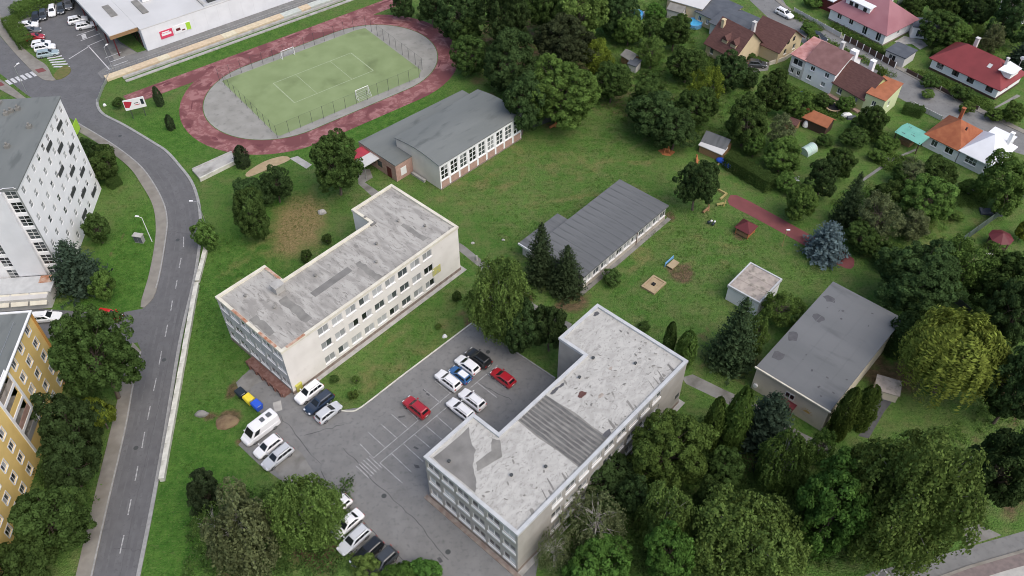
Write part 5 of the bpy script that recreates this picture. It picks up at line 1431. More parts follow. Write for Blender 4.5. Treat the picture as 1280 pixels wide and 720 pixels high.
# ------------------------------------------------------------------ bins and boxes
def bin_(paint, px, label):
    t = thing('waste_bin', label, 'bin', P(*px), A47, 'waste bins by the camper van')
    mb = MB(); mb.add([(-.45,-.5,.1),(.45,-.5,.1),(.45,.5,.1),(-.45,.5,.1),(-.6,-.65,1.15),(.6,-.65,1.15),(.6,.65,1.15),(-.6,.65,1.15)],[(0,3,2,1),(0,1,5,4),(1,2,6,5),(2,3,7,6),(3,0,4,7)]); mb.build('container', MT[paint], t)
    mb = MB(); mb.add([(-.64,-.7,1.152),(.64,-.7,1.152),(.64,.7,1.152),(-.64,.7,1.152),(-.5,-.7,1.4),(.5,-.7,1.4),(.5,.7,1.4),(-.5,.7,1.4)],[(0,3,2,1),(4,5,6,7),(0,1,5,4),(1,2,6,5),(2,3,7,6),(3,0,4,7)]); l = mb.build('lid', MT[paint], t)
    mb = MB(); mb.tube((-.3,-.72,1.3),(.3,-.72,1.3),.03); mb.build('handle', MT['steel'], l)
    for x in (-.35,.35):
        for y in (-.4,.4):
            mb = MB(); mb.tube((x-.04,y,.08),(x+.04,y,.08),.08,.08,8); mb.build('wheel', MT['rubber'], t)
bin_('p_black', (303,496), 'black waste bin left of the yellow one')
bin_('p_yellow', (313,503.5), 'yellow waste bin between black and blue')
bin_('p_blue', (323,511), 'blue waste bin nearest the camper van')
t = thing('clothes_container', 'olive yellow container at the corner of the cream school block', 'container', P(373.5,486.5), A47)
mb = MB(); mb.box(-.5,-.5,0,.5,.5,1.5); mb.build('box', MT['p_olive'], t); mb = MB(); mb.add([(-.55,-.55,1.502),(.55,-.55,1.502),(.55,.55,1.502),(-.55,.55,1.502),(-.55,0,1.75),(.55,0,1.75)],[(0,1,5,4),(4,5,2,3),(0,4,3),(1,2,5)]); mb.build('lid', MT['p_olive'], t)
t = thing('utility_cabinet', 'grey utility cabinet on the grass inside the road bend', 'cabinet', P(175.5,302), R(-12))
mb = MB(); mb.box(-.75,-.4,0,.75,.4,1.5); mb.build('cabinet', MT['frame_grey'], t); mb = MB(); mb.box(-.85,-.5,1.502,.85,.5,1.6); mb.build('roof', MT['concrete'], t)
for k in (-.37,.38):
    mb = MB(); mb.box(k-.34,-.42,.15,k+.34,-.402,1.4); mb.build('door', MT['slate'], t)
def pole(label, px, h, m='steel', arm=0.0, rz=0.0, name='street_lamp', head=True, group=None):
    t = thing(name, label, 'lamp post' if head else 'pole', P(*px), rz, group)
    mb = MB(); mb.tube((0,0,0),(0,0,h),.08,.05,7); mb.build('pole', MT[m], t)
    if arm:
        mb = MB(); mb.tube((0,0,h-.1),(arm,0,h+.2),.04,.035,6); mb.build('arm', MT[m], t)
    if head:
        mb = MB(); mb.box(arm-.1,-.13,h+.12,arm+.5,.13,h+.26); mb.build('lamp_head', MT['p_white'], t)
pole('slim street lamp on the grass by the curved pavement', (190,302), 5.5, 'p_white', .6, R(170))
pole('lamp post with orange head beside the red running strip', (977.5,308), 3.6, 'wood_yellow', 0)
pole('lamp post at the bend above the concrete ramp', (259,285), 6, 'steel', .9, R(180))
pole('lamp post on the pavement below the dark trees', (103,662), 5.0, 'p_white', .5, R(0))
pole('lamp post on the sidewalk by the market crossing', (33,115), 6, 'steel', .8, R(60))
pole('lamp post in front of the supermarket entrance', (140,85), 5, 'steel', .6, R(60))
# billboard
def billboard():
    t = thing('billboard', 'white billboard with red picture on two legs on the grass below the terrace', 'billboard', P(175,147), R(24))
    for x in (-1.2, 1.2):
        mb = MB(); mb.tube((x,.1,0),(x,.1,4.4),.07); mb.build('leg', MT['dark_metal'], t)
    mb = MB(); mb.box(-2.0,-.1,2.2,2.0,.05,4.5); b = mb.build('panel', MT['p_white'], t)
    def pr(pts, m): 
        mb = MB(); mb.face(*[(x,-.106,z) for x, z in pts]); mb.build('print', MT[m], b)
    pr([(-1.9,2.9),(-1.2,2.7),(-.7,3.3),(-.4,3.9),(-1.0,4.1),(-1.6,4.3),(-1.9,4.2)], 'p_red'); pr([(1.2,2.9),(1.75,2.9),(1.75,4.1),(1.2,4.1)], 'p_black'); pr([(-.1,3.0),(.9,3.0),(.9,3.15),(-.1,3.15)], 'p_red'); pr([(-.1,3.4),(.7,3.4),(.7,3.55),(-.1,3.55)], 'p_black')
billboard()
t = thing('white_board', 'small white stone marker on the grass by the road edge', 'marker', P(131,132), R(20)); mb = MB(); mb.dome((0,0,0),.35,.3,.5); mb.build('stone', MT['p_white'], t)
t = thing('green_sign', 'bright lime green sign board behind the corner of the office block', 'sign', P(99,166), R(95)); mb = MB(); mb.box(-1.2,-.06,.3,1.2,.06,2.6); mb.build('board', MT['p_lime'], t); mb = MB(); mb.box(-1.1,-.1,0,-1,.1,.5); mb.box(1,-.1,0,1.1,.1,.5); mb.build('foot', MT['dark_metal'], t)

# ------------------------------------------------------------------ playground and garden things
def rock(name, label, px, rx, ry, rz_, m, cat='rock', seed=1):
    rn = random.Random(seed); t = thing(name, label, cat, P(*px))
    bm = bmesh.new(); bmesh.ops.create_icosphere(bm, subdivisions=2, radius=1)
    for v in bm.verts:
        k = 1 + .25*noise.noise(v.co*1.7 + Vector((seed,0,0)))
        v.co = Vector((v.co.x*rx*k, v.co.y*ry*k, max(-.05, v.co.z*rz_*k)))
    me = bpy.data.meshes.new('stone'); bm.to_mesh(me); bm.free(); me.materials.append(MT[m]); link('stone', me, t)
rock('boulder', 'pale boulder on the dry grass patch', (402.5,266), .8, .6, .7, 'concrete')
rock('stone_slab', 'grey stone slab on the grass left of the earth heap', (252,518), 1.0, .6, .6, 'path', 'stone', 4)
rock('boulder', 'small stone on the lawn beside the footpath', (591,304), .35, .3, .25, 'concrete', 'rock', 6)
rock('boulder', 'tiny stone on the lawn right of the footpath', (629,300), .3, .25, .2, 'concrete', 'rock', 7)
rock('earth_heap', 'brown heap of dead grass near the waste bins', (284,528), 1.7, 1.3, .4, 'soil', 'heap', 9)
rock('white_stone', 'white stone at the kerb corner of the school lawn', (556,421), .4, .3, .55, 'p_white', 'stone', 12)
def sandbox():
    t = thing('sandbox', 'square wooden sandbox on the lawn', 'sandbox', P(817,357), A47)
    w, d = 3.4, 2.6
    for a in ((-w/2,-d/2,w/2,-d/2+.3),(-w/2,d/2-.3,w/2,d/2),(-w/2,-d/2+.302,-w/2+.3,d/2-.302),(w/2-.3,-d/2+.302,w/2,d/2-.302)):
        mb = MB(); mb.box(a[0],a[1],0,a[2],a[3],.38); mb.build('side_board', MT['wood_yellow'] if False else MT['sand'], t)
    mb = MB(); mb.box(-w/2+.31,-d/2+.31,0,w/2-.31,d/2-.31,.26); mb.build('sand', MT['sand'], t)
    mb = MB(); mb.box(-.3,-.25,.262,.25,.3,.5); mb.build('dark_toy', MT['rubber'], t)
sandbox()
t = thing('play_bench', 'wooden platform with blue back rail beside the bare soil patch', 'bench', P(841,332), A47)
mb = MB(); mb.box(-1.0,-.6,.25,1.0,.6,.4); mb.build('seat', MT['sand'], t)
for x in (-.9,.8):
    for y in (-.5,.4):
        mb = MB(); mb.box(x,y,0,x+.1,y+.1,.25); mb.build('leg', MT['wood'], t)
mb = MB(); mb.box(-1.2,.75,.5,1.2,.85,.95); mb.box(-1.2,.75,0,-1.1,.85,.498); mb.box(1.1,.75,0,1.2,.85,.498); mb.build('back_rail', MT['p_skyblue'], t)
def hut():
    t = thing('play_hut', 'little wooden play hut with dark red pyramid roof', 'play hut', P(931,291), A47)
    w = 1.15
    for x in (-w, w):
        for y in (-w, w):
            mb = MB(); mb.box(x-.07,y-.07,0,x+.07,y+.07,1.5); mb.build('post', MT['wood_orange'], t)
    mb = MB(); mb.add([(-1.5,-1.5,1.45),(1.5,-1.5,1.45),(1.5,1.5,1.45),(-1.5,1.5,1.45),(0,0,2.6)],[(0,1,4),(1,2,4),(2,3,4),(3,0,4),(3,2,1,0)]); mb.build('roof', MT['p_darkred'], t)
    mb = MB(); mb.box(-w+.08,-w-.04,.15,w-.08,-w+.04,.8); mb.build('side_board', MT['wood_orange'], t); mb = MB(); mb.box(-w-.04,-w+.08,.15,-w+.04,w-.08,.8); mb.build('side_board', MT['wood'], t)
    mb = MB(); mb.box(-w+.08,-w+.08,.1,w-.08,w-.08,.16); mb.build('floor', MT['wood'], t)
hut()
def gazebo():
    t = thing('gazebo', 'octagonal garden gazebo with dark red roof on the right', 'gazebo', P(1245,308), 0)
    pts = [(2.0*math.cos(R(22.5+45*k)), 2.0*math.sin(R(22.5+45*k))) for k in range(8)]
    for x, y in pts:
        mb = MB(); mb.box(x*.82-.06,y*.82-.06,0,x*.82+.06,y*.82+.06,2.2); mb.build('post', MT['frame_brown'], t)
    mb = MB(); mb.add([(x,y,2.15) for x,y in pts]+[(0,0,3.1)],[(k,(k+1)%8,8) for k in range(8)]+[tuple(range(8))[::-1]]); mb.build('roof', MT['p_darkred'], t)
    for k in range(7):
        a, b = Vector(pts[k])*.82, Vector(pts[k+1])*.82
        mb = MB(); mb.obox(a, b, .06, .1, 1.0); mb.build('side_board', MT['frame_brown'], t)
    mb = MB(); mb.box(-2.4,-2.0,0,-.9,-1.7,.12); mb.build('step', MT['concrete'], t)
gazebo()
def greenhouse():
    t = thing('greenhouse', 'small arched pale green polytunnel greenhouse in the garden', 'greenhouse', P(1009.5,190), R(37))
    k = 8; L = 2.8; r_ = 1.1
    arc = [(r_*math.cos(math.pi*i/k), .35+r_*math.sin(math.pi*i/k)) for i in range(k+1)]
    arc = [(r_,0)] + arc + [(-r_,0)]
    mb = MB()
    for (y0,z0),(y1,z1) in zip(arc, arc[1:]): mb.face((-L/2,y0,z0),(L/2,y0,z0),(L/2,y1,z1),(-L/2,y1,z1))
    for x in (-L/2, L/2): mb.face(*[(x,y,z) for y,z in arc])
    mb.build('cover', mat('polytunnel', (.4,.55,.48), (.5,.62,.56), scale=1, rough=.4), t)
    for x in (-L/2-.01, 0, L/2+.01):
        mb = MB()
        for (y0,z0),(y1,z1) in zip(arc, arc[1:]): mb.tube((x,y0*1.01,z0*1.01),(x,y1*1.01,z1*1.01),.03,n=4)
        mb.build('hoop', MT['p_white'], t)
greenhouse()
def pool(label, px, r_):
    t = thing('garden_pool', label, 'pool', P(*px))
    mb = MB(); n = 20
    ring = lambda rr_, z: [(rr_*math.cos(2*math.pi*i/n), rr_*math.sin(2*math.pi*i/n), z) for i in range(n)]
    mb.add(ring(r_,0)+ring(r_,1.0)+ring(r_-.1,1.0)+ring(r_-.1,.5), [(i+k*n,(i+1)%n+k*n,(i+1)%n+(k+1)*n,i+(k+1)*n) for k in range(3) for i in range(n)]); mb.build('pool_wall', MT['p_skyblue'], t)
    mb = MB(); mb.add(ring(r_-.1,.85), [tuple(range(n))]); mb.build('water', MT['pool_water'], t)
    mb = MB(); mb.box(r_-.1,-.25,0,r_+.35,.25,1.2); mb.build('ladder', MT['p_white'], t)
pool('round blue garden pool next to the grey roofed house', (867,32), 1.9); pool('round blue garden pool with pale edge among the dark trees', (795,21), 1.7)
t = thing('trampoline', 'round black trampoline with pale rim below the green row house', 'trampoline', P(1041,137))
n_ = 20; rg_ = lambda q, z: [(q*math.cos(2*math.pi*i/n_), q*math.sin(2*math.pi*i/n_), z) for i in range(n_)]
mb = MB(); mb.add(rg_(1.35,.7), [tuple(range(n_))]); mb.build('mat', MT['rubber'], t)
mb = MB(); mb.add(rg_(1.7,.71)+rg_(1.36,.73), [(i,(i+1)%n_,(i+1)%n_+n_,i+n_) for i in range(n_)]); mb.build('rim_pad', MT['sand'], t)
for k in range(5):
    mb = MB(); a_ = 2*math.pi*k/5; mb.tube((1.5*math.cos(a_),1.5*math.sin(a_),0),(1.5*math.cos(a_),1.5*math.sin(a_),.7),.05); mb.build('leg', MT['steel'], t)
def trampoline():
    t = thing('blue_climber', 'blue plastic climbing toy with slide at the hedge end', 'play equipment', P(903,205), R(-40))
    mb = MB(); mb.dome((-.5,.2,.4),1.0,.7,.6); mb.build('shell', MT['p_blue'], t); mb = MB(); mb.dome((1.1,-.3,.3),.8,.6,.5); mb.build('shell', MT['p_blue'], t)
    for x, y in ((-1.2,0),(.2,-.3),(.6,.3),(1.6,-.5)):
        mb = MB(); mb.tube((x,y,0),(x,y,.6),.05); mb.build('leg', MT['p_white'], t)
    mb = MB(); mb.box(-.6,-1.4,.1,-.3,-.4,.25); mb.build('slide', MT['wood_yellow'], t)
trampoline()
def climbing():
    t = thing('climbing_frame', 'orange wooden climbing pyramid on the lawn', 'play equipment', P(833,190), 0)
    for k in range(4):
        a = R(45+90*k); mb = MB(); mb.tube((.9*math.cos(a),.9*math.sin(a),0),(.08*math.cos(a),.08*math.sin(a),2.0),.09); mb.build('leg', MT['wood_orange'], t)
    for z in (.4,.9,1.4):
        w = .9*(1-z/2.1)*.75
        mb = MB()
        for k in range(4):
            a, b = R(45+90*k), R(135+90*k); rr_ = .9*(1-z/2.1); mb.tube((rr_*math.cos(a),rr_*math.sin(a),z),(rr_*math.cos(b),rr_*math.sin(b),z),.05)
        mb.build('rung_ring', MT['wood_orange'], t)
    mb = MB(); mb.prism(blob(0,0,1.5,1.3,rr), None, .01); mb.build('bark_bed', MT['wood_orange'], t)
climbing()
def logs(label, px, rz, name='play_log', m='wood_orange'):
    t = thing(name, label, 'play equipment', P(*px), rz)
    mb = MB(); mb.tube((-.9,0,.25),(.7,.1,.6),.25,.2,8); mb.build('trunk', MT[m], t); mb = MB(); mb.tube((.3,-.2,0),(.6,.2,1.2),.15,.12,7); mb.build('branch', MT[m], t); mb = MB(); mb.tube((-.5,.3,.0),(-.1,-.4,.5),.12,.1,7); mb.build('branch', MT[m], t)
logs('orange brown log sculpture at the wood edge behind the gym', (692,159), R(30)); logs('orange wooden spring toy behind the big round tree', (871,202), R(80), 'spring_toy'); logs('wooden balance log beside the round lawn tree', (883,264), R(40), 'play_log', 'wood')
logs('short yellow stump seat near the red strip', (902,257), R(0), 'play_log', 'wood_yellow')
t = thing('l_bench', 'yellow L shaped play bench at the start of the red strip', 'bench', P(905,247), A47)
mb = MB(); mb.box(-1.1,0,0,1.1,.3,.4); mb.build('seat', MT['wood_yellow'], t); mb = MB(); mb.box(.8,.302,0,1.1,2.0,.4); mb.build('seat', MT['wood_yellow'], t)
for i, px in enumerate([(886,280),(891,282)]):
    t = thing('spring_animal', ['black and white spring animal, left of the pair', 'black and white spring animal, right of the pair'][i], 'play equipment', P(*px), R(40*i), 'spring animals on the lawn')
    mb = MB(); mb.dome((0,0,.4),.4,.25,.35); mb.build('body', MT['p_black'], t); mb = MB(); mb.dome((.35,0,.7),.22,.18,.25); mb.build('head', MT['p_white'], t); mb = MB(); mb.tube((0,0,0),(0,0,.4),.1); mb.build('spring', MT['dark_metal'], t)
def garden_item(name, label, cat, px, parts, rz=0.0):
    t = thing(name, label, cat, P(*px), rz)
    for nm, kind, a, m in parts:
        mb = MB(); getattr(mb, kind)(*a); mb.build(nm, MT[m], t)
garden_item('garden_tarp', 'white tarp covered pile in the garden right of the trampoline', 'pile', (1058,145), [('tarp','dome',((0,0,0),1.2,.8,.8),'p_white'),('pile','box',(-.2,-1.4,0,1.5,-.5,.5),'navy' if 'navy' in MT else 'slate')])
garden_item('parasol', 'folded white parasol in front of the orange shelter', 'parasol', (1006,159), [('canopy','dome',((0,0,.3),.6,.6,1.3),'p_white'),('pole','tube',((0,0,0),(0,0,1.8),.04),'steel')])
garden_item('water_barrel', 'blue water barrel beside the white row house', 'barrel', (1002,121), [('barrel','tube',((0,0,0),(0,0,.9),.7,.6,10),'p_skyblue'),('lid','dome',((0,0,.9),.6,.6,.15),'p_blue')])
garden_item('garden_table', 'white garden table under the trees by the white roofed house', 'table', (1214,241), [('top','box',(-.9,-.4,.65,.9,.4,.72),'p_white'),('leg','box',(-.8,-.3,0,-.7,.3,.648),'p_white'),('leg','box',(.7,-.3,0,.8,.3,.648),'p_white')], R(30))
garden_item('grey_sheet_pile', 'grey sheet metal pile along the dark green fence', 'pile', (1238,266), [('sheets','box',(-1.8,-.8,0,1.8,.8,.35),'slate'),('bag','dome',((.6,0,.35),.4,.3,.3),'p_white')], R(-10))
garden_item('slide', 'small yellow garden slide on the clearing in the wood', 'slide', (805,94), [('chute','box',(-.9,-.2,.3,.9,.2,.4),'wood_yellow'),('ladder','box',(-.9,-.2,0,-.8,.2,.298),'p_white'),('foot','box',(.75,-.2,0,.85,.2,.298),'p_white')], R(-50))
garden_item('garden_chair', 'white garden chair by the shrubs left of the conifers', 'chair', (995,227), [('seat','box',(-.5,-.3,.3,.5,.3,.4),'p_white'),('back','box',(-.5,.302,.3,.5,.36,.9),'p_white'),('leg','box',(-.4,-.2,0,-.3,.2,.298),'p_white'),('leg','box',(.3,-.2,0,.4,.2,.298),'p_white')])
garden_item('dark_bag', 'dark bundle lying on the street at the lower right', 'bundle', (1147,712), [('bundle','dome',((0,0,0),.5,.35,.5),'p_black'),('flap','dome',((.4,.2,0),.3,.3,.35),'dark_metal')])
garden_item('white_post', 'pale stone bollard on the lawn path behind the cream school block', 'bollard', (596,325), [('post','tube',((0,0,0),(0,0,.9),.22,.16,8),'concrete'),('cap','dome',((0,0,.9),.17,.17,.12),'concrete')])

# ------------------------------------------------------------------ fences of the gardens
def fence_run(name, label, pts, h, m, post_m, step=2.2, panel=.05, cat='fence', z0=.05, gap=0.0):
    P_ = PP(pts); t = thing(name, label, cat, P_[0])
    for a, b in zip(P_, P_[1:]):
        a, b = a-P_[0], b-P_[0]; k = max(1, round((b-a).length/step))
        for j in range(k):
            p, q = a.lerp(b, j/k), a.lerp(b, (j+1)/k)
            mb = MB(); mb.tube((p.x,p.y,0),(p.x,p.y,h+.1),.09,.09,6); mb.build('post', MT[post_m], t)
            d = (q-p).normalized()*.12
            mb = MB(); mb.obox(p+d, q-d, panel, z0, h); mb.build('panel', MT[m], t)
    mb = MB(); p = P_[-1]-P_[0]; mb.tube((p.x,p.y,0),(p.x,p.y,h+.1),.09,.09,6); mb.build('post', MT[post_m], t)
    return t
G_('fence_green', (.06,.09,.075), (.085,.11,.09), scale=.8)
fence_run('garden_fence', 'long dark green sheet fence running between the gardens on the right', [(1196,308),(1240,276),(1282,246),(1320,218)], 1.7, 'fence_green', 'dark_metal', 2.4, .12)
fence_run('street_fence', 'white pier fence with dark panels before the pink roofed house', [(1054,50),(1070,58),(1086,67),(1102,76),(1118,85)], 1.3, 'frame_brown', 'white_wall', 2.0, .08)
fence_run('street_fence', 'pale picket fence left of the pink roofed house', [(992,15),(1010,25),(1030,36),(1050,47)], 1.1, 'pale_wall', 'pale_wall', 2.4, .04)
fence_run('street_fence', 'low dark fence with stone base before the red roofed bungalow', [(1132,90),(1160,105),(1190,121),(1222,138)], .9, 'frame_brown', 'concrete', 2.6, .08)
fence_run('street_fence', 'grey concrete fence beside the turquoise shelter', [(1140,133),(1160,143),(1176,151)], 1.1, 'pale_wall', 'concrete', 2.2, .1)
fence_run('wall_fence', 'beige block wall below the cream gable house', [(961,82),(980,76),(995,66)], 1.0, 'beige_wall', 'beige_wall', 2.4, .2, 'wall')
fence_run('garden_fence', 'thin grey lattice fence by the wood edge behind the gym', [(660,161),(675,157),(688,152)], 1.2, 'dark_metal', 'dark_metal', 1.0, .02)
fence_run('garden_fence', 'rusty wire fence at the hillside above the steps beside the cream gable house', [(1120,8),(1136,2),(1150,-6)], 1.4, 'fence_green', 'dark_metal', 2.4, .06)
fence_run('dark_fence', 'dark board fence at the edge of the garden right of the willow', [(1186,375),(1200,383),(1210,392)], 1.2, 'dark_metal', 'dark_metal', 2.0, .06)
fence_run('roadside_rail', 'low grey rail along the grass edge beside the supermarket drive', [(140,90),(129,112),(123,128)], .8, 'steel', 'steel', 2.0, .04)
# ------------------------------------------------------------------ tree prototypes (unit crown: centre 0, radius 1, half height 1)
NR = np.random.default_rng(5)
def unit(v): return v / np.maximum(1e-9, np.linalg.norm(v, axis=-1, keepdims=True))
def leaves_mesh(name, C, Nn, S, tone, ratio=.6, up=None):
    n = len(C)
    Nn = unit(Nn)
    ref = NR.normal(size=(n,3)) if up is None else up
    a = unit(np.cross(Nn, ref)); b = np.cross(Nn, a)
    if up is not None: a, b = b, a
    a = a*S[:,None]; b = b*(S*ratio)[:,None]
    bend = Nn*(S*.18)[:,None]
    V = np.stack([C-a, C-b+bend, C+a, C+b+bend], 1).reshape(-1,3)
    me = bpy.data.meshes.new(name)
    me.vertices.add(4*n); me.vertices.foreach_set('co', V.ravel())
    me.loops.add(4*n); me.loops.foreach_set('vertex_index', np.arange(4*n, dtype=np.int32))
    me.polygons.add(n); me.polygons.foreach_set('loop_start', np.arange(0,4*n,4,dtype=np.int32))
    me.update(calc_edges=True)
    at = me.attributes.new('tone','FLOAT','FACE'); at.data.foreach_set('value', np.clip(tone,0,1).astype(np.float32))
    me.materials.append(LEAF['mid'])
    return me
def limbs_mesh(name, targets, zbot, r0, m, top=.35, fork=.15, wob=.05):
    rn = random.Random(len(targets)*7+int(zbot*100))
    mb = MB()
    pts = [Vector((0,0,zbot))]; k = 6
    for i in range(1, k+1): pts.append(Vector((rn.uniform(-wob,wob), rn.uniform(-wob,wob), zbot+(top-zbot)*i/k)))
    for i in range(k): mb.tube(pts[i], pts[i+1], r0*(1-.75*i/k), r0*(1-.75*(i+1)/k), 7, caps=False)
    for tg in targets:
        tg = Vector(tg); f = rn.uniform(.25,.85); i = int(f*k); s = pts[i].lerp(pts[min(k,i+1)], f*k-i)
        mid = s.lerp(tg, .5) + Vector((rn.uniform(-.06,.06), rn.uniform(-.06,.06), fork*.5))
        r_ = r0*.42*(1-f*.5)
        mb.tube(s, mid, r_, r_*.6, 5, caps=False); mb.tube(mid, tg, r_*.6, r_*.15, 4, caps=False)
    return mb.mesh(name, MT[m])
def lobes(n, rc, rl, seed, zsq=1.0, zmin=-.75):
    rn = random.Random(seed); out = []
    for i in range(n):
        z = zmin + (1-zmin)*(i+.5)/n*.95; a = i*2.399963 + rn.uniform(-.4,.4)
        rad = math.sqrt(max(0,1-z*z*.85))*rc*rn.uniform(.55,1.25)
        out.append((Vector((rad*math.cos(a), rad*math.sin(a), z*rc*rn.uniform(.85,1.25))), rl*rn.uniform(.62,1.3)))
    out.append((Vector((0,0,0)), .55))
    return out
def lobe_points(lb, n, seed, inner=.12):
    """points with outward normals on the outer surface of a union of lobes"""
    rg = np.random.default_rng(seed)
    c = np.array([p[:] for p,_ in lb]); r = np.array([q for _,q in lb])
    w = r**2/np.sum(r**2); out, no, ids = [], [], []
    got = 0
    while got < n:
        k = rg.choice(len(lb), size=2*n, p=w); d = unit(rg.normal(size=(2*n,3)))
        p = c[k] + d*r[k][:,None]*(1-inner*np.abs(rg.normal(size=(2*n,1))))
        dist = np.linalg.norm(p[:,None,:]-c[None],axis=2)/r[None]
        dist[np.arange(2*n),k] = 2
        ok = dist.min(1) > .82
        out.append(p[ok]); no.append(d[ok]); ids.append(k[ok]); got += ok.sum()
    return np.concatenate(out)[:n], np.concatenate(no)[:n], np.concatenate(ids)[:n]
PROTO = {}
def make_round(key, seed, nl=11, rc=.62, rl=.4, clumps=170, per=100, leaf=.045, cl=(.1,.19), zbot=-1.35, bark='bark', rb=.06, droop=0.0, zmin=-.75, spread=.45, airy=0.0):
    """lobes carry leaf clumps; each clump is a small domed tuft of leaves"""
    lb = lobes(nl, rc, rl, seed, zmin=zmin)
    cp, cn, ci = lobe_points(lb, clumps, seed)
    rg = np.random.default_rng(seed+50)
    sc = np.percentile(np.linalg.norm(cp[:,:2],axis=1), 96) + .08; zs = np.percentile(np.abs(cp[:,2]), 97) + .08
    cp = cp/np.array([sc,sc,zs])
    lt = rg.uniform(-.1,.1,size=len(lb)); ct = rg.normal(size=clumps)*.13
    cr = rg.uniform(*cl,size=clumps)
    ax = unit(cn + np.array([0,0,.55]))
    d = unit(rg.normal(size=(clumps,per,3)) + ax[:,None,:]*.9)
    rad = cr[:,None,None]*(1 - np.abs(rg.normal(size=(clumps,per,1)))*.22 + airy*rg.normal(size=(clumps,per,1)))
    C = cp[:,None,:] + d*rad*np.array([1,1,.85])
    if droop: C[:,:,2] -= droop*np.abs(rg.normal(size=(clumps,per)))
    Nn = d + rg.normal(size=(clumps,per,3))*spread
    S = (leaf*rg.uniform(.6,1.25,size=(clumps,per))*(cr/np.mean(cr))[:,None]**.4).ravel()
    tone = (.5 + (ct+lt[ci])[:,None] + rg.normal(size=(clumps,per))*.1).ravel()
    me = leaves_mesh('crown', C.reshape(-1,3), Nn.reshape(-1,3), S, tone)
    tr = limbs_mesh('trunk', [tuple(cp[i]*.92) for i in range(0,clumps,max(1,clumps//34))], zbot, rb, bark)
    PROTO.setdefault(key, []).append((me, tr))
def make_birch(key, seed, strands=1100, per=16, leaf=.04, sparse=False, zbot=-1.25, nl=13, ln=(.14,.4), rb=.045, bark='bark_birch', lr=(.6,.34)):
    lb = lobes(nl, *lr, seed); rg = np.random.default_rng(seed)
    cp, cn, ci = lobe_points(lb, strands, seed, .25)
    cp = cp/np.array([np.percentile(np.linalg.norm(cp[:,:2],axis=1),96)+.05]*2+[np.percentile(np.abs(cp[:,2]),97)+.05])
    l = rg.uniform(*ln,size=(strands,1)); t = np.linspace(0,1,per)[None,:]
    out = cn*np.array([1,1,.25])
    C = cp[:,None,:] + out[:,None,:]*(.12*np.sin(t*1.6))[:,:,None]
    C[:,:,2] -= (l*t**1.3)
    C += rg.normal(size=C.shape)*.02
    Nn = cn[:,None,:] + rg.normal(size=C.shape)*.7
    S = leaf*rg.uniform(.6,1.3,size=strands*per)
    lt = rg.uniform(-.14,.14,size=len(lb))
    tone = (.5 + (rg.normal(size=strands)*.15+lt[ci])[:,None] + rg.normal(size=(strands,per))*.1).ravel()
    me = leaves_mesh('crown', C.reshape(-1,3), Nn.reshape(-1,3), S, tone, .62)
    tr = limbs_mesh('trunk', [(cp[i][0]*.9, cp[i][1]*.9, abs(cp[i][2])*.8+.1) if sparse else tuple(cp[i]*.98) for i in range(0,strands,max(1,strands//(38 if sparse else 30)))], zbot, rb, bark, top=.6, fork=.25)
    PROTO.setdefault(key, []).append((me, tr))
def make_willow(key, seed, strands=900, per=26):
    rg = np.random.default_rng(seed)
    a = rg.uniform(0,2*np.pi,strands); k = 9
    ga = rg.uniform(0,2*np.pi,k); gz = rg.uniform(.25,.95,k)
    a = np.where(rg.random(strands) < .75, ga[rg.integers(0,k,strands)] + rg.normal(size=strands)*.32, a)
    r0 = np.sqrt(rg.random(strands))*.72; rm = np.clip(r0+rg.uniform(.08,.3,strands),0,1.02)
    z0 = .95*np.sqrt(np.maximum(0,1-r0**2))*(1+.1*np.sin(5*a)) - rg.uniform(0,.25,strands)
    ln = rg.uniform(.35,1.05,strands)*(.5+r0)
    t = np.linspace(0,1,per)[None,:]
    rad = r0[:,None] + (rm-r0)[:,None]*np.sin(np.minimum(1,t*1.7)*np.pi/2)
    z = z0[:,None] + .1*np.sin(np.minimum(1,t*3)*np.pi) - ln[:,None]*t**1.6
    z = np.maximum(z, -1)
    C = np.stack([rad*np.cos(a)[:,None], rad*np.sin(a)[:,None], z], -1) + rg.normal(size=(strands,per,3))*.015
    T = np.gradient(C, axis=1)
    Nn = unit(np.stack([np.cos(a),np.sin(a),np.full_like(a,.8)],-1))[:,None,:] + rg.normal(size=C.shape)*.45
    S = .05*rg.uniform(.6,1.3,size=strands*per)
    tone = (.5+(rg.normal(size=strands)*.2)[:,None]+rg.normal(size=(strands,per))*.1).ravel()
    Tf = unit(T.reshape(-1,3)); Nf = Nn.reshape(-1,3)
    b = np.cross(unit(Nf), Tf)
    me = leaves_mesh('crown', C.reshape(-1,3), Nf, S, tone, .35, up=b)
    tr = limbs_mesh('trunk', [(.6*math.cos(x),.6*math.sin(x),.6) for x in np.linspace(0,6,9)], -1.25, .07, 'bark')
    PROTO.setdefault(key, []).append((me, tr))
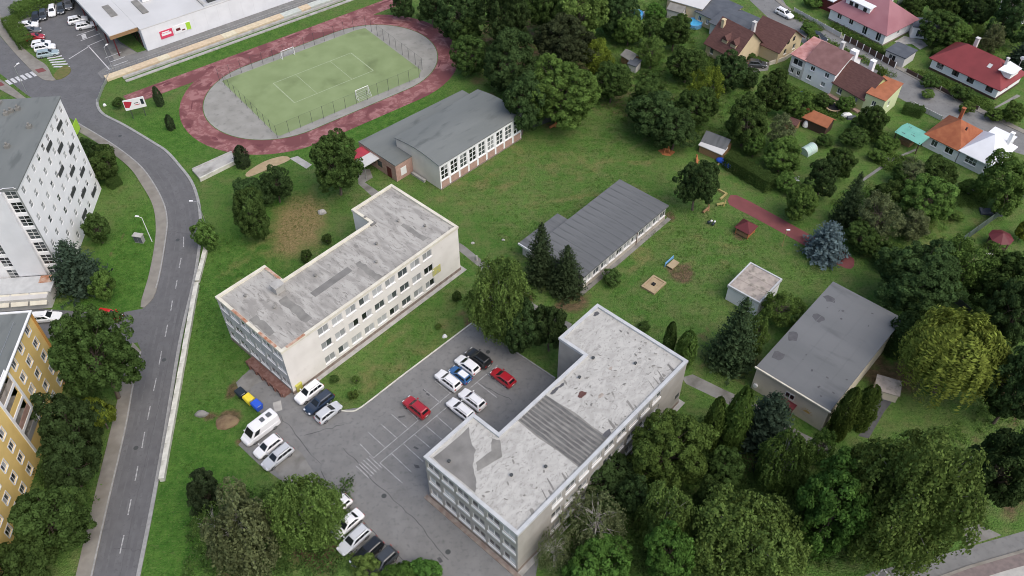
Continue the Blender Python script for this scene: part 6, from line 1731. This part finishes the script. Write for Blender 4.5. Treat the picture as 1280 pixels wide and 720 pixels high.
def make_spruce(key, seed, whorls=26, per_w=13, per=22, leaf=.055, droopy=.12, ragged=.18, zbot=-1.08, power=.85):
    rg = np.random.default_rng(seed); C, Nn, S, T, Up = [], [], [], [], []
    for i in range(whorls):
        f = i/(whorls-1); z = -.98 + 1.93*f; R0 = (1-f)**power*.98+.03
        nb = max(4,int(per_w*(.45+.75*(1-f))))
        ph = rg.uniform(0,6.28)
        for j in range(nb):
            a = ph + 2*np.pi*j/nb + rg.normal()*.12; L_ = R0*(1+rg.normal()*ragged)
            npt = max(5,int(per*(.35+.65*R0)))
            t = np.linspace(.12,1,npt)
            rad = L_*t; zz = z - droopy*np.sin(t*2.2)*R0 + .1*R0*t**3
            w = .17*R0*(1.15-t)+.025
            off = rg.uniform(-1,1,npt)*w
            c = np.stack([rad*np.cos(a)-off*np.sin(a), rad*np.sin(a)+off*np.cos(a), zz+rg.normal(size=npt)*.012], -1)
            C.append(c); d = np.tile([np.cos(a),np.sin(a),-.1],(npt,1)) + rg.normal(size=(npt,3))*.35
            n = np.tile([np.cos(a)*.45,np.sin(a)*.45,1.0],(npt,1)) + rg.normal(size=(npt,3))*.4
            Nn.append(n); Up.append(np.cross(unit(n),unit(d))); S.append(leaf*rg.uniform(.7,1.25,npt)*(.6+.4*R0)); T.append(.5+rg.normal()*.15+rg.normal(size=npt)*.08+.18*(t-.6))
    C, Nn, S, T, Up = map(np.concatenate, (C,Nn,S,T,Up))
    me = leaves_mesh('crown', C, Nn, S, T, .42, up=Up)
    tr = limbs_mesh('trunk', [], zbot, .045, 'bark', top=.9, wob=.005)
    PROTO.setdefault(key, []).append((me, tr))
def make_thuja(key, seed, n=5200, k=60):
    rg = np.random.default_rng(seed)
    z = rg.uniform(-.98,.98,k*3); prof = lambda q: np.where(q<-.3, .85+.15*(q+1)/.7, np.sqrt(np.maximum(0.0,1-((q+.3)/1.3)**1.8)))*.95
    a = rg.uniform(0,6.28,k*3)
    cid = rg.integers(0,k*3,n)
    zz = z[cid]+rg.normal(size=n)*.09; aa = a[cid]+rg.normal(size=n)*.13
    zz = np.clip(zz,-1,1.05)
    rad = prof(np.clip(zz,-1,1))*(.86+.12*np.sin(cid*12.9)+.08*rg.normal(size=n))+.02
    C = np.stack([rad*np.cos(aa),rad*np.sin(aa),zz],-1)
    out = np.stack([np.cos(aa),np.sin(aa),np.full(n,.25)],-1)+rg.normal(size=(n,3))*.5
    up = np.cross(unit(out), np.tile([0,0,1.],(n,1))+rg.normal(size=(n,3))*.25)
    me = leaves_mesh('crown', C, out, .1*rg.uniform(.6,1.2,n), .5+np.sin(cid*7.7)*.16+rg.normal(size=n)*.1, .4, up=up)
    tr = limbs_mesh('trunk', [], -1.05, .06, 'bark', top=.5, wob=.005)
    PROTO.setdefault(key, []).append((me, tr))
def make_hedge(key, seed, n=9000):
    rg = np.random.default_rng(seed)
    f = rg.choice(5, n, p=[.4,.24,.24,.06,.06]); u, v = rg.uniform(-1,1,n), rg.uniform(-1,1,n)
    C = np.zeros((n,3)); Nn = np.zeros((n,3))
    for k,(ax,sg) in enumerate([(2,1),(1,-1),(1,1),(0,1),(0,-1)]):
        s = f == k; o = [i for i in range(3) if i != ax]
        C[s,ax] = sg*(1+.06*rg.normal(size=s.sum())); C[s,o[0]] = u[s]; C[s,o[1]] = v[s]; Nn[s,ax] = sg
    wob = .1*np.sin(C[:,0]*9)+.08*np.sin(C[:,0]*23+1)
    C[:,2] += wob*(C[:,2]>0); C[:,1] *= 1+.8*wob
    me = leaves_mesh('crown', C, Nn+rg.normal(size=(n,3))*.6, .05*rg.uniform(.6,1.3,n), .5+rg.normal(size=n)*.2, .7)
    PROTO.setdefault(key, []).append((me, None))
for s_ in range(6): make_round('round', 20+s_, nl=9+2*s_, clumps=205+18*s_, per=95, leaf=.044, cl=(.11,.21))
for s_ in range(3): make_round('big', 40+s_, nl=22+3*s_, rc=.7, rl=.28, clumps=520, per=72, leaf=.034, cl=(.08,.145), zmin=-.6)
for s_ in range(3): make_round('airy', 60+s_, nl=13, rc=.62, rl=.33, clumps=190, per=62, leaf=.042, cl=(.09,.19), airy=.3, spread=.8, droop=.04)
for s_ in range(4): make_round('bush', 70+s_, nl=7, rc=.52, rl=.48, clumps=135, per=70, leaf=.06, cl=(.14,.26), zbot=-1.0, zmin=-.3)
for s_ in range(2): make_birch('birch', 80+s_)
make_birch('bigbirch', 90, strands=2400, per=16, leaf=.03, nl=26, ln=(.1,.34), lr=(.66,.27))
make_birch('bigbirch', 91, strands=2400, per=16, leaf=.03, nl=30, ln=(.1,.34), lr=(.68,.25))
make_birch('bare', 95, strands=620, per=12, leaf=.03, sparse=True, rb=.06)
make_willow('willow', 97)
for s_ in range(2): make_spruce('spruce', 100+s_, whorls=30, per_w=18, per=26, leaf=.07, power=.62)
make_spruce('bluespruce', 110, whorls=24, per_w=17, per=24, leaf=.085, ragged=.2, droopy=.03, power=.55)
for s_ in range(2): make_thuja('thuja', 120+s_)
make_hedge('hedge', 130)
ZB = dict(round=.35, big=.3, airy=.35, bush=.0, birch=.25, bigbirch=.25, bare=.25, willow=.2, spruce=.06, bluespruce=.06, thuja=.03)
NAME = dict(round='leafy_tree', big='leafy_tree', airy='leafy_tree', bush='shrub', birch='birch_tree', bigbirch='birch_tree', bare='birch_tree', willow='willow_tree', spruce='spruce_tree', bluespruce='blue_spruce', thuja='thuja_tree')
CAT = dict(bush='shrub')
_cnt = {}
def tree(kind, leaf, x0, y0, x1, y1, label, group=None, zb=None):
    cx, cy, w, hh = (x0+x1)/2, (y0+y1)/2, x1-x0, y1-y0
    if cx > 760 and cy < 300: w, hh = w*.9, hh*.9
    q = ZB[kind]; zc = 3.0
    for _ in range(6):
        p = P(cx, cy, zc); dv = p - Vector((0,0,CAM_H)); dist = dv.dot(_f0)
        al = math.asin(-dv.z/dv.length); s = dist/F_PX
        r_ = w/2*s; E_ = hh/2*s*1.0
        if kind in ('spruce','bluespruce'):
            c = max(1.0*r_, min(3.2*r_, (E_*2 - .9*r_*math.sin(al))/(2*math.cos(al))))
        else:
            t_ = E_**2-(r_*math.sin(al))**2
            c = math.sqrt(t_)/math.cos(al) if t_ > 0 else 0
            lo = 1.6 if kind == 'thuja' else .62 if kind == 'bush' else .8
            c = max(lo*r_, min(c, (4.5 if kind == 'thuja' else 1.55)*r_))
        zc = (1+q)*c
    if kind in ('spruce','bluespruce'):
        p = P(cx, y1, 0); p = Vector((p.x, p.y+r_*.95, 0))
    i = _cnt[kind] = _cnt.get(kind, -1) + 1
    me, tr = PROTO[kind][i % len(PROTO[kind])]
    t = thing(NAME[kind], label, CAT.get(kind, 'tree'), (p.x, p.y, 0), RND.uniform(0, 6.28), group)
    zz = (1+q)*c if kind not in ('spruce','bluespruce') else 1.06*c
    rx, ry = r_*RND.uniform(.96,1.05), r_*RND.uniform(.94,1.05)
    o = link('crown', me, t, (0,0,zz), mat=LEAF[leaf]); o.scale = (rx, ry, c)
    if tr:
        o2 = link('trunk', tr, t, (0,0,zz)); o2.scale = (rx, ry, c)
    return t
def hedge(label, a, b, w, h, leaf, name='hedge'):
    a, b = P(*a), P(*b); L_ = (b-a).length
    t = thing(name, label, 'hedge', a.lerp(b,.5), math.atan2(b.y-a.y, b.x-a.x))
    n = max(1, round(L_/(2.2*max(w,h)))); 
    for k in range(n):
        o = link('section', PROTO['hedge'][0][0], t, (L_*((k+.5)/n-.5), 0, h/2), mat=LEAF[leaf]); o.scale = (L_/n/2*1.05, w/2, h/2)
    return t
for a in [
 # left edge
 ('big','dark',68,388,170,506,'very large round dark tree by the ochre block and the road junction'),
 ('round','deep',48,484,124,572,'dark tree directly below the very large one beside the ochre block'),
 ('bush','yellow',104,490,144,546,'golden green bush between dark trees by the pavement'),
 ('round','deep',48,546,120,618,'dark tree below the golden green bush'),
 ('round','dark',22,606,108,690,'broad dark tree standing over the lower ochre facade'),
 ('round','dark',-20,678,66,735,'dark tree cut by the bottom left corner'),
 ('bluespruce','bluish',64,300,128,380,'grey-blue spruce at the entrance of the office block'),
 ('bush','dark',104,268,138,308,'dark shrub close to the office block wall'),
 ('bush','deep',98,174,128,206,'dense dark shrub at the far corner of the office block'),
 ('bush','dark',112,188,150,230,'larger dark shrub below the dense one behind the office block'),
 ('bush','dark',104,196,134,222,'dark shrub wedged between the two shrubs behind the office block'),
 ('bush','deep',96,206,122,236,'dark shrub hugging the foot of the office facade'),
 ('bush','mid',114,338,144,378,'mid green shrub right of the grey-blue spruce'),
 ('bush','mid',240,278,273,313,'round bush at the end of the white roadside wall'),
 ('round','dark',290,236,336,294,'dark tree in front of a darker one left of the dry patch'),
 ('round','deep',292,222,330,258,'darkest tree behind the one left of the dry patch'),
 ('round','deep',322,208,366,252,'dark tree right of the pair left of the dry patch'),
 ('big','dark',386,170,452,242,'tall dark leafy tree by the gym canopy'),
 ('thuja','spruce',292,181,311,208,'small dark columnar conifer at the concrete ramp'),
 ('thuja','spruce',191,108,202,132,'thin conifer just right of the billboard'),
 ('thuja','spruce',206,143,217,162,'short conifer on the grass below the billboard'),
 ('bush','dark',140,122,154,136,'low shrub left of the billboard'),
 ('bush','dark',376,312,390,328,'tiny sapling at the back wall of the cream school block'),
 ('bush','dark',402,292,415,306,'tiny dark sapling higher up the back wall of the cream school block'),
 # lower middle
 ('round','spruce',230,584,278,650,'dark bushy pine left of the pale birches at the bottom'),
 ('birch','grey',246,606,350,722,'broad grey-green birch with pale limbs at the bottom left'),
 ('bare','olive',238,628,300,690,'thin branched pale birch in front of the dark pine'),
 ('bigbirch','olive',340,572,424,700,'big leafy olive birch hanging over the parked cars'),
 ('bush','olive',438,694,478,730,'olive bush at the bottom edge below the black car'),
 ('bush','bright',476,702,518,738,'bright green bush at the bottom edge below the dark grey car'),
 ('bush','bright',512,700,556,738,'bright green bush at the bottom edge beside the drive'),
 ('bush','dark',412,468,424,480,'tiny shrub on the school lawn nearest the parked white car'),
 ('bush','mid',436,488,448,500,'small shrub on the school lawn by its lower corner'),
 ('bush','mid',440,470,450,480,'small weed shrub in the middle of the lower school lawn'),
 ('bush','dark',566,364,578,378,'small dark shrub at the upper end of the school lawn'),
 ('bush','mid',544,404,552,412,'slender yellow-green sapling near the white stone'),
 # between blocks
 ('bigbirch','olive',582,326,664,424,'large olive birch between the two school blocks'),
 ('round','deep',628,376,676,440,'dark tree below the large olive birch'),
 ('round','deep',664,378,710,438,'dark tree touching the back wing of the grey school block'),
 ('spruce','spruce',654,280,698,364,'left one of the two dark spruces before the pavilion'),
 ('spruce','spruce',684,308,732,380,'right one of the two dark spruces before the pavilion'),
 ('big','deep',844,198,900,264,'round dark tree standing alone on the lawn by the playground'),
 ('bush','dark',752,340,778,354,'low dark shrub along the pavilion front'),
 # right of the grey block
 ('thuja','dark',830,402,846,442,'slim thuja behind the grey school block, left one'),
 ('thuja','mid',846,412,872,456,'slim thuja at the corner of the grey school block'),
 ('bush','dark',796,402,812,416,'small shrub peeping over the back parapet of the grey school block'),
 ('spruce','spruce',884,372,950,478,'big dark spruce in front of the white hut'),
 ('airy','mid',952,362,1004,404,'feathery green tree right of the white hut'),
 ('airy','mid',928,392,966,440,'feathery green tree between the dark spruce and the beige hall'),
 ('thuja','thuja',880,496,906,560,'leftmost thuja of the group below the footpath'),
 ('thuja','thuja',904,482,940,562,'tall bright tipped thuja of the group below the footpath'),
 ('bluespruce','bluish',924,492,992,578,'dull blue spruce before the beige hall end wall'),
 ('big','mid',782,520,890,604,'wide green tree right of the grey school block'),
 ('bush','deep',722,572,800,626,'dark tree in the shade along the right wall of the grey school block'),
 ('birch','mid',944,538,1012,616,'slender light birch below the dull blue spruce'),
 ('bare','grey',700,610,790,694,'bare white branched birch beside the grey school block'),
 ('bare','grey',668,660,720,716,'pale dead branches at the front corner of the grey school block'),
 ('round','bright',710,676,790,740,'bright green tree at the bottom edge below the bare birch'),
 ('birch','olive',800,600,872,690,'olive birch in the middle of the lower wood'),
 ('round','bright',806,650,866,734,'bright green tree at the bottom edge below the olive birch'),
 ('bigbirch','olive',866,602,1006,735,'very broad olive birch at the bottom right of the grey school block'),
 ('round','bright',1002,568,1096,692,'bright green bushy tree left of the huge olive birch'),
 ('bigbirch','olive',1066,528,1216,706,'huge olive birch above the lower right street'),
 ('birch','olive',1080,546,1130,610,'olive birch crown leaning out of the huge one, upper left'),
 ('round','deep',1208,506,1300,664,'dark tree mass at the right edge below the willow'),
 ('round','deep',1236,430,1310,540,'dark tree at the right edge beside the willow'),
 ('willow','willow',1126,386,1255,508,'yellow-green weeping willow right of the beige hall'),
 ('big','deep',1096,308,1200,394,'broad very dark tree above the willow'),
 ('airy','mid',1170,296,1240,372,'mid green tree between the very dark tree and the gazebo'),
 ('round','dark',1216,318,1300,400,'dark tree below the gazebo at the right edge'),
 ('thuja','thuja',1044,482,1072,548,'thuja at the beige hall corner, left one'),
 ('thuja','thuja',1068,478,1098,536,'thuja at the beige hall corner, right one'),
 ('thuja','deep',1110,386,1150,444,'dark thuja between the beige hall and the willow'),
 ('round','deep',1240,350,1300,430,'dark tree at the right edge above the willow side'),
 ('bluespruce','blue',1008,278,1060,337,'bright silvery blue spruce on the red strip'),
 # garden trees on the right
 ('round','mid',980,230,1024,276,'mid green fruit tree left of the silvery blue spruce'),
 ('spruce','spruce',1038,206,1078,292,'tall dark spruce behind the silvery blue spruce'),
 ('round','deep',1008,196,1052,244,'dark tree left of the tall dark spruce'),
 ('round','dark',1034,182,1074,222,'dark garden tree behind the tall spruce'),
 ('round','dark',1054,278,1100,314,'dark rounded tree just right of the silvery blue spruce'),
 ('airy','grey',1072,236,1130,300,'greyish fruit tree in the middle of the right gardens'),
 ('round','dark',1086,222,1132,262,'dark fruit tree behind the greyish one'),
 ('round','mid',1128,218,1192,276,'large mid green fruit tree in the right gardens'),
 ('airy','grey',1118,262,1170,302,'greyish sparse tree below the large mid green fruit tree'),
 ('round','dark',1150,196,1196,234,'dark tree before the white roofed house half'),
 ('airy','grey',1120,198,1160,232,'greyish tree before the orange roofed house half'),
 ('round','mid',1224,188,1296,262,'big mid green tree at the right edge by the white roof'),
 ('bush','yellow',1268,274,1292,304,'yellowish shrub at the right edge beside the gazebo'),
 ('bush','dark',1088,308,1126,336,'dark shrub right of the red strip end'),
 ('bush','mid',1130,318,1172,344,'mid green shrub above the very dark tree'),
 ('bush','mid',966,214,1000,242,'shrub group at the lower end of the clipped hedge'),
 ('bush','mid',988,180,1002,196,'small shrub left of the greenhouse'),
 ('round','dark',1074,130,1112,172,'dark tree in front of the light green cube house'),
 ('bush','dark',1018,118,1042,136,'dark shrub beside the white row house'),
 ('round','mid',976,112,1016,150,'mid green tree left of the white row house'),
 ('round','dark',940,96,986,142,'dark tree below the cream gable house'),
 ('airy','grey',958,140,1000,186,'greyish fruit tree left of the orange garden shelter'),
 ('round','dark',905,120,962,182,'dark tree beside the dark roofed garden shed'),
 ('round','mid',952,174,1004,214,'mid green garden tree left of the greenhouse'),
 ('bush','dark',1046,160,1086,184,'low garden shrub right of the orange shelter'),
 ('bush','mid',1092,168,1118,190,'shrub left of the turquoise shelter'),
 # far wood
 ('round','deep',488,-16,520,18,'dark tree at the far end of the running track'),
 ('round','deep',520,-14,560,28,'dark tree second from the far end of the track'),
 ('round','deep',546,-10,604,48,'dark tree behind the right bend of the track'),
 ('round','dark',562,22,602,58,'small dark tree upper of two beside the track bend'),
 ('round','dark',564,46,606,90,'round dark tree lower of two beside the track bend'),
 ('big','deep',600,-20,664,60,'tall dark tree at the top of the wood'),
 ('round','deep',606,44,672,112,'dark tree in the left middle of the wood'),
 ('round','deep',622,92,682,162,'dark tree at the right rear corner of the gym'),
 ('round','dark',656,-16,706,40,'dark green tree at the top edge left of the olive ones'),
 ('big','red',664,24,744,92,'brownish dark tree in the middle of the wood'),
 ('big','mid',654,84,746,152,'broad green tree at the wood front behind the gym'),
 ('airy','yellow',722,48,772,96,'yellow-green tree in the wood beside the small grey shed'),
 ('round','dark',738,76,792,128,'dark tree in front of the yellow-green tree in the wood'),
 ('round','olive',690,-20,760,46,'olive tree at the top edge of the wood'),
 ('round','deep',752,-10,800,44,'dark tree left of the pool with pale edge'),
 ('round','mid',766,18,806,56,'mid green tree below the pool with pale edge'),
 ('bush','bright',806,4,834,26,'light green shrub between the two pools'),
 ('round','dark',800,20,832,56,'dark tree between the pools and the clearing'),
 ('airy','olive',796,46,834,84,'olive tree on the clearing edge in the wood'),
 ('round','dark',822,18,866,62,'dark tree left of the round pool by the grey roofed house'),
 ('round','dark',832,58,886,104,'dark tree left of the brown dormer house'),
 ('airy','yellow',860,80,906,142,'yellow-green tree below the brown dormer house'),
 ('round','deep',886,66,934,112,'dark tree before the brown dormer house'),
 ('round','deep',926,84,950,108,'dark small tree right of the brown dormer house front'),
 ('round','dark',786,96,838,142,'dark tree at the front of the wood, centre'),
 ('round','deep',776,116,852,164,'deep green tree at the lawn edge of the wood'),
 ('round','deep',812,138,876,186,'deep green tree at the lawn edge next to the dark roofed shed'),
 ('round','dark',844,108,900,160,'dark tree behind the deep green ones at the lawn edge'),
 ('bush','dark',800,88,826,106,'small bush on the clearing beside the yellow slide'),
 ('round','dark',690,128,724,152,'low dark tree at the wood front by the log sculpture'),
 # top right
 ('airy','grey',1222,28,1262,66,'greyish thin tree behind the red roofed bungalow'),
 ('round','dark',1150,14,1200,54,'dark tree behind the dark garage'),
 ('round','deep',1196,-16,1244,30,'dark tree at the top edge right of the centre of the hillside'),
 ('round','deep',1240,-14,1300,50,'dark tree at the top right corner'),
 ('round','dark',1160,-14,1204,26,'dark tree at the top edge above the dark garage'),
 ('bluespruce','bluish',1258,50,1292,92,'bluish spruce at the right edge behind the bungalow'),
 ('bush','mid',1192,40,1216,56,'shrub left of the bungalow chimney'),
 ('bush','mid',1000,28,1022,44,'street tree beside the white parked car fence'),
 ('bush','olive',1008,38,1022,56,'small olive street tree by the cream gable'),
 ('bush','olive',1096,84,1108,98,'small round street shrub at the verge'),
 ('bush','olive',1150,112,1168,124,'low street shrub opposite the bungalow'),
 ('bush','olive',1200,126,1220,144,'low street shrub below the bungalow corner'),
 ('bush','dark',1150,92,1176,112,'garden shrub before the bungalow, left one'),
 ('bush','dark',1186,108,1216,126,'garden shrub before the bungalow, right one'),
 ('bush','dark',1145,132,1158,144,'clipped shrub beside the concrete street fence'),
 ('bush','dark',932,66,946,78,'round clipped shrub on the driveway'),
 ('bush','mid',1004,-6,1030,10,'garden shrub at the top edge by the dark red garage'),
 ('round','mid',1046,120,1070,140,'small garden tree between the trampoline and the white row house'),
 ('bush','mid',1012,134,1030,150,'low shrub left of the orange garden shelter roof'),
 ('bush','dark',1062,148,1084,164,'dark shrub right of the tarp covered pile'),
 ('bush','mid',1108,172,1126,190,'shrub at the left foot of the turquoise shelter'),
 ('bush','dark',1020,166,1044,186,'dark shrub just below the orange garden shelter'),
 ('bush','mid',1084,186,1108,204,'round shrub on the lawn left of the pale garden path'),
 ('round','dark',1112,206,1140,232,'dark small tree below the pale garden path'),
 ('bush','mid',1196,222,1224,244,'shrub at the foot of the white roofed house half'),
 ('bush','mid',1230,136,1256,152,'shrub on the verge before the bungalow path'),
 ('round','mid',1252,128,1282,152,'garden tree right of the bungalow path at the right edge'),
 ('bush','mid',1174,60,1196,74,'shrub behind the left corner of the bungalow'),
 ('round','mid',1176,26,1214,58,'mid green tree on the hillside left of the bungalow chimney'),
 ('round','dark',1126,-8,1160,22,'dark tree at the top edge above the pink roof end'),
 ('airy','mid',1204,30,1230,56,'light tree on the hillside behind the bungalow ridge'),
 ('bush','dark',966,40,984,54,'shrub at the street side of the cream gable'),
 ('round','dark',962,84,986,104,'dark tree at the beige block wall'),
 ('bush','mid',906,84,924,98,'shrub at the driveway mouth of the brown dormer house'),
 ('round','mid',930,166,958,196,'mid green tree right of the dark roofed garden shed'),
 ('bush','mid',1140,276,1166,296,'shrub on the lawn below the large mid green fruit tree'),
 ('bush','olive',1186,262,1206,278,'olive shrub left of the grey sheet metal pile'),
 ('round','dark',880,560,930,606,'dark tree between the wide green tree and the slender birch'),
 ('round','dark',868,600,908,646,'dark tree tucked behind the very broad olive birch'),
 ('round','dark',1000,612,1040,664,'dark tree in the shade left of the bright green bushy tree'),
 ('round','deep',770,590,812,640,'deep green tree between the bare birch and the olive birch'),
 ('airy','mid',1010,536,1046,580,'light feathery tree by the end of the footpath'),
]:
    if a[-1] == 'x': continue
    nm = a[0]
    grp = 'shrubs and bushes' if nm == 'bush' else 'trees'
    tree(*a, group=grp)
hedge('dark clipped hedge along the lawn edge right of the blue climbing toy', (908,206), (962,238), 2.6, 2.6, 'dark')
hedge('green hedge along the left side of the supermarket lot', (14,30), (36,60), 3.2, 2.0, 'mid')
hedge('green hedge along the upper side of the supermarket lot', (22,22), (92,-12), 4.0, 2.4, 'mid')
hedge('thin hedge strip from the dense shrub along the office lawn', (138,236), (150,228), 1.6, 1.6, 'dark')
hedge('hedge behind the turquoise shelter towards the street', (1128,140), (1150,146), 1.6, 2.0, 'dark')
hedge('long garden hedge at the street side of the pink roofed house', (1062,48), (1104,70), .9, .8, 'dark')
hedge('hedge strip between the dark garage and the bungalow', (1166,72), (1192,55), 1.4, 1.6, 'dark')
hedge('overgrown hedge along the garden edge below the right fruit trees', (1070,300), (1150,330), 2.0, 1.6, 'mid')
hedge('dark hedge behind the dark garage up the hillside', (1128,10), (1160,-10), 1.2, 1.4, 'deep')

def scatter(name, label, polys, n, size, kind, leaf, seed, thr=-1):
    rg = np.random.default_rng(seed); C = []
    ar = []
    for pl in polys:
        q = [P(*p) for p in pl]; ar.append(abs(sum(q[i].x*q[i-1].y-q[i-1].x*q[i].y for i in range(len(q))))/2)
    for pl, a in zip(polys, ar):
        q = np.array([P(*p)[:2] for p in pl]); m = int(n*a/sum(ar)*1.0); lo, hi = q.min(0), q.max(0); got = []
        while len(got) < m:
            p = rg.uniform(lo, hi, size=(m*2,2)); ins = np.zeros(len(p), bool); j = len(q)-1
            for i in range(len(q)):
                c = ((q[i,1] > p[:,1]) != (q[j,1] > p[:,1])) & (p[:,0] < (q[j,0]-q[i,0])*(p[:,1]-q[i,1])/(q[j,1]-q[i,1]+1e-9)+q[i,0]); ins ^= c; j = i
            got += list(p[ins])
        C.append(np.array(got[:m]))
    C = np.concatenate(C)
    nv = np.array([noise.noise(Vector((p[0]*.35, p[1]*.35, seed))) for p in C]); C = C[nv > thr]; n = len(C)
    if kind == 'clump':
        per = 16; hgt = rg.uniform(.15,.9,n)*size
        c3 = np.concatenate([C, np.zeros((n,1))],1)[:,None,:] + rg.normal(size=(n,per,3))*np.array([.35,.35,0])*size
        c3[:,:,2] = np.abs(rg.normal(size=(n,per)))*.5*hgt[:,None]+.05
        Nn = rg.normal(size=(n,per,3))*.6+np.array([0,0,1.])
        tone = (.5+(rg.normal(size=n)*.22)[:,None]+rg.normal(size=(n,per))*.12).ravel()
        me = leaves_mesh(name, c3.reshape(-1,3), Nn.reshape(-1,3), rg.uniform(.1,.2,n*per)*size, tone)
    else:
        z = rg.uniform(.08,.2,n)*size
        c3 = np.concatenate([C, z[:,None]],1); d = rg.normal(size=(n,3))*.35+np.array([0,0,1.])
        Nn = rg.normal(size=(n,3))*np.array([1,1,.3]); up = np.cross(unit(Nn), unit(d))
        me = leaves_mesh(name, c3, Nn, z*1.1, .5+rg.normal(size=n)*.2, .3, up=up)
    o = link(name, me, mat=LEAF[leaf]); tag(o, label, kind='stuff'); o['category'] = 'vegetation'
    return o
scatter('undergrowth', 'low leafy undergrowth below the wood and between the garden trees', [
    [(580,-10),(860,-10),(880,110),(940,110),(905,180),(800,165),(745,135),(650,160),(600,100)], [(1085,230),(1200,230),(1180,300),(1080,300),(1030,250)],
    [(870,560),(1010,600),(1200,520),(1240,660),(1080,712),(700,720),(760,600)], [(1200,330),(1290,330),(1290,640),(1220,560)], [(1150,0),(1290,0),(1290,80),(1200,50)]], 5200, .9, 'clump', 'mid', 31)

scatter('garden_planting', 'low mixed planting in the beds and verges round the houses', [
    [(1135,87),(1164,92),(1242,130),(1238,140),(1180,112)], [(1028,46),(1120,94),(1116,98),(1024,49)], [(982,104),(1060,136),(1056,152),(1000,132),(976,118)], [(1090,158),(1112,170),(1106,186),(1080,172)],
    [(1040,28),(1104,60),(1102,66),(1038,34)], [(1200,236),(1236,240),(1230,262),(1196,258)], [(985,12),(1030,34),(1026,40),(982,18)], [(900,60),(925,90),(900,100),(880,80)], [(1100,190),(1150,200),(1120,220),(1096,206)]], 2600, .8, 'clump', 'mid', 41)
scatter('shade_plants', 'leafy ground plants under the trees right of the grey school block', [
    [(690,640),(790,560),(880,520),(1000,600),(1060,570),(1070,700),(900,720),(700,725)], [(20,560),(130,470),(120,640),(40,690)], [(240,620),(440,600),(440,720),(230,722)]], 2600, 1.0, 'clump', 'dark', 43)

scatter('lawn_weeds', 'small scattered weeds and tufts on the school lawns', [
    [(560,250),(660,180),(760,140),(840,190),(900,270),(860,330),(800,300),(780,225),(640,320)], [(260,330),(330,215),(450,215),(440,260),(330,330),(270,370)], [(215,590),(255,330),(270,380),(300,470),(240,600)],
    [(760,370),(830,280),(960,300),(1040,350),(900,380),(860,440)], [(430,500),(580,345),(600,390),(450,505)], [(140,200),(185,270),(180,360),(150,380),(130,240)]], 4200, .28, 'clump', 'long', 47)
